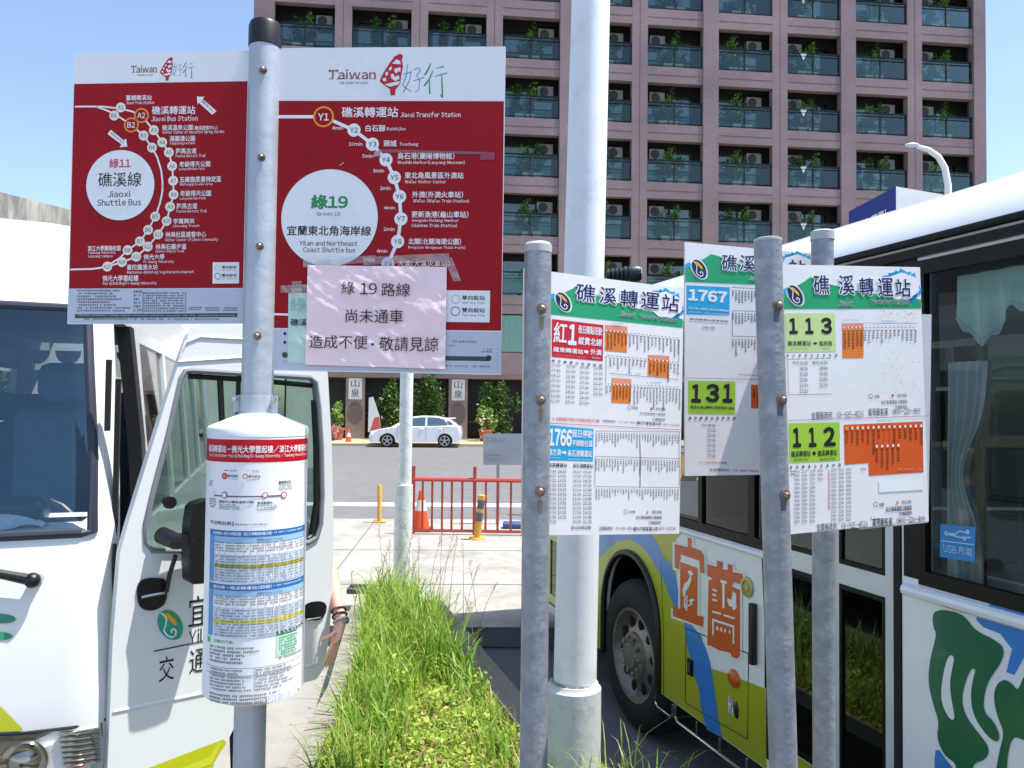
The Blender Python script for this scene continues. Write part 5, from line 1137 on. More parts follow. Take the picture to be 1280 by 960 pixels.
def dtext(m, s, x0, y0, x1, y1, L=1, bold=.0, res=1):          # text set level round the drum: heights read on the drum's middle line
    u0 = P.uv(x0, (y0 + y1) / 2)[0]; u1 = P.uv(x1, (y0 + y1) / 2)[0]; v1 = P.uv(400, y0)[1]; v0 = P.uv(400, y1)[1]; vs, fs, a, b, c, d = glyphs(s, bold, res)
    for i, (dx, dy) in enumerate(SHIFTS[1 if bold > 0 else 0]): P.mb.add([ds.p(u0 + (x + dx * bold - a) / (b - a) * (u1 - u0), v0 + (y + dy * bold - c) / (d - c) * (v1 - v0), P.off(L) + .00003 * i) for x, y in vs], fs, m)
dtext(IW, '礁溪轉運站－佛光大學雲起樓/淡江大學蘭陽校園', 104, 226, 688, 270, 1, .016, 2); dtext(IW, 'Jiaoxi Train Station-Yun Qi Building,Fo Guang University / Tamkang University Lanyang', 106, 276, 688, 302, 1, .012)
P.build('title_lettering', drum)
P = Print(ds, .0004, .0005); P.at(240, 510, 4.8)
def drows(m, x0, y0, x1, y1, n, ch, L=1, fill=.85):
    P0 = P.uv; v1 = P0(400, y0)[1]; v0 = P0(400, y1)[1]; u0 = P0(x0, (y0 + y1) / 2)[0]; u1 = P0(x1, (y0 + y1) / 2)[0]; dy = (v1 - v0) / n; c = ch / 4.8 / FPX * SY1
    for j in range(n):
        u = u0; e = u0 + (u1 - u0) * (fill + (1 - fill) * rnd.random())
        while u < e:
            if rnd.random() > .12: P.mark(m, u, v1 - dy * (j + .8), c * .8, dy * .62, L)
            u += c
def vline(m, x, y0, y1, w=1.5, L=1):
    u = P.uv(x, (y0 + y1) / 2)[0]; P.uvbox(m, u, P.uv(400, y1)[1], u + w / 4.8 / FPX * SY1, P.uv(400, y0)[1], L)
PUR = M('ink_violet', (104, 84, 130), .5); drect(PUR, 527, 535, 108, 560, 1)
for x in (196, 438, 550): P.disc(IRD, x, 522, 17, 2); P.disc(IW, x, 522, 12, 3)
P.disc(IW, 124, 516, 12, 2); P.disc(IRD, 196, 408, 16, 2); P.disc(IOR, 196, 408, 9, 3); P.disc(IRD, 320, 410, 15, 2); P.disc(IW, 320, 410, 10, 3)
dtext(IK, '上行', 228, 370, 268, 384); dtext(IK, '下行', 356, 374, 402, 388); drect(PUR, 374, 378, 184, 210, 1); drect(ILB, 374, 378, 312, 336, 1)
dtext(IK, '單向設站', 214, 400, 276, 416, 1, .01); dtext(IG, 'One-way Stop', 214, 422, 274, 430); dtext(IK, '雙向設站', 338, 402, 410, 418, 1, .01); dtext(IG, 'Two-way Stop', 338, 423, 406, 431)
dtext(IK, '臺鐵礁溪站', 520, 442, 594, 458, 1, .01); drows(IG, 520, 462, 600, 500, 3, 7); dtext(IK, '遊客中心(礁溪溫泉公園)', 163, 556, 374, 572, 1, .01); drows(IG, 163, 576, 372, 612, 3, 7, 1, .5); dtext(IK, '礁溪轉運站', 392, 562, 482, 578, 1, .01); drows(IG, 392, 582, 552, 618, 3, 7, 1, .6); drows(IK, 106, 548, 146, 606, 4, 9); drows(IG, 104, 440, 130, 480, 3, 7)
dtext(IK, '平日時刻表】', 112, 682, 250, 706, 1, .004, 2); dtext(IK, 'Weekdays Schedules', 258, 690, 452, 706, 1, .006); P.build('route_line', drum)
P = Print(ds, .0004, .0005); P.at(240, 510, 4.8)
PALE = M('table_pale_blue', (214, 226, 238), .5); SKY = M('table_sky_blue', (150, 192, 226), .5); DBL = M('table_blue', (40, 110, 176), .5); LN = M('table_line', (150, 158, 170), .5)
def table(y0, y1, ysub, yh, title, ybands):
    drect(SKY, y0 + 36, y1, 108, 670, 0); drect(PALE, yh, y1, 134, 668, 1); drect(IW, ysub, yh, 134, 668, 1); drect(DBL, y0, y0 + 36, 108, 670, 1); drect(M('table_side_blue', (90, 150, 206), .5), y0 + 36, y1, 108, 132, 1)
    dtext(IW, title, 130, y0 + 8, 480, y0 + 28, 2, .012); drows(IW, 492, y0 + 10, 655, y0 + 24, 1, 8, 2, .97); dtext(IK, '停靠站 Name of stop', 390, y0 + 48, 542, y0 + 62, 2, .004)
    xs = [136, 162, 200, 262, 306, 348, 390, 440, 484, 522, 570, 606, 636, 666]
    for x in xs: vline(LN, x, y0 + 66, y1, 1.6, 2)
    for a, b in zip(xs, xs[1:]): drows(IK, a + 6, ysub + 8, b - 3, ysub + 56, 3, 9, 3, .8); drows(IG, a + 5, y0 + 68, b - 4, y0 + 80, 1, 7, 3, .9); drows(IG, a + 6, yh + 4, b - 5, y1 - 4, max(3, int((y1 - yh) / 17)), 7, 3, .95)
    for y in (ysub, yh): drect(LN, y, y + 1.6, 134, 668, 2)
    for y in ybands: drect(IYL, y, y + 22, 136, 668, 2)
table(736, 1050, 810, 880, '礁溪轉運站→佛光大學雲起樓/淡江大學蘭陽校園(去程)', (938, 944 - 6)); table(1058, 1376, 1128, 1200, '雲起樓→礁溪轉運站(回程)', (1270,))
P.build('timetable', drum)
P = Print(ds, .0004, .0005); P.at(240, 510, 4.8); dtext(M('ink_fresh_green', (70, 170, 90), .5), '台灣好行行動', 132, 1392, 244, 1412, 1, .01); drect(M('ink_fresh_green', (70, 170, 90), .5), 1386, 1420, 106, 120, 1)
drows(IK, 108, 1428, 440, 1535, 5, 10, 1, .6); drect(IK, 1356, 1366, 512, 668, 1); drect(IDG, 1368, 1384, 514, 634, 1); drect(M('ink_mint', (190, 226, 206), .5), 1384, 1512, 514, 630, 1); drows(IDG, 520, 1390, 626, 1506, 7, 12, 2, .9); drows(IK, 508, 1516, 660, 1530, 1, 11, 1, .9)
for y in (1556, 1600): drect(IG, y, y + 2, 104, 660, 1)
vline(IG, 372, 1556, 1700, 1.8); drows(IG, 108, 1562, 360, 1700, 7, 8, 1, .7); drows(IG, 380, 1562, 600, 1700, 7, 8, 1, .6); drows(IK, 106, 1712, 640, 1775, 3, 10, 1, .7); P.build('fine_print', drum)
# crumpled foil edge of the print at the drum's foot
q = MB(); N = 30; vs = []
for i in range(N + 1):
    u = .03 + .09 * i / N
    for j, v in enumerate((dz0 - .004, dz0 + .012, dz0 + .014 + .03 * (i / N) ** 2)): vs.append(ds.p(u, v, .0014 + .003 * abs(mn.noise(Vector((i * .5, j * 1.7, 2)))) * (2 - j * .8)))
q.add(vs, [(i * 3 + j, (i + 1) * 3 + j, (i + 1) * 3 + j + 1, i * 3 + j + 1) for i in range(N) for j in (0, 1)], M('drum_film', (226, 228, 232), .3)); q.build('peeling_film', drum, smooth=0)

# ------------------------------------------------------------------ route boards on the galvanised poles
def oval(P, x, y, s):
    emblem_oval(P, x, y, 62 * s, 36 * s, 1.02, IK, M('emblem_navy', (30, 50, 90), .4), M('emblem_navy', (30, 50, 90), .4), M('emblem_amber', (240, 176, 70), .4), IW, 1, IW, 5 * s)
def header_art(P, T):
    """T maps (0..1 across, 0..1 down) of the header strip to crop pixels"""
    P.poly(IGR, [T(*p) for p in ((0, .62), (.05, .52), (.10, .47), (.16, .36), (.2, .26), (.26, .30), (.34, .42), (.5, .55), (.7, .66), (.9, .74), (1, .78), (1, 1), (0, 1))], 0)
    P.poly(ICY, [T(*p) for p in ((0, .55), (.03, .5), (.06, .56), (.02, .64), (0, .7))], 1)
    g = random.Random(3)
    k = T(1, 0)[0] - T(0, 0)[0]
    for j in range(30):
        a = 2.2 + 5.4 * g.random(); rr = g.uniform(.115, .165); n = 6; pts = []; tp = []
        if 1.15 < a % 6.283 < 2.0: continue
        for i in range(n + 1):
            t = a + .30 * i / n; r2 = rr * (1 + .12 * g.uniform(-1, 1)); pts.append(T(min(.995, .865 + r2 * math.cos(t)), max(.06, min(1, .46 + 2.2 * r2 * math.sin(t))))); tp.append((.2 + math.sin(math.pi * i / n)) * g.uniform(.5, 1.3))
        P.line(ICY, pts, k * g.uniform(.012, .03), 1, tp)
    P.poly(IW, [T(.865 + .122 * math.cos(a) * (1 + .08 * math.sin(5 * a)), .47 + .32 * math.sin(a) * (1 + .07 * math.sin(7 * a))) for a in [k * .2618 for k in range(24)]], 2)
    P.poly(IW, [T(.02 + .0 + .05 * 0, .0)] * 0 + [T(.30 + .30 * math.cos(a), .43 + .30 * math.sin(a) * (1 if math.sin(a) < 0 else .3)) for a in [math.pi + k * .196 for k in range(17)]], 1) if False else None
def wavy(P, m, x0, y0, x1, y1, L=1, n=28, w=1.6):
    P.line(m, [(x0 + (x1 - x0) * i / n, y0 + (y1 - y0) * i / n + (2.2 if i % 2 else -2.2)) for i in range(n + 1)], w, L)
def strip(quad):                                            # quad in crop px TL,TR,BR,BL -> T(a,b)
    (x0, y0), (x1, y1), (x2, y2), (x3, y3) = quad
    return lambda a, b: ((x0 + (x1 - x0) * a) * (1 - b) + (x3 + (x2 - x3) * a) * b, (y0 + (y1 - y0) * a) * (1 - b) + (y3 + (y2 - y3) * a) * b)
def title(P, boxes, ow=.05, chars='礁溪轉運站'):
    for ch, (x0, y0, x1, y1) in zip(chars, boxes): P.text(INV, ch, x0, y0, x1, y1, 4, .010, 3, outline=IW, ow=ow)
def clock(P, m, s, x, y, w, h, L=1, bold=0): P.text(m, s, x, y, x + w, y + h, L, bold, 1)

# --- board 1 (nearest, left)
GY = 1.88
s1, a1, b1, q = pole_thing('bus_stop_sign', 'galvanised post with the route board headed by the red 紅1 and blue 1766 blocks', 672.5, 310, 667, 950, GY, .0325, GALV); q.build('pole', s1)
q = MB(); q.lathe([(.0335, -.012), (.0335, .006), (.028, .012), (.0, .014)], M('post_cap', (186, 188, 186), .6, metal=.3), a1, (a1 - b1).normalized(), n=28, cap=False); q.build('pole_cap', s1); 
for x, y in ((677, 386), (676, 500), (675, 614)): q = MB(); bolt(q, at(x, y, GY - .032), (.1, -1, 0)); q.build('bolt', s1)
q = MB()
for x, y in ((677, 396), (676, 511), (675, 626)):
    p = at(x, y, GY - .0328); q.add([p + Vector((-.007, 0, 0)), p + Vector((.007, 0, 0)), p + Vector((.004, 0, -.032)), p + Vector((-.003, 0, -.03))], [(0, 1, 2, 3)], M('rust_and_bolt_shadow', (140, 124, 106), .8))  # rust below each bolt, with the bolt's cast shadow painted into the same streak
q.build('rust_and_bolt_shadow', s1, smooth=0)
pl, bd = panel(s1, 'route_board', ((655, 335), (855, 361), (849, 667), (652, 669.5)), GY + .038, GY + .21, SW2)
T = 4.8; P = Print(pl, crop=(640, 300, T)); th = strip(((225, 190), (1030, 292), (1024, 527), (222, 445))); header_art(P, th); oval(P, 306, 371, 1.0); title(P, ((387, 258, 497, 378), (525, 278, 622, 392), (650, 294, 752, 408), (775, 308, 880, 420), (900, 322, 997, 437)))
P.text(IK, 'Jiaosi', 646, 428, 736, 466, 3, .006, 2, outline=IW, ow=.05); P.text(IK, 'Transfer Station', 760, 444, 990, 494, 3, .006, 2, outline=IW, ow=.05); P.build('header', bd)
P = Print(pl, crop=(640, 300, T)); P.poly(IRD, [(240, 474), (548, 510), (545, 727), (238, 700)], 0); P.text(IW, '紅', 252, 490, 327, 622, 1, .02, 2); P.text(IW, '1', 340, 502, 386, 634, 1, .05, 2); P.text(IW, '假日關點班駛', 398, 510, 538, 574, 1, .02); P.text(IW, '縱貫北線', 398, 580, 538, 640, 1, .02); P.text(IW, '羅東轉運站', 248, 640, 426, 686, 1, .02); P.text(IW, '外澳', 470, 652, 536, 694, 1, .02); P.poly(IW, [(432, 662), (446, 664), (446, 656), (460, 672), (446, 686), (446, 678), (432, 676)], 1); P.text(IW, 'Luodong Transfer Station', 248, 686, 440, 706, 1, .01, 1); P.text(IW, "Wai'ao", 480, 700, 530, 714, 1, .01, 1); P.build('red_route_block', bd)
P = Print(pl, crop=(640, 490, T)); P.poly(ICY, [(214, 198), (489, 222), (485, 416), (212, 408)], 0); P.text(IW, '1766', 221, 216, 356, 330, 1, .05, 2); P.text(IW, '假日停駛', 360, 224, 482, 278, 1, .02); P.text(IW, '不繞駛社區', 360, 286, 482, 330, 1, .02); P.text(IW, '南方澳', 218, 338, 292, 382, 1, .02); P.poly(IW, [(298, 356), (314, 357), (314, 350), (328, 364), (314, 378), (314, 370), (298, 369)], 1); P.text(IW, '烏石港轉運站', 334, 346, 478, 392, 1, .02); P.text(IW, 'Nanfangao', 220, 388, 288, 400, 1, .01, 1); P.text(IW, 'Wushi Harbor Transfer', 334, 398, 476, 410, 1, .01, 1); P.build('blue_route_block', bd)
P = Print(pl, crop=(640, 300, T)); hd_ = '礁溪轉運站發車時間'
for i, ch in enumerate(hd_): x = 238 + i * 35.5; P.text(IK, ch, x, 716 + i * 3.6, x + 18, 732 + i * 3.6, 1, .006, 1)
cols = (('07:00', '07:40', '08:20', '09:00', '09:30', '10:00', '10:30', '11:00'), ('11:30', '12:00', '12:30', '13:00', '13:30', '14:00', '14:30', '15:00'), ('15:30', '16:00', '16:30', '17:00', '17:30', '18:00', '18:30', '19:00'), ('19:30', '20:00', '20:40', '21:20', '22:00', '22:30'))
for i, c in enumerate(cols):
    for j, s in enumerate(c): clock(P, IG, s, (236, 325, 408, 490)[i] - j * .6, 741 + i * 6 + j * 30.6, 56, 20, bold=.004)
P.at(640, 490, T)
for i, s in enumerate(('礁溪轉運站', '烏石港轉運站')): P.text(IK, s, (215, 366)[i], 424 + 4 * i, (330, 484)[i], 452 + 4 * i, 1, .008, 1)
for i, c in enumerate((('07:46', '08:27', '10:21', '11:21', '12:36', '14:06', '15:36', '17:06', '18:36', '20:06', '21:36', '22:11'), ('08:51', '09:51', '10:51', '11:51', '13:21', '14:51', '16:21', '17:51', '19:21', '20:51', '22:21'), ('06:00', '07:00', '08:00', '09:00', '10:00', '11:30', '12:00', '14:30', '16:00', '17:30', '19:00', '20:30'), ('06:30', '07:30', '08:30', '09:30', '10:45', '12:15', '13:45', '15:15', '16:45', '18:15', '19:45', '21:25'))):
    for j, s in enumerate(c): clock(P, IG, s, (213, 274, 364, 426)[i], 467 + j * 27.3 + i * 1.0, 52, 17, bold=.004)
P.text(IK, '週六日及例假日停駛', 356, 804, 474, 822, 1, .006, 1); P.build('departure_times', bd)
P = Print(pl, crop=(640, 300, T)); TL2 = 11
for y0, y1, n0 in ((543, 590, 20), (690, 735, 19), (863, 882, 21)):
    P.line(IK, [(562, y0), (1005, y1)], 2.5, 1)
    for i in range(n0): f = i / (n0 - 1); P.disc(IW, 566 + 436 * f, y0 + (y1 - y0) * f, 5, 2, n=8)
P.line(IG, [(1005, 590), (1000, 735)], 2, 1); P.line(IG, [(566, 690), (562, 863)], 2, 1); P.line(IG, [(585, 800), (1000, 838)], 2, 1)
for q4, pk4 in ((((558, 540), (692, 548), (689, 676), (557, 664)), ((558, 508), (692, 518), (692, 548), (558, 540))), (((815, 720), (943, 728), (940, 826), (813, 814)), ((815, 688), (943, 696), (943, 728), (815, 720))), (((597, 868), (716, 874), (711, 982), (595, 976)), ((597, 826), (716, 834), (716, 874), (597, 868)))): P.poly(IORG, q4, 0); P.poly(IPK, pk4, 0)
P.columns(IK, 568, 556, 676, 6, 6, 9, TL2, 2, 12, 562); P.columns(IK, 702, 566, 992, 14, 4, 8, TL2, 2, 10, 600); P.columns(IK, 584, 708, 790, 10, 3, 6, TL2, 2, 10, 722); P.columns(IK, 822, 736, 930, 6, 5, 7, TL2, 2, 12, 742); P.columns(IK, 948, 742, 990, 3, 3, 6, TL2, 2, 10, 746); P.columns(IK, 604, 880, 700, 6, 6, 8, TL2, 2, 12, 884); P.columns(IK, 562, 878, 584, 2, 3, 5, TL2, 2, 10, 880); P.columns(IK, 728, 884, 1000, 15, 4, 9, TL2, 2, 10, 896)
P.text(IK, '礁溪轉運站', 604, 512, 650, 524, 2, .0, 1); P.rows(ICY, 580, 498, 676, 508, 1, 9, 1); P.rows(ICY, 676, 800, 780, 812, 1, 9, 1); P.rows(ICY, 800, 852, 900, 864, 1, 9, 1)
P.at(640, 490, T); P.disc(IBL, 704, 93, 12, 1, .8); P.text(IK, '站點', 722, 85, 754, 103, 1, 0, 1); P.disc(IRD, 836, 100, 6, 1); P.text(IK, '現在站點', 862, 92, 920, 112, 1, 0, 1); P.text(IK, '如已乘車請撥公路總局', 766, 120, 920, 140, 1, .004, 1); P.text(IK, '交通處資訊', 844, 154, 918, 172, 1, .004, 1)
P.text(IRD, '※本路線於例假日及國定假日行駛', 242, 148, 524, 184, 1, .0, 1); P.text(IK, '宜蘭縣政府：03-925-4526', 542, 166, 745, 190, 1, .0, 1); P.text(IK, '國光汽車客運公司', 750, 174, 893, 200, 1, .01, 1); P.text(IG, '0800-010138', 900, 186, 1004, 206, 1, 0, 1); P.line(IRD, [(214, 186), (1018, 227)], 3, 1)
for y0, y1, n0 in ((234, 240, 32), (386, 400, 32), (567, 574, 32)): wavy(P, IK, 500, y0, 1005, y1, 1, 64, 2)
for a, b in (((1005, 240), (1001, 400)), ((498, 388), (497, 565)), ((1005, 400), (1004, 565))): P.line(IG, [a, b], 2, 1)
for y, y1, lo, hi in ((246, 256, 3, 6), (400, 412, 3, 7), (582, 586, 2, 6)): P.columns(IK, 500, y, 990, 31, lo, hi, 10.5, 1, 9.5, y1)
P.line(M('crease_grey', (150, 140, 150), .6), [(766, 280), (772, 420), (768, 568)], 5, 1); P.disc(IBL, 682, 717, 12, 1, .8); P.text(IK, '站點', 702, 710, 740, 726, 1, 0, 1); P.disc(IOR, 812, 720, 6, 1); P.text(IK, '現在站點', 838, 710, 898, 730, 1, 0, 1); P.text(IK, '如已乘車請撥公路總局', 744, 742, 898, 760, 1, .004, 1); P.text(IK, '交通處資訊', 820, 774, 894, 790, 1, .004, 1); P.text(IK, '宜蘭縣政府：03-925-4526', 524, 806, 726, 830, 1, 0, 1); P.text(IK, '國光汽車客運公司', 730, 808, 872, 832, 1, .01, 1); P.text(IG, '0800-010138', 876, 808, 980, 828, 1, 0, 1)
P.build('route_map', bd)

# --- board 2 (113 / 112)
GY2 = 1.83
s2, a2, b2, q = pole_thing('bus_stop_sign', 'galvanised post with the board showing routes 113 and 112', 959.5, 300, 979, 950, GY2, .0315, GALV); q.build('pole', s2)
q = MB(); q.lathe([(.0318, -.004), (.0318, .002), (.026, .004), (.0, .0045)], M('post_cap', (186, 188, 186), .6, metal=.3), a2, (a2 - b2).normalized(), n=28, cap=False); q.build('pole_cap', s2); 
for x, y in ((972, 382), (977, 500), (981, 619)): q = MB(); bolt(q, at(x, y, GY2 - .030), (.3, -1, 0)); q.build('bolt', s2)
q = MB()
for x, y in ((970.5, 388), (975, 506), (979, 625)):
    p = at(x, y, GY2 - .0322); q.add([p + Vector((-.006, 0, 0)), p + Vector((.008, 0, 0)), p + Vector((.006, 0, -.026)), p + Vector((-.006, 0, -.024))], [(0, 1, 2, 3)], M('dark_patch', (92, 98, 108), .8))  # darker grey patch just below each bolt
q.build('dark_patch', s2, smooth=0)
bpl, bb_ = panel(s2, 'backing_board', ((1080, 391), (1164.5, 393), (1160.5, 653), (1075, 662)), GY2 + .145, GY2 + .185, M('backing_grey', (206, 210, 218), .5, var=.04), .004)
pl, bd = panel(s2, 'route_board', ((949, 330), (1150, 334), (1161, 651), (955.5, 671)), GY2 + .036, GY2 + .150, SW2)
T = 3.765; P = Print(pl, crop=(840, 280, T)); th = strip(((518, 196), (1165, 204), (1172, 398), (524, 400))); header_art(P, th); oval(P, 579, 335, .82); title(P, ((662, 240, 740, 332), (780, 240, 858, 334), (877, 252, 948, 338), (965, 254, 1040, 342), (1046, 258, 1122, 344)))
P.text(IK, 'Jiaoxi', 783, 361, 848, 386, 3, .006, 2, outline=IW, ow=.05); P.text(IK, 'Transfer Station', 930, 353, 1118, 378, 3, .006, 2, outline=IW, ow=.05); P.build('header', bd)
P = Print(pl, crop=(840, 280, T)); P.rect(ILP, 530, 420, 772, 600, 0); P.text(IK, '1', 549, 442, 592, 518, 1, .05, 2); P.text(IK, '1', 624, 442, 666, 518, 1, .05, 2); P.text(IK, '3', 698, 440, 754, 519, 1, .05, 2); P.text(IK, '礁溪轉運站', 543, 550, 654, 573, 1, .006, 1); P.poly(IK, [(664, 558), (674, 558), (674, 553), (684, 561), (674, 569), (674, 565), (664, 565)], 1); P.text(IK, '塭底路', 690, 550, 754, 573, 1, .006, 1); P.text(IDG, 'Jiaoxi Transfer Station', 555, 583, 640, 590, 1, 0, 1); P.text(IDG, 'Wendi Rd.', 706, 582, 742, 589, 1, 0, 1); P.build('pale_route_block', bd)
P = Print(pl, crop=(840, 480, T)); P.poly(ILG, [(548, 186), (788, 180), (791, 360), (552, 372)], 0); P.text(IK, '1', 566, 206, 608, 298, 1, .05, 2); P.text(IK, '1', 640, 205, 680, 296, 1, .05, 2); P.text(IK, '2', 710, 202, 770, 292, 1, .05, 2); P.text(IK, '礁溪轉運站', 560, 316, 652, 340, 1, .012, 1); P.disc(IK, 668, 326, 8, 1); P.text(IK, '礁溪轉運站', 684, 312, 776, 336, 1, .012, 1); P.text(IK, 'Jiaoxi Transfer Station', 572, 350, 640, 358, 1, .01, 1); P.text(IK, 'Jiaoxi Transfer Station', 694, 347, 768, 355, 1, .01, 1); P.build('green_route_block', bd)
P = Print(pl, crop=(840, 280, T))
for i, ch in enumerate(hd_): P.text(IG, ch, 538 + i * 28.5, 612, 549 + i * 28.5, 626, 1, .006, 1)
for a, b in (((543, 637), (748, 632)), ((543, 637), (548, 804)), ((548, 804), (752, 800))): P.line(IG, [a, b], 1.5, 1)
P.text(IG, '平日', 566, 648, 596, 662, 1, 0, 1); P.text(IG, '假日', 660, 646, 690, 660, 1, 0, 1)
for i, c in enumerate((('06:30', '08:20', '10:05', '13:40', '16:00', '17:20'), ('06:50', '08:40', '09:50', '13:50', '16:00'))):
    for j, s in enumerate(c): clock(P, IG, s, (600, 693)[i], 647 + j * 26.3 - 2 * i, 40, 16, bold=.004)
P.at(840, 480, T)
for i, ch in enumerate(hd_): P.text(IK, ch, 554 + i * 28.6, 385 - i * 1.4, 565 + i * 28.6, 400 - i * 1.4, 1, .012, 1)
hh = 6
for i in range(9):
    if i == 4: continue
    for j in range(13 if i not in (3, 8) else (3 if i == 3 else 1)):
        if i in (3, 8) and j > 3: continue
        s = '%02d:%02d' % (6 + (j * (1 if i < 4 else 1)) // 2 + (i % 4) * 5 % 15, (j * 20 + i * 10) % 60); clock(P, IG, s, (575, 610, 648, 684, 0, 748, 783, 818, 852 if False else 852)[i] if i < 8 else 886, 407 - i * 1.6 + j * 19.6, 26, 11, bold=.004)
P.rows(IG, 558, 408, 572, 436, 2, 11, 1, .9); P.columns(IRD, 734, 404, 735, 1, 15, 16, 12.5, 1, 9); P.build('departure_times', bd)
P = Print(pl, crop=(840, 280, T)); P.poly(IORG, [(800, 500), (902, 498), (901, 630), (802, 632)], 0); P.poly(IPK, [(799, 468), (900, 466), (902, 498), (800, 500)], 0); P.line(IG, [(806, 488), (1150, 486)], 2, 1)
for i in range(19): P.disc(IW, 810 + 18.6 * i, 487.5 - i * .1, 4, 2, n=8)
P.columns(IK, 806, 502, 884, 5, 7, 8, 11, 2, 12, 500); P.columns(IG, 902, 500, 1140, 13, 3, 6, 10.5, 2, 10, 498); P.rows(ICY, 806, 450, 880, 458, 1, 8, 1); P.rows(ICY, 985, 454, 1055, 462, 1, 8, 1); P.line(IG, [(900, 466), (1155, 468)], 1.2, 1)
P.disc(IG, 934, 811, 10, 1, .8); P.text(IG, '站點', 952, 804, 976, 818, 1, 0, 1); P.disc(IRD, 1038, 807, 5, 1); P.text(IG, '現在站點', 1058, 800, 1104, 813, 1, 0, 1); P.text(IG, '如已乘車請撥公路總局', 984, 830, 1106, 845, 1, .0, 1); P.text(IG, '交通處資訊', 1048, 854, 1108, 868, 1, 0, 1)
P.text(IG, '宜蘭縣政府：03-925-4526', 656, 884, 902, 912, 1, .0, 1); P.text(IG, '葛瑪蘭客運：0800-220-899', 922, 868, 1168, 896, 1, .0, 1); P.at(840, 480, T); P.line(M('crease_red', (176, 110, 110), .6), [(544, 172), (1206, 150)], 2.2, 1)
P.poly(IMAP, [(808, 192), (1180, 176), (1183, 415), (926, 432), (924, 372), (812, 380)], 0); P.line(IK, [(818, 208), (1170, 196)], 2.4, 2); P.line(IRD, [(998, 206), (998, 272), (960, 276), (960, 290)], 2, 2); P.line(IRD, [(1022, 204), (1022, 270), (1064, 268), (1064, 284)], 2, 2); P.line(IK, [(960, 294), (1064, 288)], 2, 2)
for i in range(15): P.disc(IW if i else IOR, 822 + 24.9 * i, 208 - .85 * i, 5.5 if i else 8, 3, n=10)
for i in range(5): P.disc(IW, 962 + 25.5 * i, 293 - 1.2 * i, 5.5, 3, n=10)
P.columns(IK, 816, 222, 966, 7, 4, 7, 11.5, 2, 12, 216); P.columns(IK, 1040, 214, 1166, 6, 4, 7, 11.5, 2, 12, 208); P.columns(IK, 956, 304, 1058, 5, 6, 9, 11.5, 2, 12, 298); P.rows(IPK, 1054, 396, 1178, 412, 1, 10, 2, .95); P.rows(ICY, 962, 172, 1040, 180, 1, 8, 1)
P.disc(IK, 957, 566, 10, 1, .8); P.text(IG, '站點', 974, 560, 998, 574, 1, .006, 1); P.disc(IOR, 1060, 557, 6, 1); P.text(IG, '現在站點', 1080, 548, 1126, 562, 1, 0, 1); P.text(IK, '如已乘車請撥公路總局', 1006, 578, 1128, 594, 1, .006, 1); P.text(IK, '交通處資訊', 1068, 602, 1130, 614, 1, .006, 1); P.text(IG, '宜蘭縣政府：03-925-4526', 680, 660, 922, 676, 1, .004, 1) if False else P.text(IK, '宜蘭縣政府：03-925-4526', 680, 658, 921, 676, 1, .0, 1); P.text(IK, '葛瑪蘭客運：0800-220-899', 942, 634, 1190, 650, 1, .004, 1)
P.poly(M('patch_white', (246, 246, 246), .4), [(972, 450), (1180, 440), (1182, 498), (974, 510)], 1); P.poly(M('patch_white', (246, 246, 246), .4), [(936, 612), (984, 606), (984, 630), (938, 634)], 1); P.build('route_map', bd)
P = Print(pl, .0004, .0026, crop=(840, 280, T)); GM_ = M('grime', (190, 186, 180), .8); g = random.Random(8)   # sticky grime on the sheet
for k in range(90):
    x, y = 980 + g.random() * 180, 590 + g.random() ** .8 * 210; P.disc(GM_, x, y, g.uniform(.8, 2.6), 1, n=6)
for k in range(60): P.disc(GM_, 960 + g.random() * 190, 402 + g.random() * 40, g.uniform(1, 3), 1, n=6)
P.build('grime', bd)

# --- board 3 (1767 / 131), farther
GY3 = 2.24
s3, a3, b3, q = pole_thing('bus_stop_sign', 'galvanised post with the board showing routes 1767 and 131, partly hidden', 1028, 291, 1030, 950, GY3, .0305, GALV); q.build('pole', s3)
q = MB(); q.lathe([(.0325, -.022), (.0325, .002), (.026, .006), (.0, .007)], M('post_cap', (186, 188, 186), .6, metal=.3), a3, (a3 - b3).normalized(), n=28, cap=False); q.build('pole_cap', s3); 
for x, y in ((1031, 420), (1032, 560)): q = MB(); bolt(q, at(x, y, GY3 - .030), (.1, -1, 0)); q.build('bolt', s3)

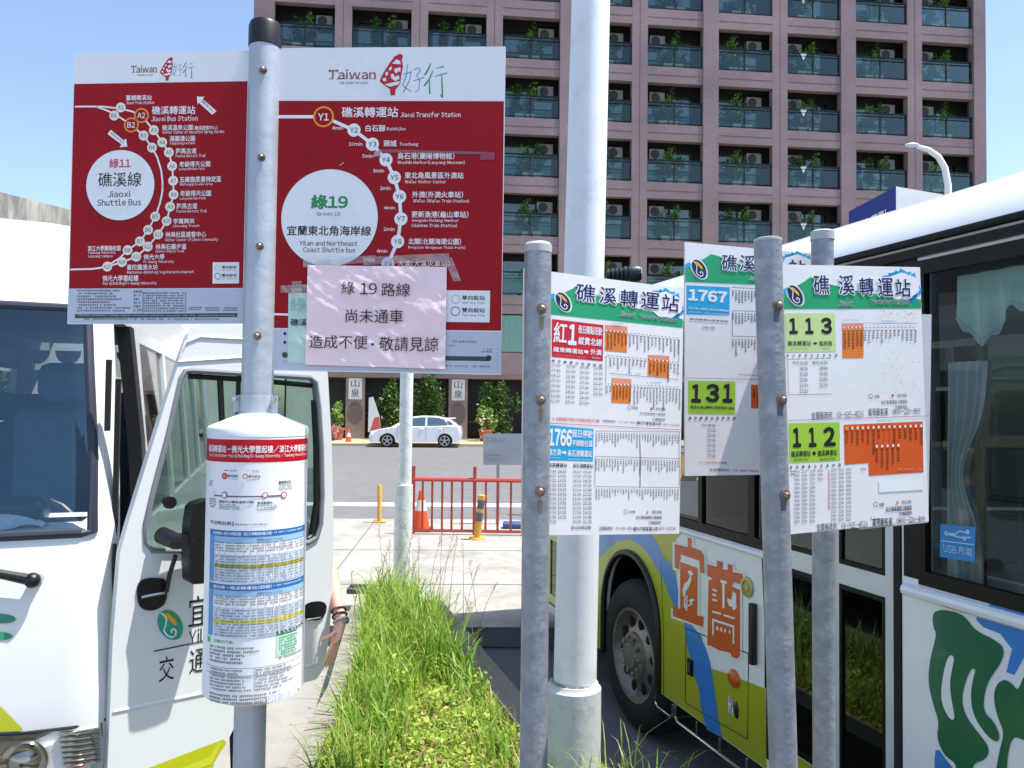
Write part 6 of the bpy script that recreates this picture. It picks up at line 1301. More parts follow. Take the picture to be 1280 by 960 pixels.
pl, bd = panel(s3, 'route_board', ((856, 302.5), (1040, 319), (1037, 592), (856, 595)), GY3 - .02, GY3 + .075, SW2)
P = Print(pl, crop=(840, 280, T)); th = strip(((62, 86), (672, 126), (668, 296), (62, 272))); header_art(P, th); oval(P, 127, 212, .78); title(P, ((234, 142, 304, 224), (318, 144, 390, 228), (400, 150, 470, 230), (456, 160, 518, 234), (550, 166, 626, 244)))
P.text(IK, 'Jiaosi', 362, 246, 420, 268, 3, .004, 2, outline=IW, ow=.06); P.build('header', bd)
P = Print(pl, crop=(840, 280, T)); P.poly(ICY, [(68, 288), (272, 298), (270, 428), (68, 424)], 0); P.text(IW, '1767', 76, 304, 258, 374, 1, .05, 2); P.text(IW, '南方澳➡蘇澳➡烏石港轉運站'.replace('➡', '→'), 78, 390, 266, 414, 1, .012, 1); P.text(IW, 'Nanfangao   Suao   Wushi Harbor', 80, 416, 262, 422, 1, .004, 1); P.build('blue_route_block', bd); P = Print(pl, crop=(840, 280, T)); P.poly(ILG, [(76, 738), (298, 742), (298, 896), (76, 892)], 0); P.text(IK, '1', 92, 752, 136, 842, 1, .05, 2); P.text(IK, '3', 160, 750, 222, 842, 1, .05, 2); P.text(IK, '1', 240, 750, 284, 842, 1, .05, 2); P.text(IK, '礁溪火車站', 86, 852, 160, 872, 1, .008, 1); P.disc(IK, 167, 862, 6, 1); P.text(IK, '東北角風景區外澳站', 175, 854, 292, 874, 1, .008, 1); P.text(IK, 'Jiaoxi Train Station', 92, 880, 148, 887, 1, 0, 1); P.text(IK, "Wai'ao Visitor Center", 172, 882, 286, 889, 1, 0, 1); P.build('green_route_block', bd)
P = Print(pl, crop=(840, 280, T)); P.text(IK, '礁溪轉運站發車時間', 82, 442, 264, 464, 1, .004, 1); clock(P, IG, '08:05', 143, 480, 58, 16, bold=.006)
for i, ch in enumerate(hd_): P.text(IK, ch, 78 + i * 26, 906, 90 + i * 26, 921, 1, .012, 1)
P.text(IK, '宜蘭縣政府：03-925-4526', 312, 706, 560, 724, 1, 0, 1); P.line(M('crease_red', (176, 110, 110), .6), [(62, 724), (420, 732)], 2, 1); P.at(840, 480, T); P.text(IG, '平日', 138, 188, 160, 200, 1, 0, 1)
for j, s in enumerate(('08:42', '10:12', '11:32', '13:01', '14:32', '16:02', '17:32')): clock(P, IG, s, 166, 187 + j * 24, 40, 14, bold=.004)
P.text(IRD, '※六日及例假日停駛', 128, 362, 258, 378, 1, .0, 1); P.text(IK, '宜蘭縣政府：03-925-4526', 176, 396, 408, 416, 1, .0, 1); P.build('departure_times', bd)
P = Print(pl, crop=(840, 280, T)); wavy(P, IK, 280, 298, 600, 316, 1, 40, 2); wavy(P, IK, 285, 408, 600, 416, 1, 40, 2); wavy(P, IK, 285, 528, 600, 536, 1, 40, 2); P.line(IG, [(286, 408), (284, 528)], 2, 1)
for y, y1 in ((312, 328), (420, 430), (542, 550)): P.columns(IK, 282, y, 590, 22, 3, 6, 10, 1, 9, y1)
P.poly(IMAP, [(372, 756), (560, 762), (560, 870), (372, 868)], 0); P.columns(IK, 380, 776, 550, 10, 4, 7, 11, 2, 11, 782); P.columns(IK, 408, 880, 550, 8, 5, 9, 11, 1, 9, 884); P.build('route_map', bd)

# ------------------------------------------------------------------ city bus at the right
BD = Vector((-.315, 1, 0)).normalized(); BN = Vector((-BD.y, BD.x, 0)); BO = Vector((.82, 5.2, 0))     # BD runs away along the bus, BN points out of its near side
class BS:
    curved = 0
    n = BN
    def uv(s, px, py):
        d = ray(px, py); t = (BO - CO).dot(BN) / d.dot(BN); q = CO + d * t - BO; return (-q.dot(BD), q.z)
    def p(s, u, v, off=0.0): return BO - BD * u + Vector((0, 0, v)) + BN * off
bs = BS()                                                    # u runs towards the camera (right in the picture), v up
def bq(*pts): return [bs.uv(*p) for p in pts]
bus = thing('city_bus', 'white and lime city bus with blue river and green plant livery behind the route boards', 'bus', bs.p(1, 0, -1.2))
UF, UN = bs.uv(664, 700)[0], 7.4; BW, SK, WT, RT = 2.35, .21, 2.56, 2.86
BWH = M('bus_white', (232, 236, 238), .25, var=.015, scale=2, coat=.4, dirt=(206, 208, 206), dscale=1.4, damt=.3); BLM = M('bus_lime', (166, 172, 34), .28, var=.05, scale=2, coat=.4, dirt=(140, 146, 44), dscale=1.5, damt=.4); BBL = M('bus_blue', (50, 128, 206), .28, var=.02, coat=.4); BGN = M('bus_green', (0, 96, 66), .3, var=.03, coat=.3); BOR = M('bus_orange', (206, 80, 36), .3, var=.02, coat=.3); TRIM = M('bus_dark_trim', (10, 11, 12), .45, var=.1, spec=.25)
AU0, AU1 = bs.uv(755, 829)[0], bs.uv(824.5, 872)[0]; AT = bs.uv(787, 691)[1]; AB = .50
def aprof(n=22): return [(AU0, SK)] + [((AU0 + AU1) / 2 - (AU1 - AU0) / 2 * math.cos(math.pi * i / n), AB + (AT - AB) * math.sin(math.pi * i / n) ** .85) for i in range(n + 1)] + [(AU1, SK)]
arch = aprof()
ul, ur = arch[0][0], arch[-1][0]
d1a, d1b = bs.uv(960, 800)[0], bs.uv(1034, 800)[0]; d2b = bs.uv(1128, 800)[0]; dtop = 2.30
f0, f1 = bs.uv(668, 720)[0], bs.uv(703, 720)[0]
w1 = (bs.uv(754, 600)[0], bs.uv(955, 640)[0], 1.27, 2.45)
w2 = (bs.uv(1152, 600)[0], UN - .3, 1.315, 2.5)
q = MB()
skirt = [(UF, SK)] + arch + [(UN, SK), (UN, WT), (UF, WT)]
rc = lambda a, b, c, d: [(a, c), (b, c), (b, d), (a, d)]
q.plate(bs.p, skirt, BWH, holes=[rc(*w1), rc(*w2), rc(d1a, d2b, SK + .08, dtop), rc(f0, f1, SK + .06, 2.2)], t=.05); side_o = q.build('near_side', bus, smooth=0)
# roof with a rounded cove, far side, ends, floor
q = MB(); prof = [(0, WT), (-.02, WT + .05), (-.06, WT + .12), (-.14, WT + .20), (-.26, RT - .04), (-.42, RT), (-BW / 2, RT + .04), (-BW + .42, RT), (-BW + .2, RT - .06), (-BW + .04, WT + .1), (-BW, WT)]
vs = [bs.p(u, v, o) for u in (UF, UN) for o, v in prof]; n = len(prof); q.add(vs, [(i, i + 1, n + i + 1, n + i) for i in range(n - 1)], BWH); q.build('roof', bus, smooth=60); q = MB()
q.box(bs.p((UF + UN) / 2, WT - .018, .006), (UN - UF, .03, .034), TRIM, -BD, BN); q.tube([bs.p(UF, WT + .026, .012), bs.p(UN, WT + .026, .012)], .016, TRIM, n=8); q.build('cant_rail', bus)
q = MB(); fo = lambda u, v, o: bs.p(u, v, -BW + .05 - o)
q.plate(fo, [(UF, SK), (UN, SK), (UN, WT), (UF, WT)], M('bus_lining', (22, 23, 25), .7), edge=BWH, holes=[rc(UF + .3 + 1.55 * k, UF + 1.7 + 1.55 * k, .85, 2.4) for k in range(int((UN - UF - .5) / 1.55))], t=.05); q.build('far_side', bus, smooth=0)
q = MB(); q.box(bs.p((UF + UN) / 2, .40, -BW / 2), (UN - UF - .1, BW - .12, .06), M('bus_floor', (34, 35, 37), .7, var=.1), -BD, BN); q.box(bs.p((UF + UN) / 2, WT - .1, -BW / 2), (UN - UF - .1, BW - .12, .03), M('bus_ceiling', (36, 37, 37), .7), -BD, BN); q.build('floor', bus)
q = MB()
for u in (UF + .02, UN - .02):
    for v, h in ((.52, .64), (2.5, .5)): q.box(bs.p(u, v, -BW / 2), (.05, BW - .06, h), BWH, -BD, BN)
    for o in (-.1, -BW + .1): q.box(bs.p(u, 1.55, o), (.05, .16, 1.42), BWH, -BD, BN)
q.build('end_panel', bus); BGL = G('bus_tinted_glass', (.62, .72, .72), .0, rtint=(.6, .75, .85), fres=1.38); DKG = G('bus_dark_far_glass', (.03, .04, .04), .03); BDG = G('bus_door_glass', (.16, .19, .18), .01, rtint=(.9, 1, .95), fres=1.5); CLR = G('bus_far_glass', (.75, .82, .82), .05)
for k in range(int((UN - UF - .5) / 1.55)):
    q = MB(); a = UF + .3 + 1.55 * k; q.plate(fo, rc(a, a + 1.4, .85, 2.4), DKG, t=0, off=-.02); q.build('far_window', bus, smooth=0)
# near windows
def window(u0, u1, v0, v1, parts, glass, name='window', fw=.04):
    q = MB(); hs_ = []
    for a, b in parts: hs_.append(rc(a, b, v0 + fw, v1 - fw))
    q.plate(bs.p, rc(u0 - .012, u1 + .012, v0 - .012, v1 + .012), TRIM, holes=hs_, t=.03, off=.006); o = q.build(name, bus, smooth=0)
    for a, b in parts: q = MB(); q.plate(bs.p, rc(a, b, v0 + fw, v1 - fw), glass, t=0, off=-.008); q.build('pane', o, smooth=0)
    return o
p1 = bs.uv(876, 630)[0]; p2 = bs.uv(936, 640)[0]; p3 = bs.uv(944, 640)[0]
WCL = G('bus_front_glass', (.60, .68, .66), .0, fres=1.3); window(*w1, [(w1[0] + .05, p1 - .02), (p1 + .02, p2), (p3, w1[1] - .02)], WCL)
m1, m2 = bs.uv(1168, 500)[0], bs.uv(1640, 500)[0]
window(*w2, [(w2[0] + .02, w2[0] + 1.05), (w2[0] + 1.12, w2[0] + 2.3), (w2[0] + 2.36, w2[1] - .03)], BGL)
# upper dark glazing band above doors between windows
q = MB(); q.plate(bs.p, rc(w1[1] + .015, w2[0] - .015, dtop + .02, WT - .035), TRIM, t=.003, off=.004); q.plate(bs.p, rc(d2b + .012, w2[0] - .014, 1.32, dtop + .018), TRIM, t=.003, off=.004); q.build('dark_band', bus, smooth=0)
# doors
def leaf(a, b, z0, z1, zc, lab, stripe=False):
    q = MB(); f = M('door_frame_white', (204, 210, 214), .35, metal=.2); q.plate(bs.p, rc(a, b, z0, z1), f, holes=[rc(a + .05, b - .05, zc + .045, z1 - .06), rc(a + .05, b - .05, z0 + .06, zc - .04)], t=.035, off=-.012); o = q.build('door', bus, smooth=0, bevel=.004)
    for c, d in ((zc + .045, z1 - .06), (z0 + .06, zc - .04)):
        q = MB(); q.plate(bs.p, rc(a + .05, b - .05, c, d), TRIM, holes=[rc(a + .065, b - .065, c + .02, d - .02)], t=.01, off=-.010); q.build('glazing_seal', o, smooth=0); q = MB(); q.plate(bs.p, rc(a + .065, b - .065, c + .02, d - .02), BDG, t=0, off=-.02); q.build('pane', o, smooth=0)
    if stripe: q = MB(); q.plate(bs.p, rc(a + .004, b - .004, z0 + .004, z0 + .055), BLM, t=.002, off=-.009); q.build('lime_stripe', o, smooth=0)
    return o
dm = d1b
leaf(d1a + .02, dm - .012, SK + .1, dtop - .02, 1.25, '', True); leaf(dm + .012, d2b - .05, SK + .1, dtop - .02, 1.25, '', True)
q = MB(); q.box(bs.p(d2b - .022, (SK + dtop) / 2, -.01), (.035, .03, dtop - SK - .1), RUB, -BD, BN); q.box(bs.p(dm, (SK + dtop) / 2, -.006), (.02, .03, dtop - SK - .12), RUB, -BD, BN); q.box(bs.p(d1a + .008, (SK + dtop) / 2, -.006), (.02, .03, dtop - SK - .12), RUB, -BD, BN); q.build('door_rubber', bus)
q = MB(); q.box(bs.p((d1a + d2b) / 2, .30, -.25), (d2b - d1a, .4, .04), M('step_metal', (130, 132, 136), .4, metal=.6), -BD, BN); q.build('step', bus)
for k in (0, 1):
    a = f0 + .02 + (f1 - f0 - .04) * k / 2; b = a + (f1 - f0 - .04) / 2 - .01; q = MB(); q.plate(bs.p, rc(a, b, SK + .08, 2.16), BLM, holes=[rc(a + .03, b - .03, .95, 2.1), rc(a + .03, b - .03, .36, .82)], t=.03, off=-.01); o = q.build('front_door', bus, smooth=0); q = MB()
    for c, d in ((.95, 2.1), (.36, .82)): q.plate(bs.p, rc(a + .03, b - .03, c, d), BDG, t=0, off=-.02)
    q.build('pane', o, smooth=0)
# livery
P = Print(bs, .0012, .0012)
lo_ = lambda *pp: [bs.uv(*p) for p in pp]
lp1 = lo_((704, 600), (752, 618), (752, 668), (851, 664), (852, 668), (845, 674), (843, 690), (846, 716), (843, 762), (855, 782), (877, 795), (887, 835), (910, 842), (957, 861)) + [(bs.uv(958, 948)[0], SK + .004)] + [(u, max(v, SK + .004)) for u, v in arch[::-1]] + [(bs.uv(704, 800)[0], SK + .004)]
P.mb.plate(bs.p, lp1, BLM, t=0, off=P.off(0))
_, vk = bs.uv(958, 948)
P.mb.plate(bs.p, rc(d2b + .01, UN - .01, SK + .004, SK + .10), BLM, t=0, off=P.off(0))
P.poly(BBL, [(745, 672), (752, 668), (812, 666), (820, 676), (828, 694), (840, 706), (845, 722), (848, 738), (853, 760), (866, 783), (875, 793), (883, 812), (888, 828), (891, 846), (893, 860), (898, 895), (903, 922), (884, 912), (879, 895), (876, 880), (874, 862), (869, 846), (866, 828), (860, 812), (858, 795), (855, 780), (846, 764), (840, 750), (834, 736), (828, 720), (820, 708), (812, 694), (802, 682), (794, 678), (787, 673), (779, 676), (770, 677), (758, 688), (745, 702)], 1)
P.build('lime_and_blue_paint', bus)
P = Print(bs, .0012, .0012); WO = BWH
for m, L, gx in ((WO, 2, 2.6), (BOR, 3, 0)):
    def gp_(pts, c):                                         # grow an outline about its centre for the white border
        if not gx: return pts
        cx = sum(p[0] for p in pts) / len(pts); cy = sum(p[1] for p in pts) / len(pts); return [(x + gx * (1 if x > cx else -1), y + gx * (1 if y > cy else -1)) for x, y in pts]
    for pts in (((860.5, 672), (865.5, 673), (865.5, 684), (877, 688), (881, 694), (881.5, 717), (875.5, 715), (875, 701), (850.5, 692.5), (850, 712), (844, 709), (844, 679.5), (860.5, 684)), ((851, 702), (873, 710), (872.5, 769), (880.5, 771), (880, 784), (842, 770), (842, 757), (851, 761.5)), ((885, 705), (897, 708.5), (897, 700.5), (903.5, 702.5), (903.5, 711), (910.5, 713), (910.5, 704.5), (916.5, 706.5), (916.5, 715), (929.5, 717.5), (929.5, 731), (918, 727.5), (916, 733), (926, 737.5), (926, 820), (922, 823.5), (916, 821), (914, 816), (906, 814), (900, 813), (890, 807.5), (885, 806), (886.5, 725), (892, 724), (885, 719))): P.poly(m, gp_(pts, 0), L)
C = lambda *pts: P.at(680, 620, 4).poly(BWH, pts, 4)
C((722, 378), (738, 370), (752, 392), (740, 398), (742, 420), (730, 452), (716, 474), (710, 500), (700, 502), (696, 470), (706, 440), (724, 424), (734, 400)); C((706, 500), (712, 500), (712, 545), (724, 572), (716, 572), (704, 550)); C((716, 496), (722, 496), (722, 560), (716, 556)); C((728, 520), (748, 512), (758, 520), (742, 530), (750, 540), (728, 552), (722, 548), (738, 538)); C((888, 418), (918, 426), (918, 438), (908, 438), (908, 560), (896, 560), (896, 436), (888, 432))
C((922, 510), (942, 520), (950, 476), (966, 490), (966, 520), (968, 560), (952, 572), (944, 552), (932, 552), (922, 530)); C((846, 462), (870, 470), (870, 480), (846, 472)); C((846, 486), (866, 492), (866, 502), (846, 496)); C((846, 512), (870, 518), (870, 528), (846, 522)); C((846, 572), (890, 584), (890, 594), (846, 582)); C((846, 612), (956, 648), (956, 740), (948, 736), (948, 656), (854, 626), (854, 690), (846, 700)); C((866, 650), (876, 654), (876, 672), (866, 668)); C((886, 656), (896, 660), (896, 678), (886, 674)); C((906, 662), (914, 666), (914, 684), (906, 680)); C((902, 590), (960, 608), (958, 616), (902, 600)); C((930, 668), (936, 670), (936, 690), (930, 688)); P.at(0, 0, 1)
P.build('livery_lettering', bus)
P = Print(bs, .0012, .0012); Q = 2.824; P.at(960, 620, Q)
P.poly(BBL, [(782, 362), (1000, 412), (1000, 610), (904, 570), (870, 632), (842, 622), (862, 540), (820, 486), (762, 464), (738, 440), (736, 428), (752, 418), (770, 410), (790, 398), (776, 392), (786, 376)], 0); P.poly(BBL, smoothpoly([(594, 880), (640, 945), (680, 990), (600, 990), (586, 950)], 1), 0)
P.poly(BGN, smoothpoly([(582, 412), (612, 400), (672, 410), (706, 436), (732, 474), (800, 506), (838, 538), (824, 590), (790, 636), (772, 672), (762, 720), (764, 764), (800, 796), (822, 850), (808, 872), (770, 842), (726, 774), (716, 706), (726, 640), (736, 614), (718, 606), (696, 662), (684, 720), (700, 780), (752, 846), (784, 890), (772, 930), (724, 944), (720, 1000), (664, 1000), (668, 944), (622, 916), (596, 850), (606, 800), (586, 740), (566, 660), (574, 570), (598, 488), (584, 462)]), 1)
P.poly(BWH, smoothpoly([(640, 560), (662, 566), (652, 612), (644, 660), (650, 720), (664, 786), (648, 792), (622, 750), (612, 700), (622, 620)]), 2)
P.poly(BGN, smoothpoly([(800, 690), (812, 660), (838, 646), (866, 664), (884, 690), (910, 620), (990, 600), (1010, 900), (904, 862), (868, 846), (848, 900), (842, 1000), (802, 1000), (818, 900), (836, 836), (812, 780), (800, 730)]), 1); P.build('plant_livery', bus)
# belt rail, gaps, handles, lamps
q = MB(); q.tube([bs.p(bs.uv(844, 660)[0], 1.235, .004), bs.p(w1[1] + .08, 1.235, .004)], .016, BWH, n=10); q.tube([bs.p(d2b + .02, 1.272, .006), bs.p(UN, 1.272, .006)], .024, BWH, n=10); q.build('belt_rail', bus)
def gap(pts, r=.0035, nm='flap_gap'):
    q = MB(); q.tube([bs.p(*bs.uv(*p), .0015) for p in pts], r, BLK, n=6); return q.build(nm, bus)
gap([(858, 785), (936, 817), (935, 924), (857, 878), (858, 785)]); gap([(953, 690), (957, 780), (957, 860)], .004); gap([(826, 700), (830, 790), (830, 876)], .002)
q = MB(); U, V = bs.uv(945, 792); q.box(bs.p(U, V, .02), (.035, .03, .30), BLK, -BD, BN); q.build('black_handle', bus, bevel=.006); q = MB(); c = bs.p(*bs.uv(935, 734), .004); q.lathe([(.052, 0), (.05, .006), (.036, .008), (.034, .002), (.02, .002), (.018, .006)], M('lock_brass', (176, 166, 110), .35, metal=.5), c, BN, n=24); q.build('round_lock', bus)
q = MB(); q.ell(bs.p(*bs.uv(918, 848), .002), (.055, .02, .048), M('side_lamp_amber', (196, 84, 22), .2, coat=.5), 20, 10, Matrix((-BD, BN, Vector((0, 0, 1)))).transposed()); q.build('side_lamp', bus); q = MB(); q.ell(bs.p(*bs.uv(921, 888), .0), (.02, .012, .045), BLK, 16, 8, Matrix((-BD, BN, Vector((0, 0, 1)))).transposed()); q.build('filler_hole', bus)
P = Print(bs, .001, .0022); P.rect(SW2, 911, 870, 917, 895, 1); P.rows(IG, 912, 872, 916.5, 894, 6, 2, 2, .9); U, V = bs.uv(864, 834); P.build('side_label', bus); q = MB(); q.box(bs.p(U, V, .006), (.05, .012, .09), TRIM, -BD, BN); q.box(bs.p(U, V, .013), (.025, .01, .05), CHR, -BD, BN); q.build('flap_lock', bus)
# wheel and wheel well
wu, wv = bs.uv(795, 818); wu = (ul + ur) / 2 + .02; TRm = .49; q = MB()
q.plate(lambda u, v, o: bs.p(u, v, -.5 + o), rc(ul - .1, ur + .1, .1, 1.2), BLK, t=.01); vs = []
for u, v in arch: vs += [bs.p(u, v, -.04), bs.p(u, v, -.5)]
q.add(vs, [(2 * i, 2 * i + 2, 2 * i + 3, 2 * i + 1) for i in range(len(arch) - 1)], BLK); q.build('wheel_well', bus, smooth=0); q = MB(); q.tube([bs.p(u, v, .006) for u, v in arch], .022, BLK, n=8); q.build('arch_trim', bus)
TZ = TRm - .175; wc = bs.p(wu, TZ, -.13); q = MB(); q.lathe([(.30, -.14), (.44, -.14), (.48, -.12), (TRm, -.08), (TRm, .06), (.475, .10), (.44, .125), (.34, .135), (.305, .12)], M('tyre_rubber', (30, 30, 32), .8, var=.2, scale=20, bump=.2), wc, BN, n=56, cap=False); whl = q.build('wheel', bus); q = MB()
RM_ = M('worn_silver_rim', (150, 142, 134), .4, metal=.6, var=.15, scale=12, dirt=(90, 76, 66), dscale=9, damt=.6)
q.lathe([(.31, .11), (.30, .125), (.285, .12), (.275, .08), (.25, .055), (.20, .075), (.15, .10), (.145, .12), (.09, .125), (.085, .15), (.03, .155), (0, .156)], RM_, wc, BN, n=48, cap=False); x_ = -BD; y_ = Vector((0, 0, 1))
for k in range(10):
    a = 2 * math.pi * k / 10 + .1; r = .215; c = wc + x_ * (r * math.cos(a)) + y_ * (r * math.sin(a)) + BN * .073; rot = Matrix((x_ * math.cos(a) + y_ * math.sin(a), -x_ * math.sin(a) + y_ * math.cos(a), BN)).transposed(); q.ell(c + BN * .012, (.04, .030, .012), M('rim_hole', (8, 8, 9), .9), 14, 6, rot)
rim = q.build('rim', whl)
for k in range(10):
    q = MB();
    a = 2 * math.pi * k / 10; c = wc + x_ * (.115 * math.cos(a)) + y_ * (.115 * math.sin(a)) + BN * .122; q.lathe([(.016, 0), (.016, .02), (.011, .024)], RM_, c, BN, n=6); q.build('wheel_nut', whl)
q = MB(); rw = bs.p(4.6, TZ, -.13); q.lathe([(.3, -.14), (.44, -.14), (.48, -.12), (TRm, -.08), (TRm, .06), (.475, .10), (.44, .125), (.1, .08)], RUB, rw, BN, n=40); 
for o in (-BW + .16,): q.lathe([(.3, -.14), (.44, -.14), (TRm, -.08), (TRm, .06), (.44, .125), (.1, .08)], RUB, bs.p(wu, TZ, o), BN, n=40); q.lathe([(.3, -.14), (.44, -.14), (TRm, -.08), (TRm, .06), (.44, .125), (.1, .08)], RUB, bs.p(4.6, TZ, o), BN, n=40)
q.build('far_wheel', bus)
q = MB(); q.box(bs.p((UF + UN) / 2, .30, -BW / 2), (UN - UF - .6, BW - 1.1, .2), BLK, -BD, BN); q.build('chassis', bus)
# guard rail of bent tube under the skirt
q = MB(); gr = lambda px, v, o=.02: bs.p(bs.uv(px, 900)[0], v, o)
def loop(a, b): q.tube([gr(a, SK), gr(a, SK - .06), gr(a + 3, SK - .08), gr(b - 3, SK - .08), gr(b, SK - .06), gr(b, SK)], .008, CHR, n=8)
loop(823, 845); loop(848, 938)
for x in (875, 904): q.tube([gr(x, SK), gr(x, SK - .08)], .007, CHR, n=8)
q.build('skirt_rail', bus)
# inside: seats, poles, curtains, table, sticker
BSE = M('bus_seat', (18, 26, 46), .8, var=.15, scale=10); YPO = M('yellow_handrail', (196, 170, 40), .4)
for k in range(6):
    u = w2[0] + .55 + .8 * k
    for o in (-.5, -1.75):
        q = MB(); q.box(bs.p(u, .86, o), (.45, .7, .12), BSE, -BD, BN); q.box(bs.p(u - .22, 1.24, o), (.1, .7, .72), BSE, -BD, BN); q.build('seat', bus, bevel=.03)
for k in range(3):
    q = MB(); u = UF + .9 + .75 * k; q.box(bs.p(u, .95, -1.75), (.45, .7, .12), BSE, -BD, BN); q.box(bs.p(u - .22, 1.3, -1.75), (.1, .7, .72), BSE, -BD, BN); q.build('seat', bus, bevel=.03)
q = MB(); 
for u, o in ((d1a + .03, -.3), (d2b + .04, -.35), ((d1a + d2b) / 2, -1.2), (w1[0] + 1.0, -1.2)): q.tube([bs.p(u, .45, o), bs.p(u, WT - .12, o)], .017, YPO, n=10)
q.tube([bs.p(d1a, 1.5, -1.3), bs.p(UN - .4, 1.5, -1.3)], .015, M('grey_handrail', (120, 126, 130), .4), n=8); q.build('handrail', bus)
q = MB(); q.box(bs.p(p3 + .02, 1.52, -.12), (.11, .02, .5), M('ticket_panel_lime', (170, 180, 40), .6), -BD, BN); q.disc = None; q.build('ticket_panel', bus)
CU = M('teal_curtain_cloth', (240, 240, 240), .85, var=.12, scale=5); CU2 = M('pale_valance_cloth', (226, 244, 232), .85, var=.1, scale=5); LACE = M('lace_trim', (214, 230, 230), .9)
def cloth(name, fn, N, K, m, parent=bus):
    q = MB(); vs = [fn(i / N, j / K) for i in range(N + 1) for j in range(K + 1)]; q.add(vs, [(i * (K + 1) + j, i * (K + 1) + j + 1, (i + 1) * (K + 1) + j + 1, (i + 1) * (K + 1) + j) for i in range(N) for j in range(K)], m); return q.build(name, parent, smooth=180)
va, vb = bs.uv(1172, 330)[0], bs.uv(1440, 330)[0]
sc_ = lambda a: .065 * (1 + math.cos(2 * math.pi * (a * 2.9 - .42)))
cloth('valance', lambda a, b: bs.p(va + (vb - va) * a, 2.45 - b * (.12 + sc_(a)), -.09 + .018 * math.sin(a * 46) * (.3 + b)), 90, 8, CU2)
cloth('lace_edge', lambda a, b: bs.p(va + (vb - va) * a, 2.45 - (.12 + sc_(a)) - b * .032 * (.75 + .25 * math.sin(a * 150)), -.088 + .018 * math.sin(a * 46) * 1.3), 180, 2, LACE)
ca, cbu = bs.uv(1162, 560)[0], bs.uv(1203, 560)[0]
pin = lambda b: 1 - .62 * math.exp(-((b - .50) / .20) ** 2)
cloth('curtain', lambda a, b: bs.p(ca + (cbu - ca) * a * pin(b) + .03 * (1 - b) * a, 2.13 - b * .82, -.10 + .02 * math.sin(a * 26 + b * 2)), 50, 20, CU)
cloth('hanging_strap', lambda a, b: bs.p(bs.uv(1222, 520)[0] + .035 * a + .02 * math.sin(b * 3), 1.93 - b * .36, -.35 + .01 * a), 3, 10, M('strap_white', (205, 225, 215), .7))
q = MB(); q.box(bs.p((va + vb) / 2 - .05, 2.025, -.06), (vb - va + .3, .004, .15), G('sunshade_film', (.55, .58, .60), .04, rough=.3), -BD, BN); 
SK_ = M('usb_sticker_blue', (30, 130, 196), .4); q = MB(); P = Print(bs, .0008, -.006); P.poly(SK_, [(1174, 655), (1218, 659), (1217, 703), (1173, 696)], 0); P.text(M('sticker_pale', (170, 214, 232), .4), 'USB', 1178, 680, 1194, 693, 1, .0); P.text(M('sticker_pale', (170, 214, 232), .4), '充電', 1196, 682, 1214, 696, 1, .0, 1); P.line(M('sticker_pale', (170, 214, 232), .4), [(1180, 666), (1192, 668), (1198, 664), (1206, 666)], 1.4, 1); P.line(M('sticker_pale', (170, 214, 232), .4), [(1180, 667), (1200, 672), (1212, 672)], 1.4, 1)
for x, y in ((1181, 667), (1208, 665), (1204, 673)): P.disc(M('sticker_pale', (170, 214, 232), .4), x, y, 2.4, 1, n=12)
P.line(M('sticker_pale', (170, 214, 232), .4), [(1175, 676), (1216, 681)], 1, 1); P.build('usb_sticker', bus)
q = MB(); tb_ = bs.p(bs.uv(1242, 690)[0], 1.36, -.42); q.lathe([(.16, 0), (.17, .012), (.17, .03), (.15, .036)], M('table_brown', (104, 60, 46), .4), tb_, (0, 0, 1), n=28); q.tube([tb_, tb_ - Vector((0, 0, .8))], .02, BLK); q.build('table', bus)

# ------------------------------------------------------------------ driver standing behind the open door, hand on its edge
def skin_mesh(verts, edges, radii, roots, sub=2):
    me = bpy.data.meshes.new('person'); me.from_pydata([tuple(v) for v in verts], edges, []); o = bpy.data.objects.new('person', me); COL.objects.link(o)
    s = o.modifiers.new('skin', 'SKIN'); s.use_smooth_shade = True; ss = o.modifiers.new('sub', 'SUBSURF'); ss.levels = ss.render_levels = sub
    for i, r in enumerate(radii):
        sv = me.skin_vertices[0].data[i]; sv.radius = r if isinstance(r, tuple) else (r, r); sv.use_root = i in roots
    dg = bpy.context.evaluated_depsgraph_get(); m2 = bpy.data.meshes.new_from_object(o.evaluated_get(dg)); bpy.data.objects.remove(o); bpy.data.meshes.remove(me)
    for p in m2.polygons: p.use_smooth = True
    return m2
SKIN = M('skin', (232, 180, 150), .5, var=.05, scale=30); CLO = M('shirt_blue', (70, 90, 120), .85, var=.08, scale=20, bump=.2); TRO = M('trousers_dark', (38, 40, 48), .85, var=.1, scale=20); HAIR = M('black_hair', (22, 20, 20), .6, var=.2, scale=60)
PX, PYY = -1.345, 4.12; hip = Vector((PX, PYY, .86))
fw = Vector((.35, -.94, 0)).normalized(); sd = Vector((.94, .35, 0)).normalized(); ls = .35   # faces the camera side; sd = towards the door edge
shR = Vector((-1.135, 4.08, 1.36)); shL = Vector((PX - .16, PYY - .02, 1.38))
elb = at(413, 712, 3.96); wr = at(426, 776, 3.80)
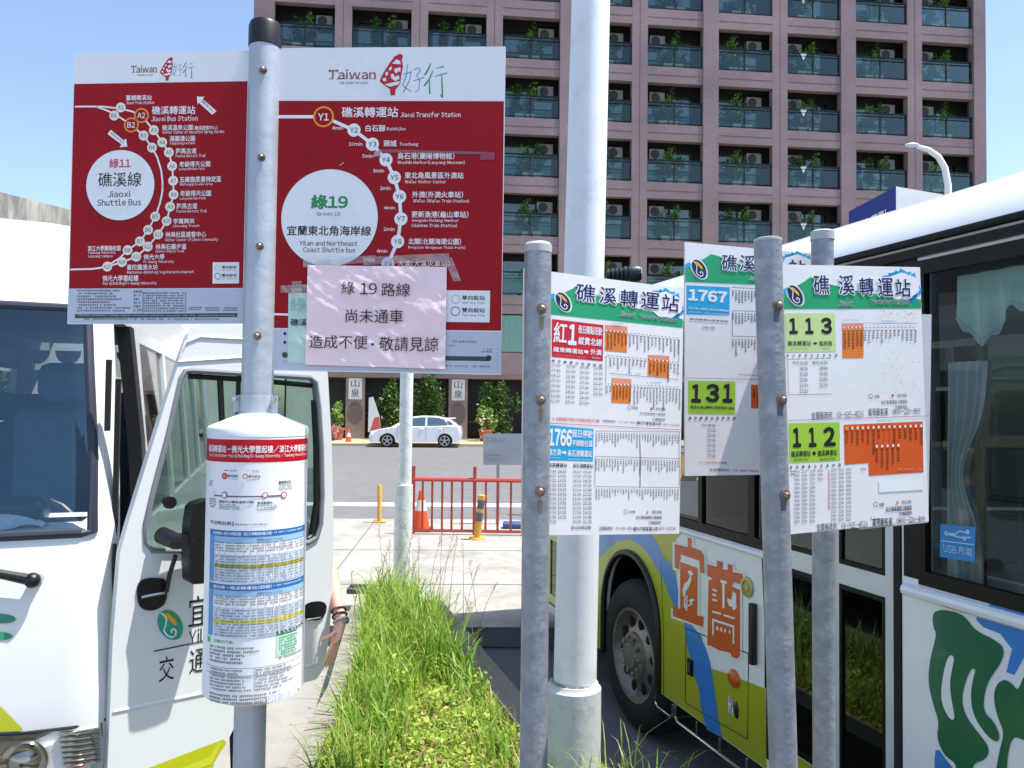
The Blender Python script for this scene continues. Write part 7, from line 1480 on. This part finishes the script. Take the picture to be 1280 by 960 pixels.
V = [hip, hip + Vector((0, 0, .22)), hip + Vector((.0, 0, .46)), hip + Vector((0, 0, .58)), hip + Vector((.0, -.01, .66)), hip + Vector((0, -.01, .76)), hip + Vector((0, -.01, .85)), shR, elb, wr, shL, shL + Vector((-.03, .02, -.29)), shL + Vector((.01, -.1, -.53)),
     hip + sd * .006 + Vector((0, 0, -.06)), hip + sd * .006 + fw * .02 + Vector((0, 0, -.50)), hip + sd * .005 + Vector((0, 0, -.98)), hip + sd * .005 + fw * .14 + Vector((0, 0, -1.01)), hip - sd * .035 + Vector((0, 0, -.06)), hip - sd * .035 + fw * .02 + Vector((0, 0, -.50)), hip - sd * .03 + Vector((0, 0, -.98)), hip - sd * .03 + fw * .14 + Vector((0, 0, -1.01))]
E = [(0, 1), (1, 2), (2, 3), (3, 4), (4, 5), (5, 6), (2, 7), (7, 8), (8, 9), (2, 10), (10, 11), (11, 12), (0, 13), (13, 14), (14, 15), (15, 16), (0, 17), (17, 18), (18, 19), (19, 20)]
RR = [(.13, .10), (.12, .095), (.14, .10), (.06, .055), (.055, .055), (.085, .095), (.07, .08), .055, .040, (.024, .030), .055, .04, .028, .075, .055, .035, .03, .075, .055, .035, .03]
# hand: palm and five fingers hooked over the door edge (picture: fingers to lower left, thumb to the left)
def hv(px, py, Y): return at(px, py, Y)
pm = hv(421, 795, 3.755); V.append(pm); E.append((9, 21)); RR.append((.020, .034)); kn = hv(417, 806, 3.735); V.append(kn); E.append((21, 22)); RR.append((.014, .034))
roots = {0}
def finger(pts, r):
    k = len(V)
    for i, p in enumerate(pts):
        V.append(p); RR.append(r * (1 - .10 * i))
        if i: E.append((k + i - 1, k + i))
    roots.add(k)
finger([hv(417, 802, 3.74), hv(413.5, 811, 3.725), hv(408.5, 822, 3.715), hv(403.5, 832, 3.715)], .0112)
finger([hv(419, 804, 3.75), hv(416, 813, 3.735), hv(411, 824, 3.725), hv(406, 834.5, 3.725)], .0115)
finger([hv(421, 804, 3.765), hv(418.5, 814, 3.75), hv(414, 824, 3.74), hv(409, 833, 3.74)], .0110)
finger([hv(422.5, 803, 3.78), hv(421, 812, 3.77), hv(417.5, 820, 3.76), hv(413.5, 827, 3.755)], .0098)
finger([hv(420, 790, 3.745), hv(413, 795, 3.72), hv(406, 798, 3.705), hv(400.5, 801.5, 3.705)], .0122)
m2 = skin_mesh(V, E, RR, roots)
per = bpy.data.objects.new('person', m2); COL.objects.link(per); m2.materials.append(SKIN)
m2.transform(Matrix.Translation(-Vector((PX, PYY, 0)))); per.location = (PX, PYY, 0)
tag(per, 'person mostly hidden behind the timetable drum, hand with wristwatch on the minibus door edge', 'person')
import numpy as np
def cover(name, test, grow, m):                              # clothing: a shell grown from the body surface
    bm = bmesh.new(); bm.from_mesh(m2); bm.normal_update()
    kill = [f for f in bm.faces if not test(f.calc_center_median() + per.location)]
    bmesh.ops.delete(bm, geom=kill, context='FACES')
    for v in bm.verts: v.co += v.normal * grow
    me = bpy.data.meshes.new(name); bm.to_mesh(me); bm.free(); me.materials.append(m)
    for p in me.polygons: p.use_smooth = True
    o = bpy.data.objects.new(name, me); COL.objects.link(o); o.parent = per
    so = o.modifiers.new('thick', 'SOLIDIFY'); so.thickness = .004; so.offset = 1; return o
mid_arm = (shR + elb) / 2
cover('shirt', lambda c: .84 < c.z < 1.43 and not (c.x > -1.02 and c.z < 1.28) and not (c.x > mid_arm.x and c.z < 1.30 and (c - elb).length < .24) and not ((c - V[12]).length < .33 and c.z < 1.12 and c.x < PX - .12), .008, CLO)
cover('trousers', lambda c: -.11 < c.z < .88 and c.x < -1.08 and (c - V[12]).length > .16, .008, TRO)
cover('shoe', lambda c: c.z < -.105, .010, BLK)
hc = Vector(V[5])
cover('hair', lambda c: c.z > 1.69 or (c.z > 1.57 and (c - hc).dot(fw) < .02), .014, HAIR)
q = MB(); f0_ = hc + fw * .095
for s in (-1, 1): q.ell(hc + fw * .088 + sd * (.032 * s) + Vector((0, 0, .02)), (.012, .008, .007), M('eye', (30, 24, 22), .3), 10, 6)
q.build('eye', per); q = MB(); q.ell(hc + fw * .10 + Vector((0, 0, -.01)), (.014, .018, .022), SKIN, 10, 8); q.build('nose', per); q = MB(); q.ell(hc + fw * .09 + Vector((0, 0, -.05)), (.024, .008, .007), M('lips', (170, 100, 90), .5), 10, 6); q.build('mouth', per); q = MB()
for s in (-1, 1): q.ell(hc + sd * (.09 * s), (.012, .018, .03), SKIN, 10, 8)
q.build('ear', per)
# watch and bead bracelets on the wrist
ad = (wr - elb).normalized(); xx = ad.orthogonal().normalized(); yy = ad.cross(xx)
def ring(t, r): return [elb + (wr - elb) * t + xx * (r * math.cos(a)) + yy * (r * math.sin(a)) for a in [2 * math.pi * k / 20 for k in range(20)]]
q = MB(); q.tube(ring(1.0, .033), .0075, CHR, n=8, close=True); wtp = elb + (wr - elb) * 1.0 + Vector((.026, -.012, .006)); q.lathe([(.017, 0), (.017, .006), (.014, .008)], CHR, wtp, Vector((.8, -.6, .1)), n=20); q.build('wristwatch', per)
for t, c, nm in ((.90, M('bead_black', (24, 20, 22), .3), 'bead_bracelet'), (.80, M('bead_maroon', (92, 30, 26), .3), 'bead_bracelet')):
    q = MB()
    for p in ring(t, .034): q.ell(p, (.0058, .0058, .0058), c, 8, 6)
    q.build(nm, per)

bpy.data.objects.remove(_to); bpy.data.curves.remove(_tc)

# repeats share a group phrase
GRP = {'traffic cone': 'traffic cones along the road', 'bollard': 'yellow bollards at the road edge', 'car': 'cars parked across the road', 'notice': 'paper notices taped on the route panel', 'potted plant': 'potted plants before the hotel', 'bus stop sign': 'bus stop signs on the grass island'}
for o in COL.objects:
    if o.parent is None and o.get('category') in GRP and not o.get('group'): o['group'] = GRP[o['category']]
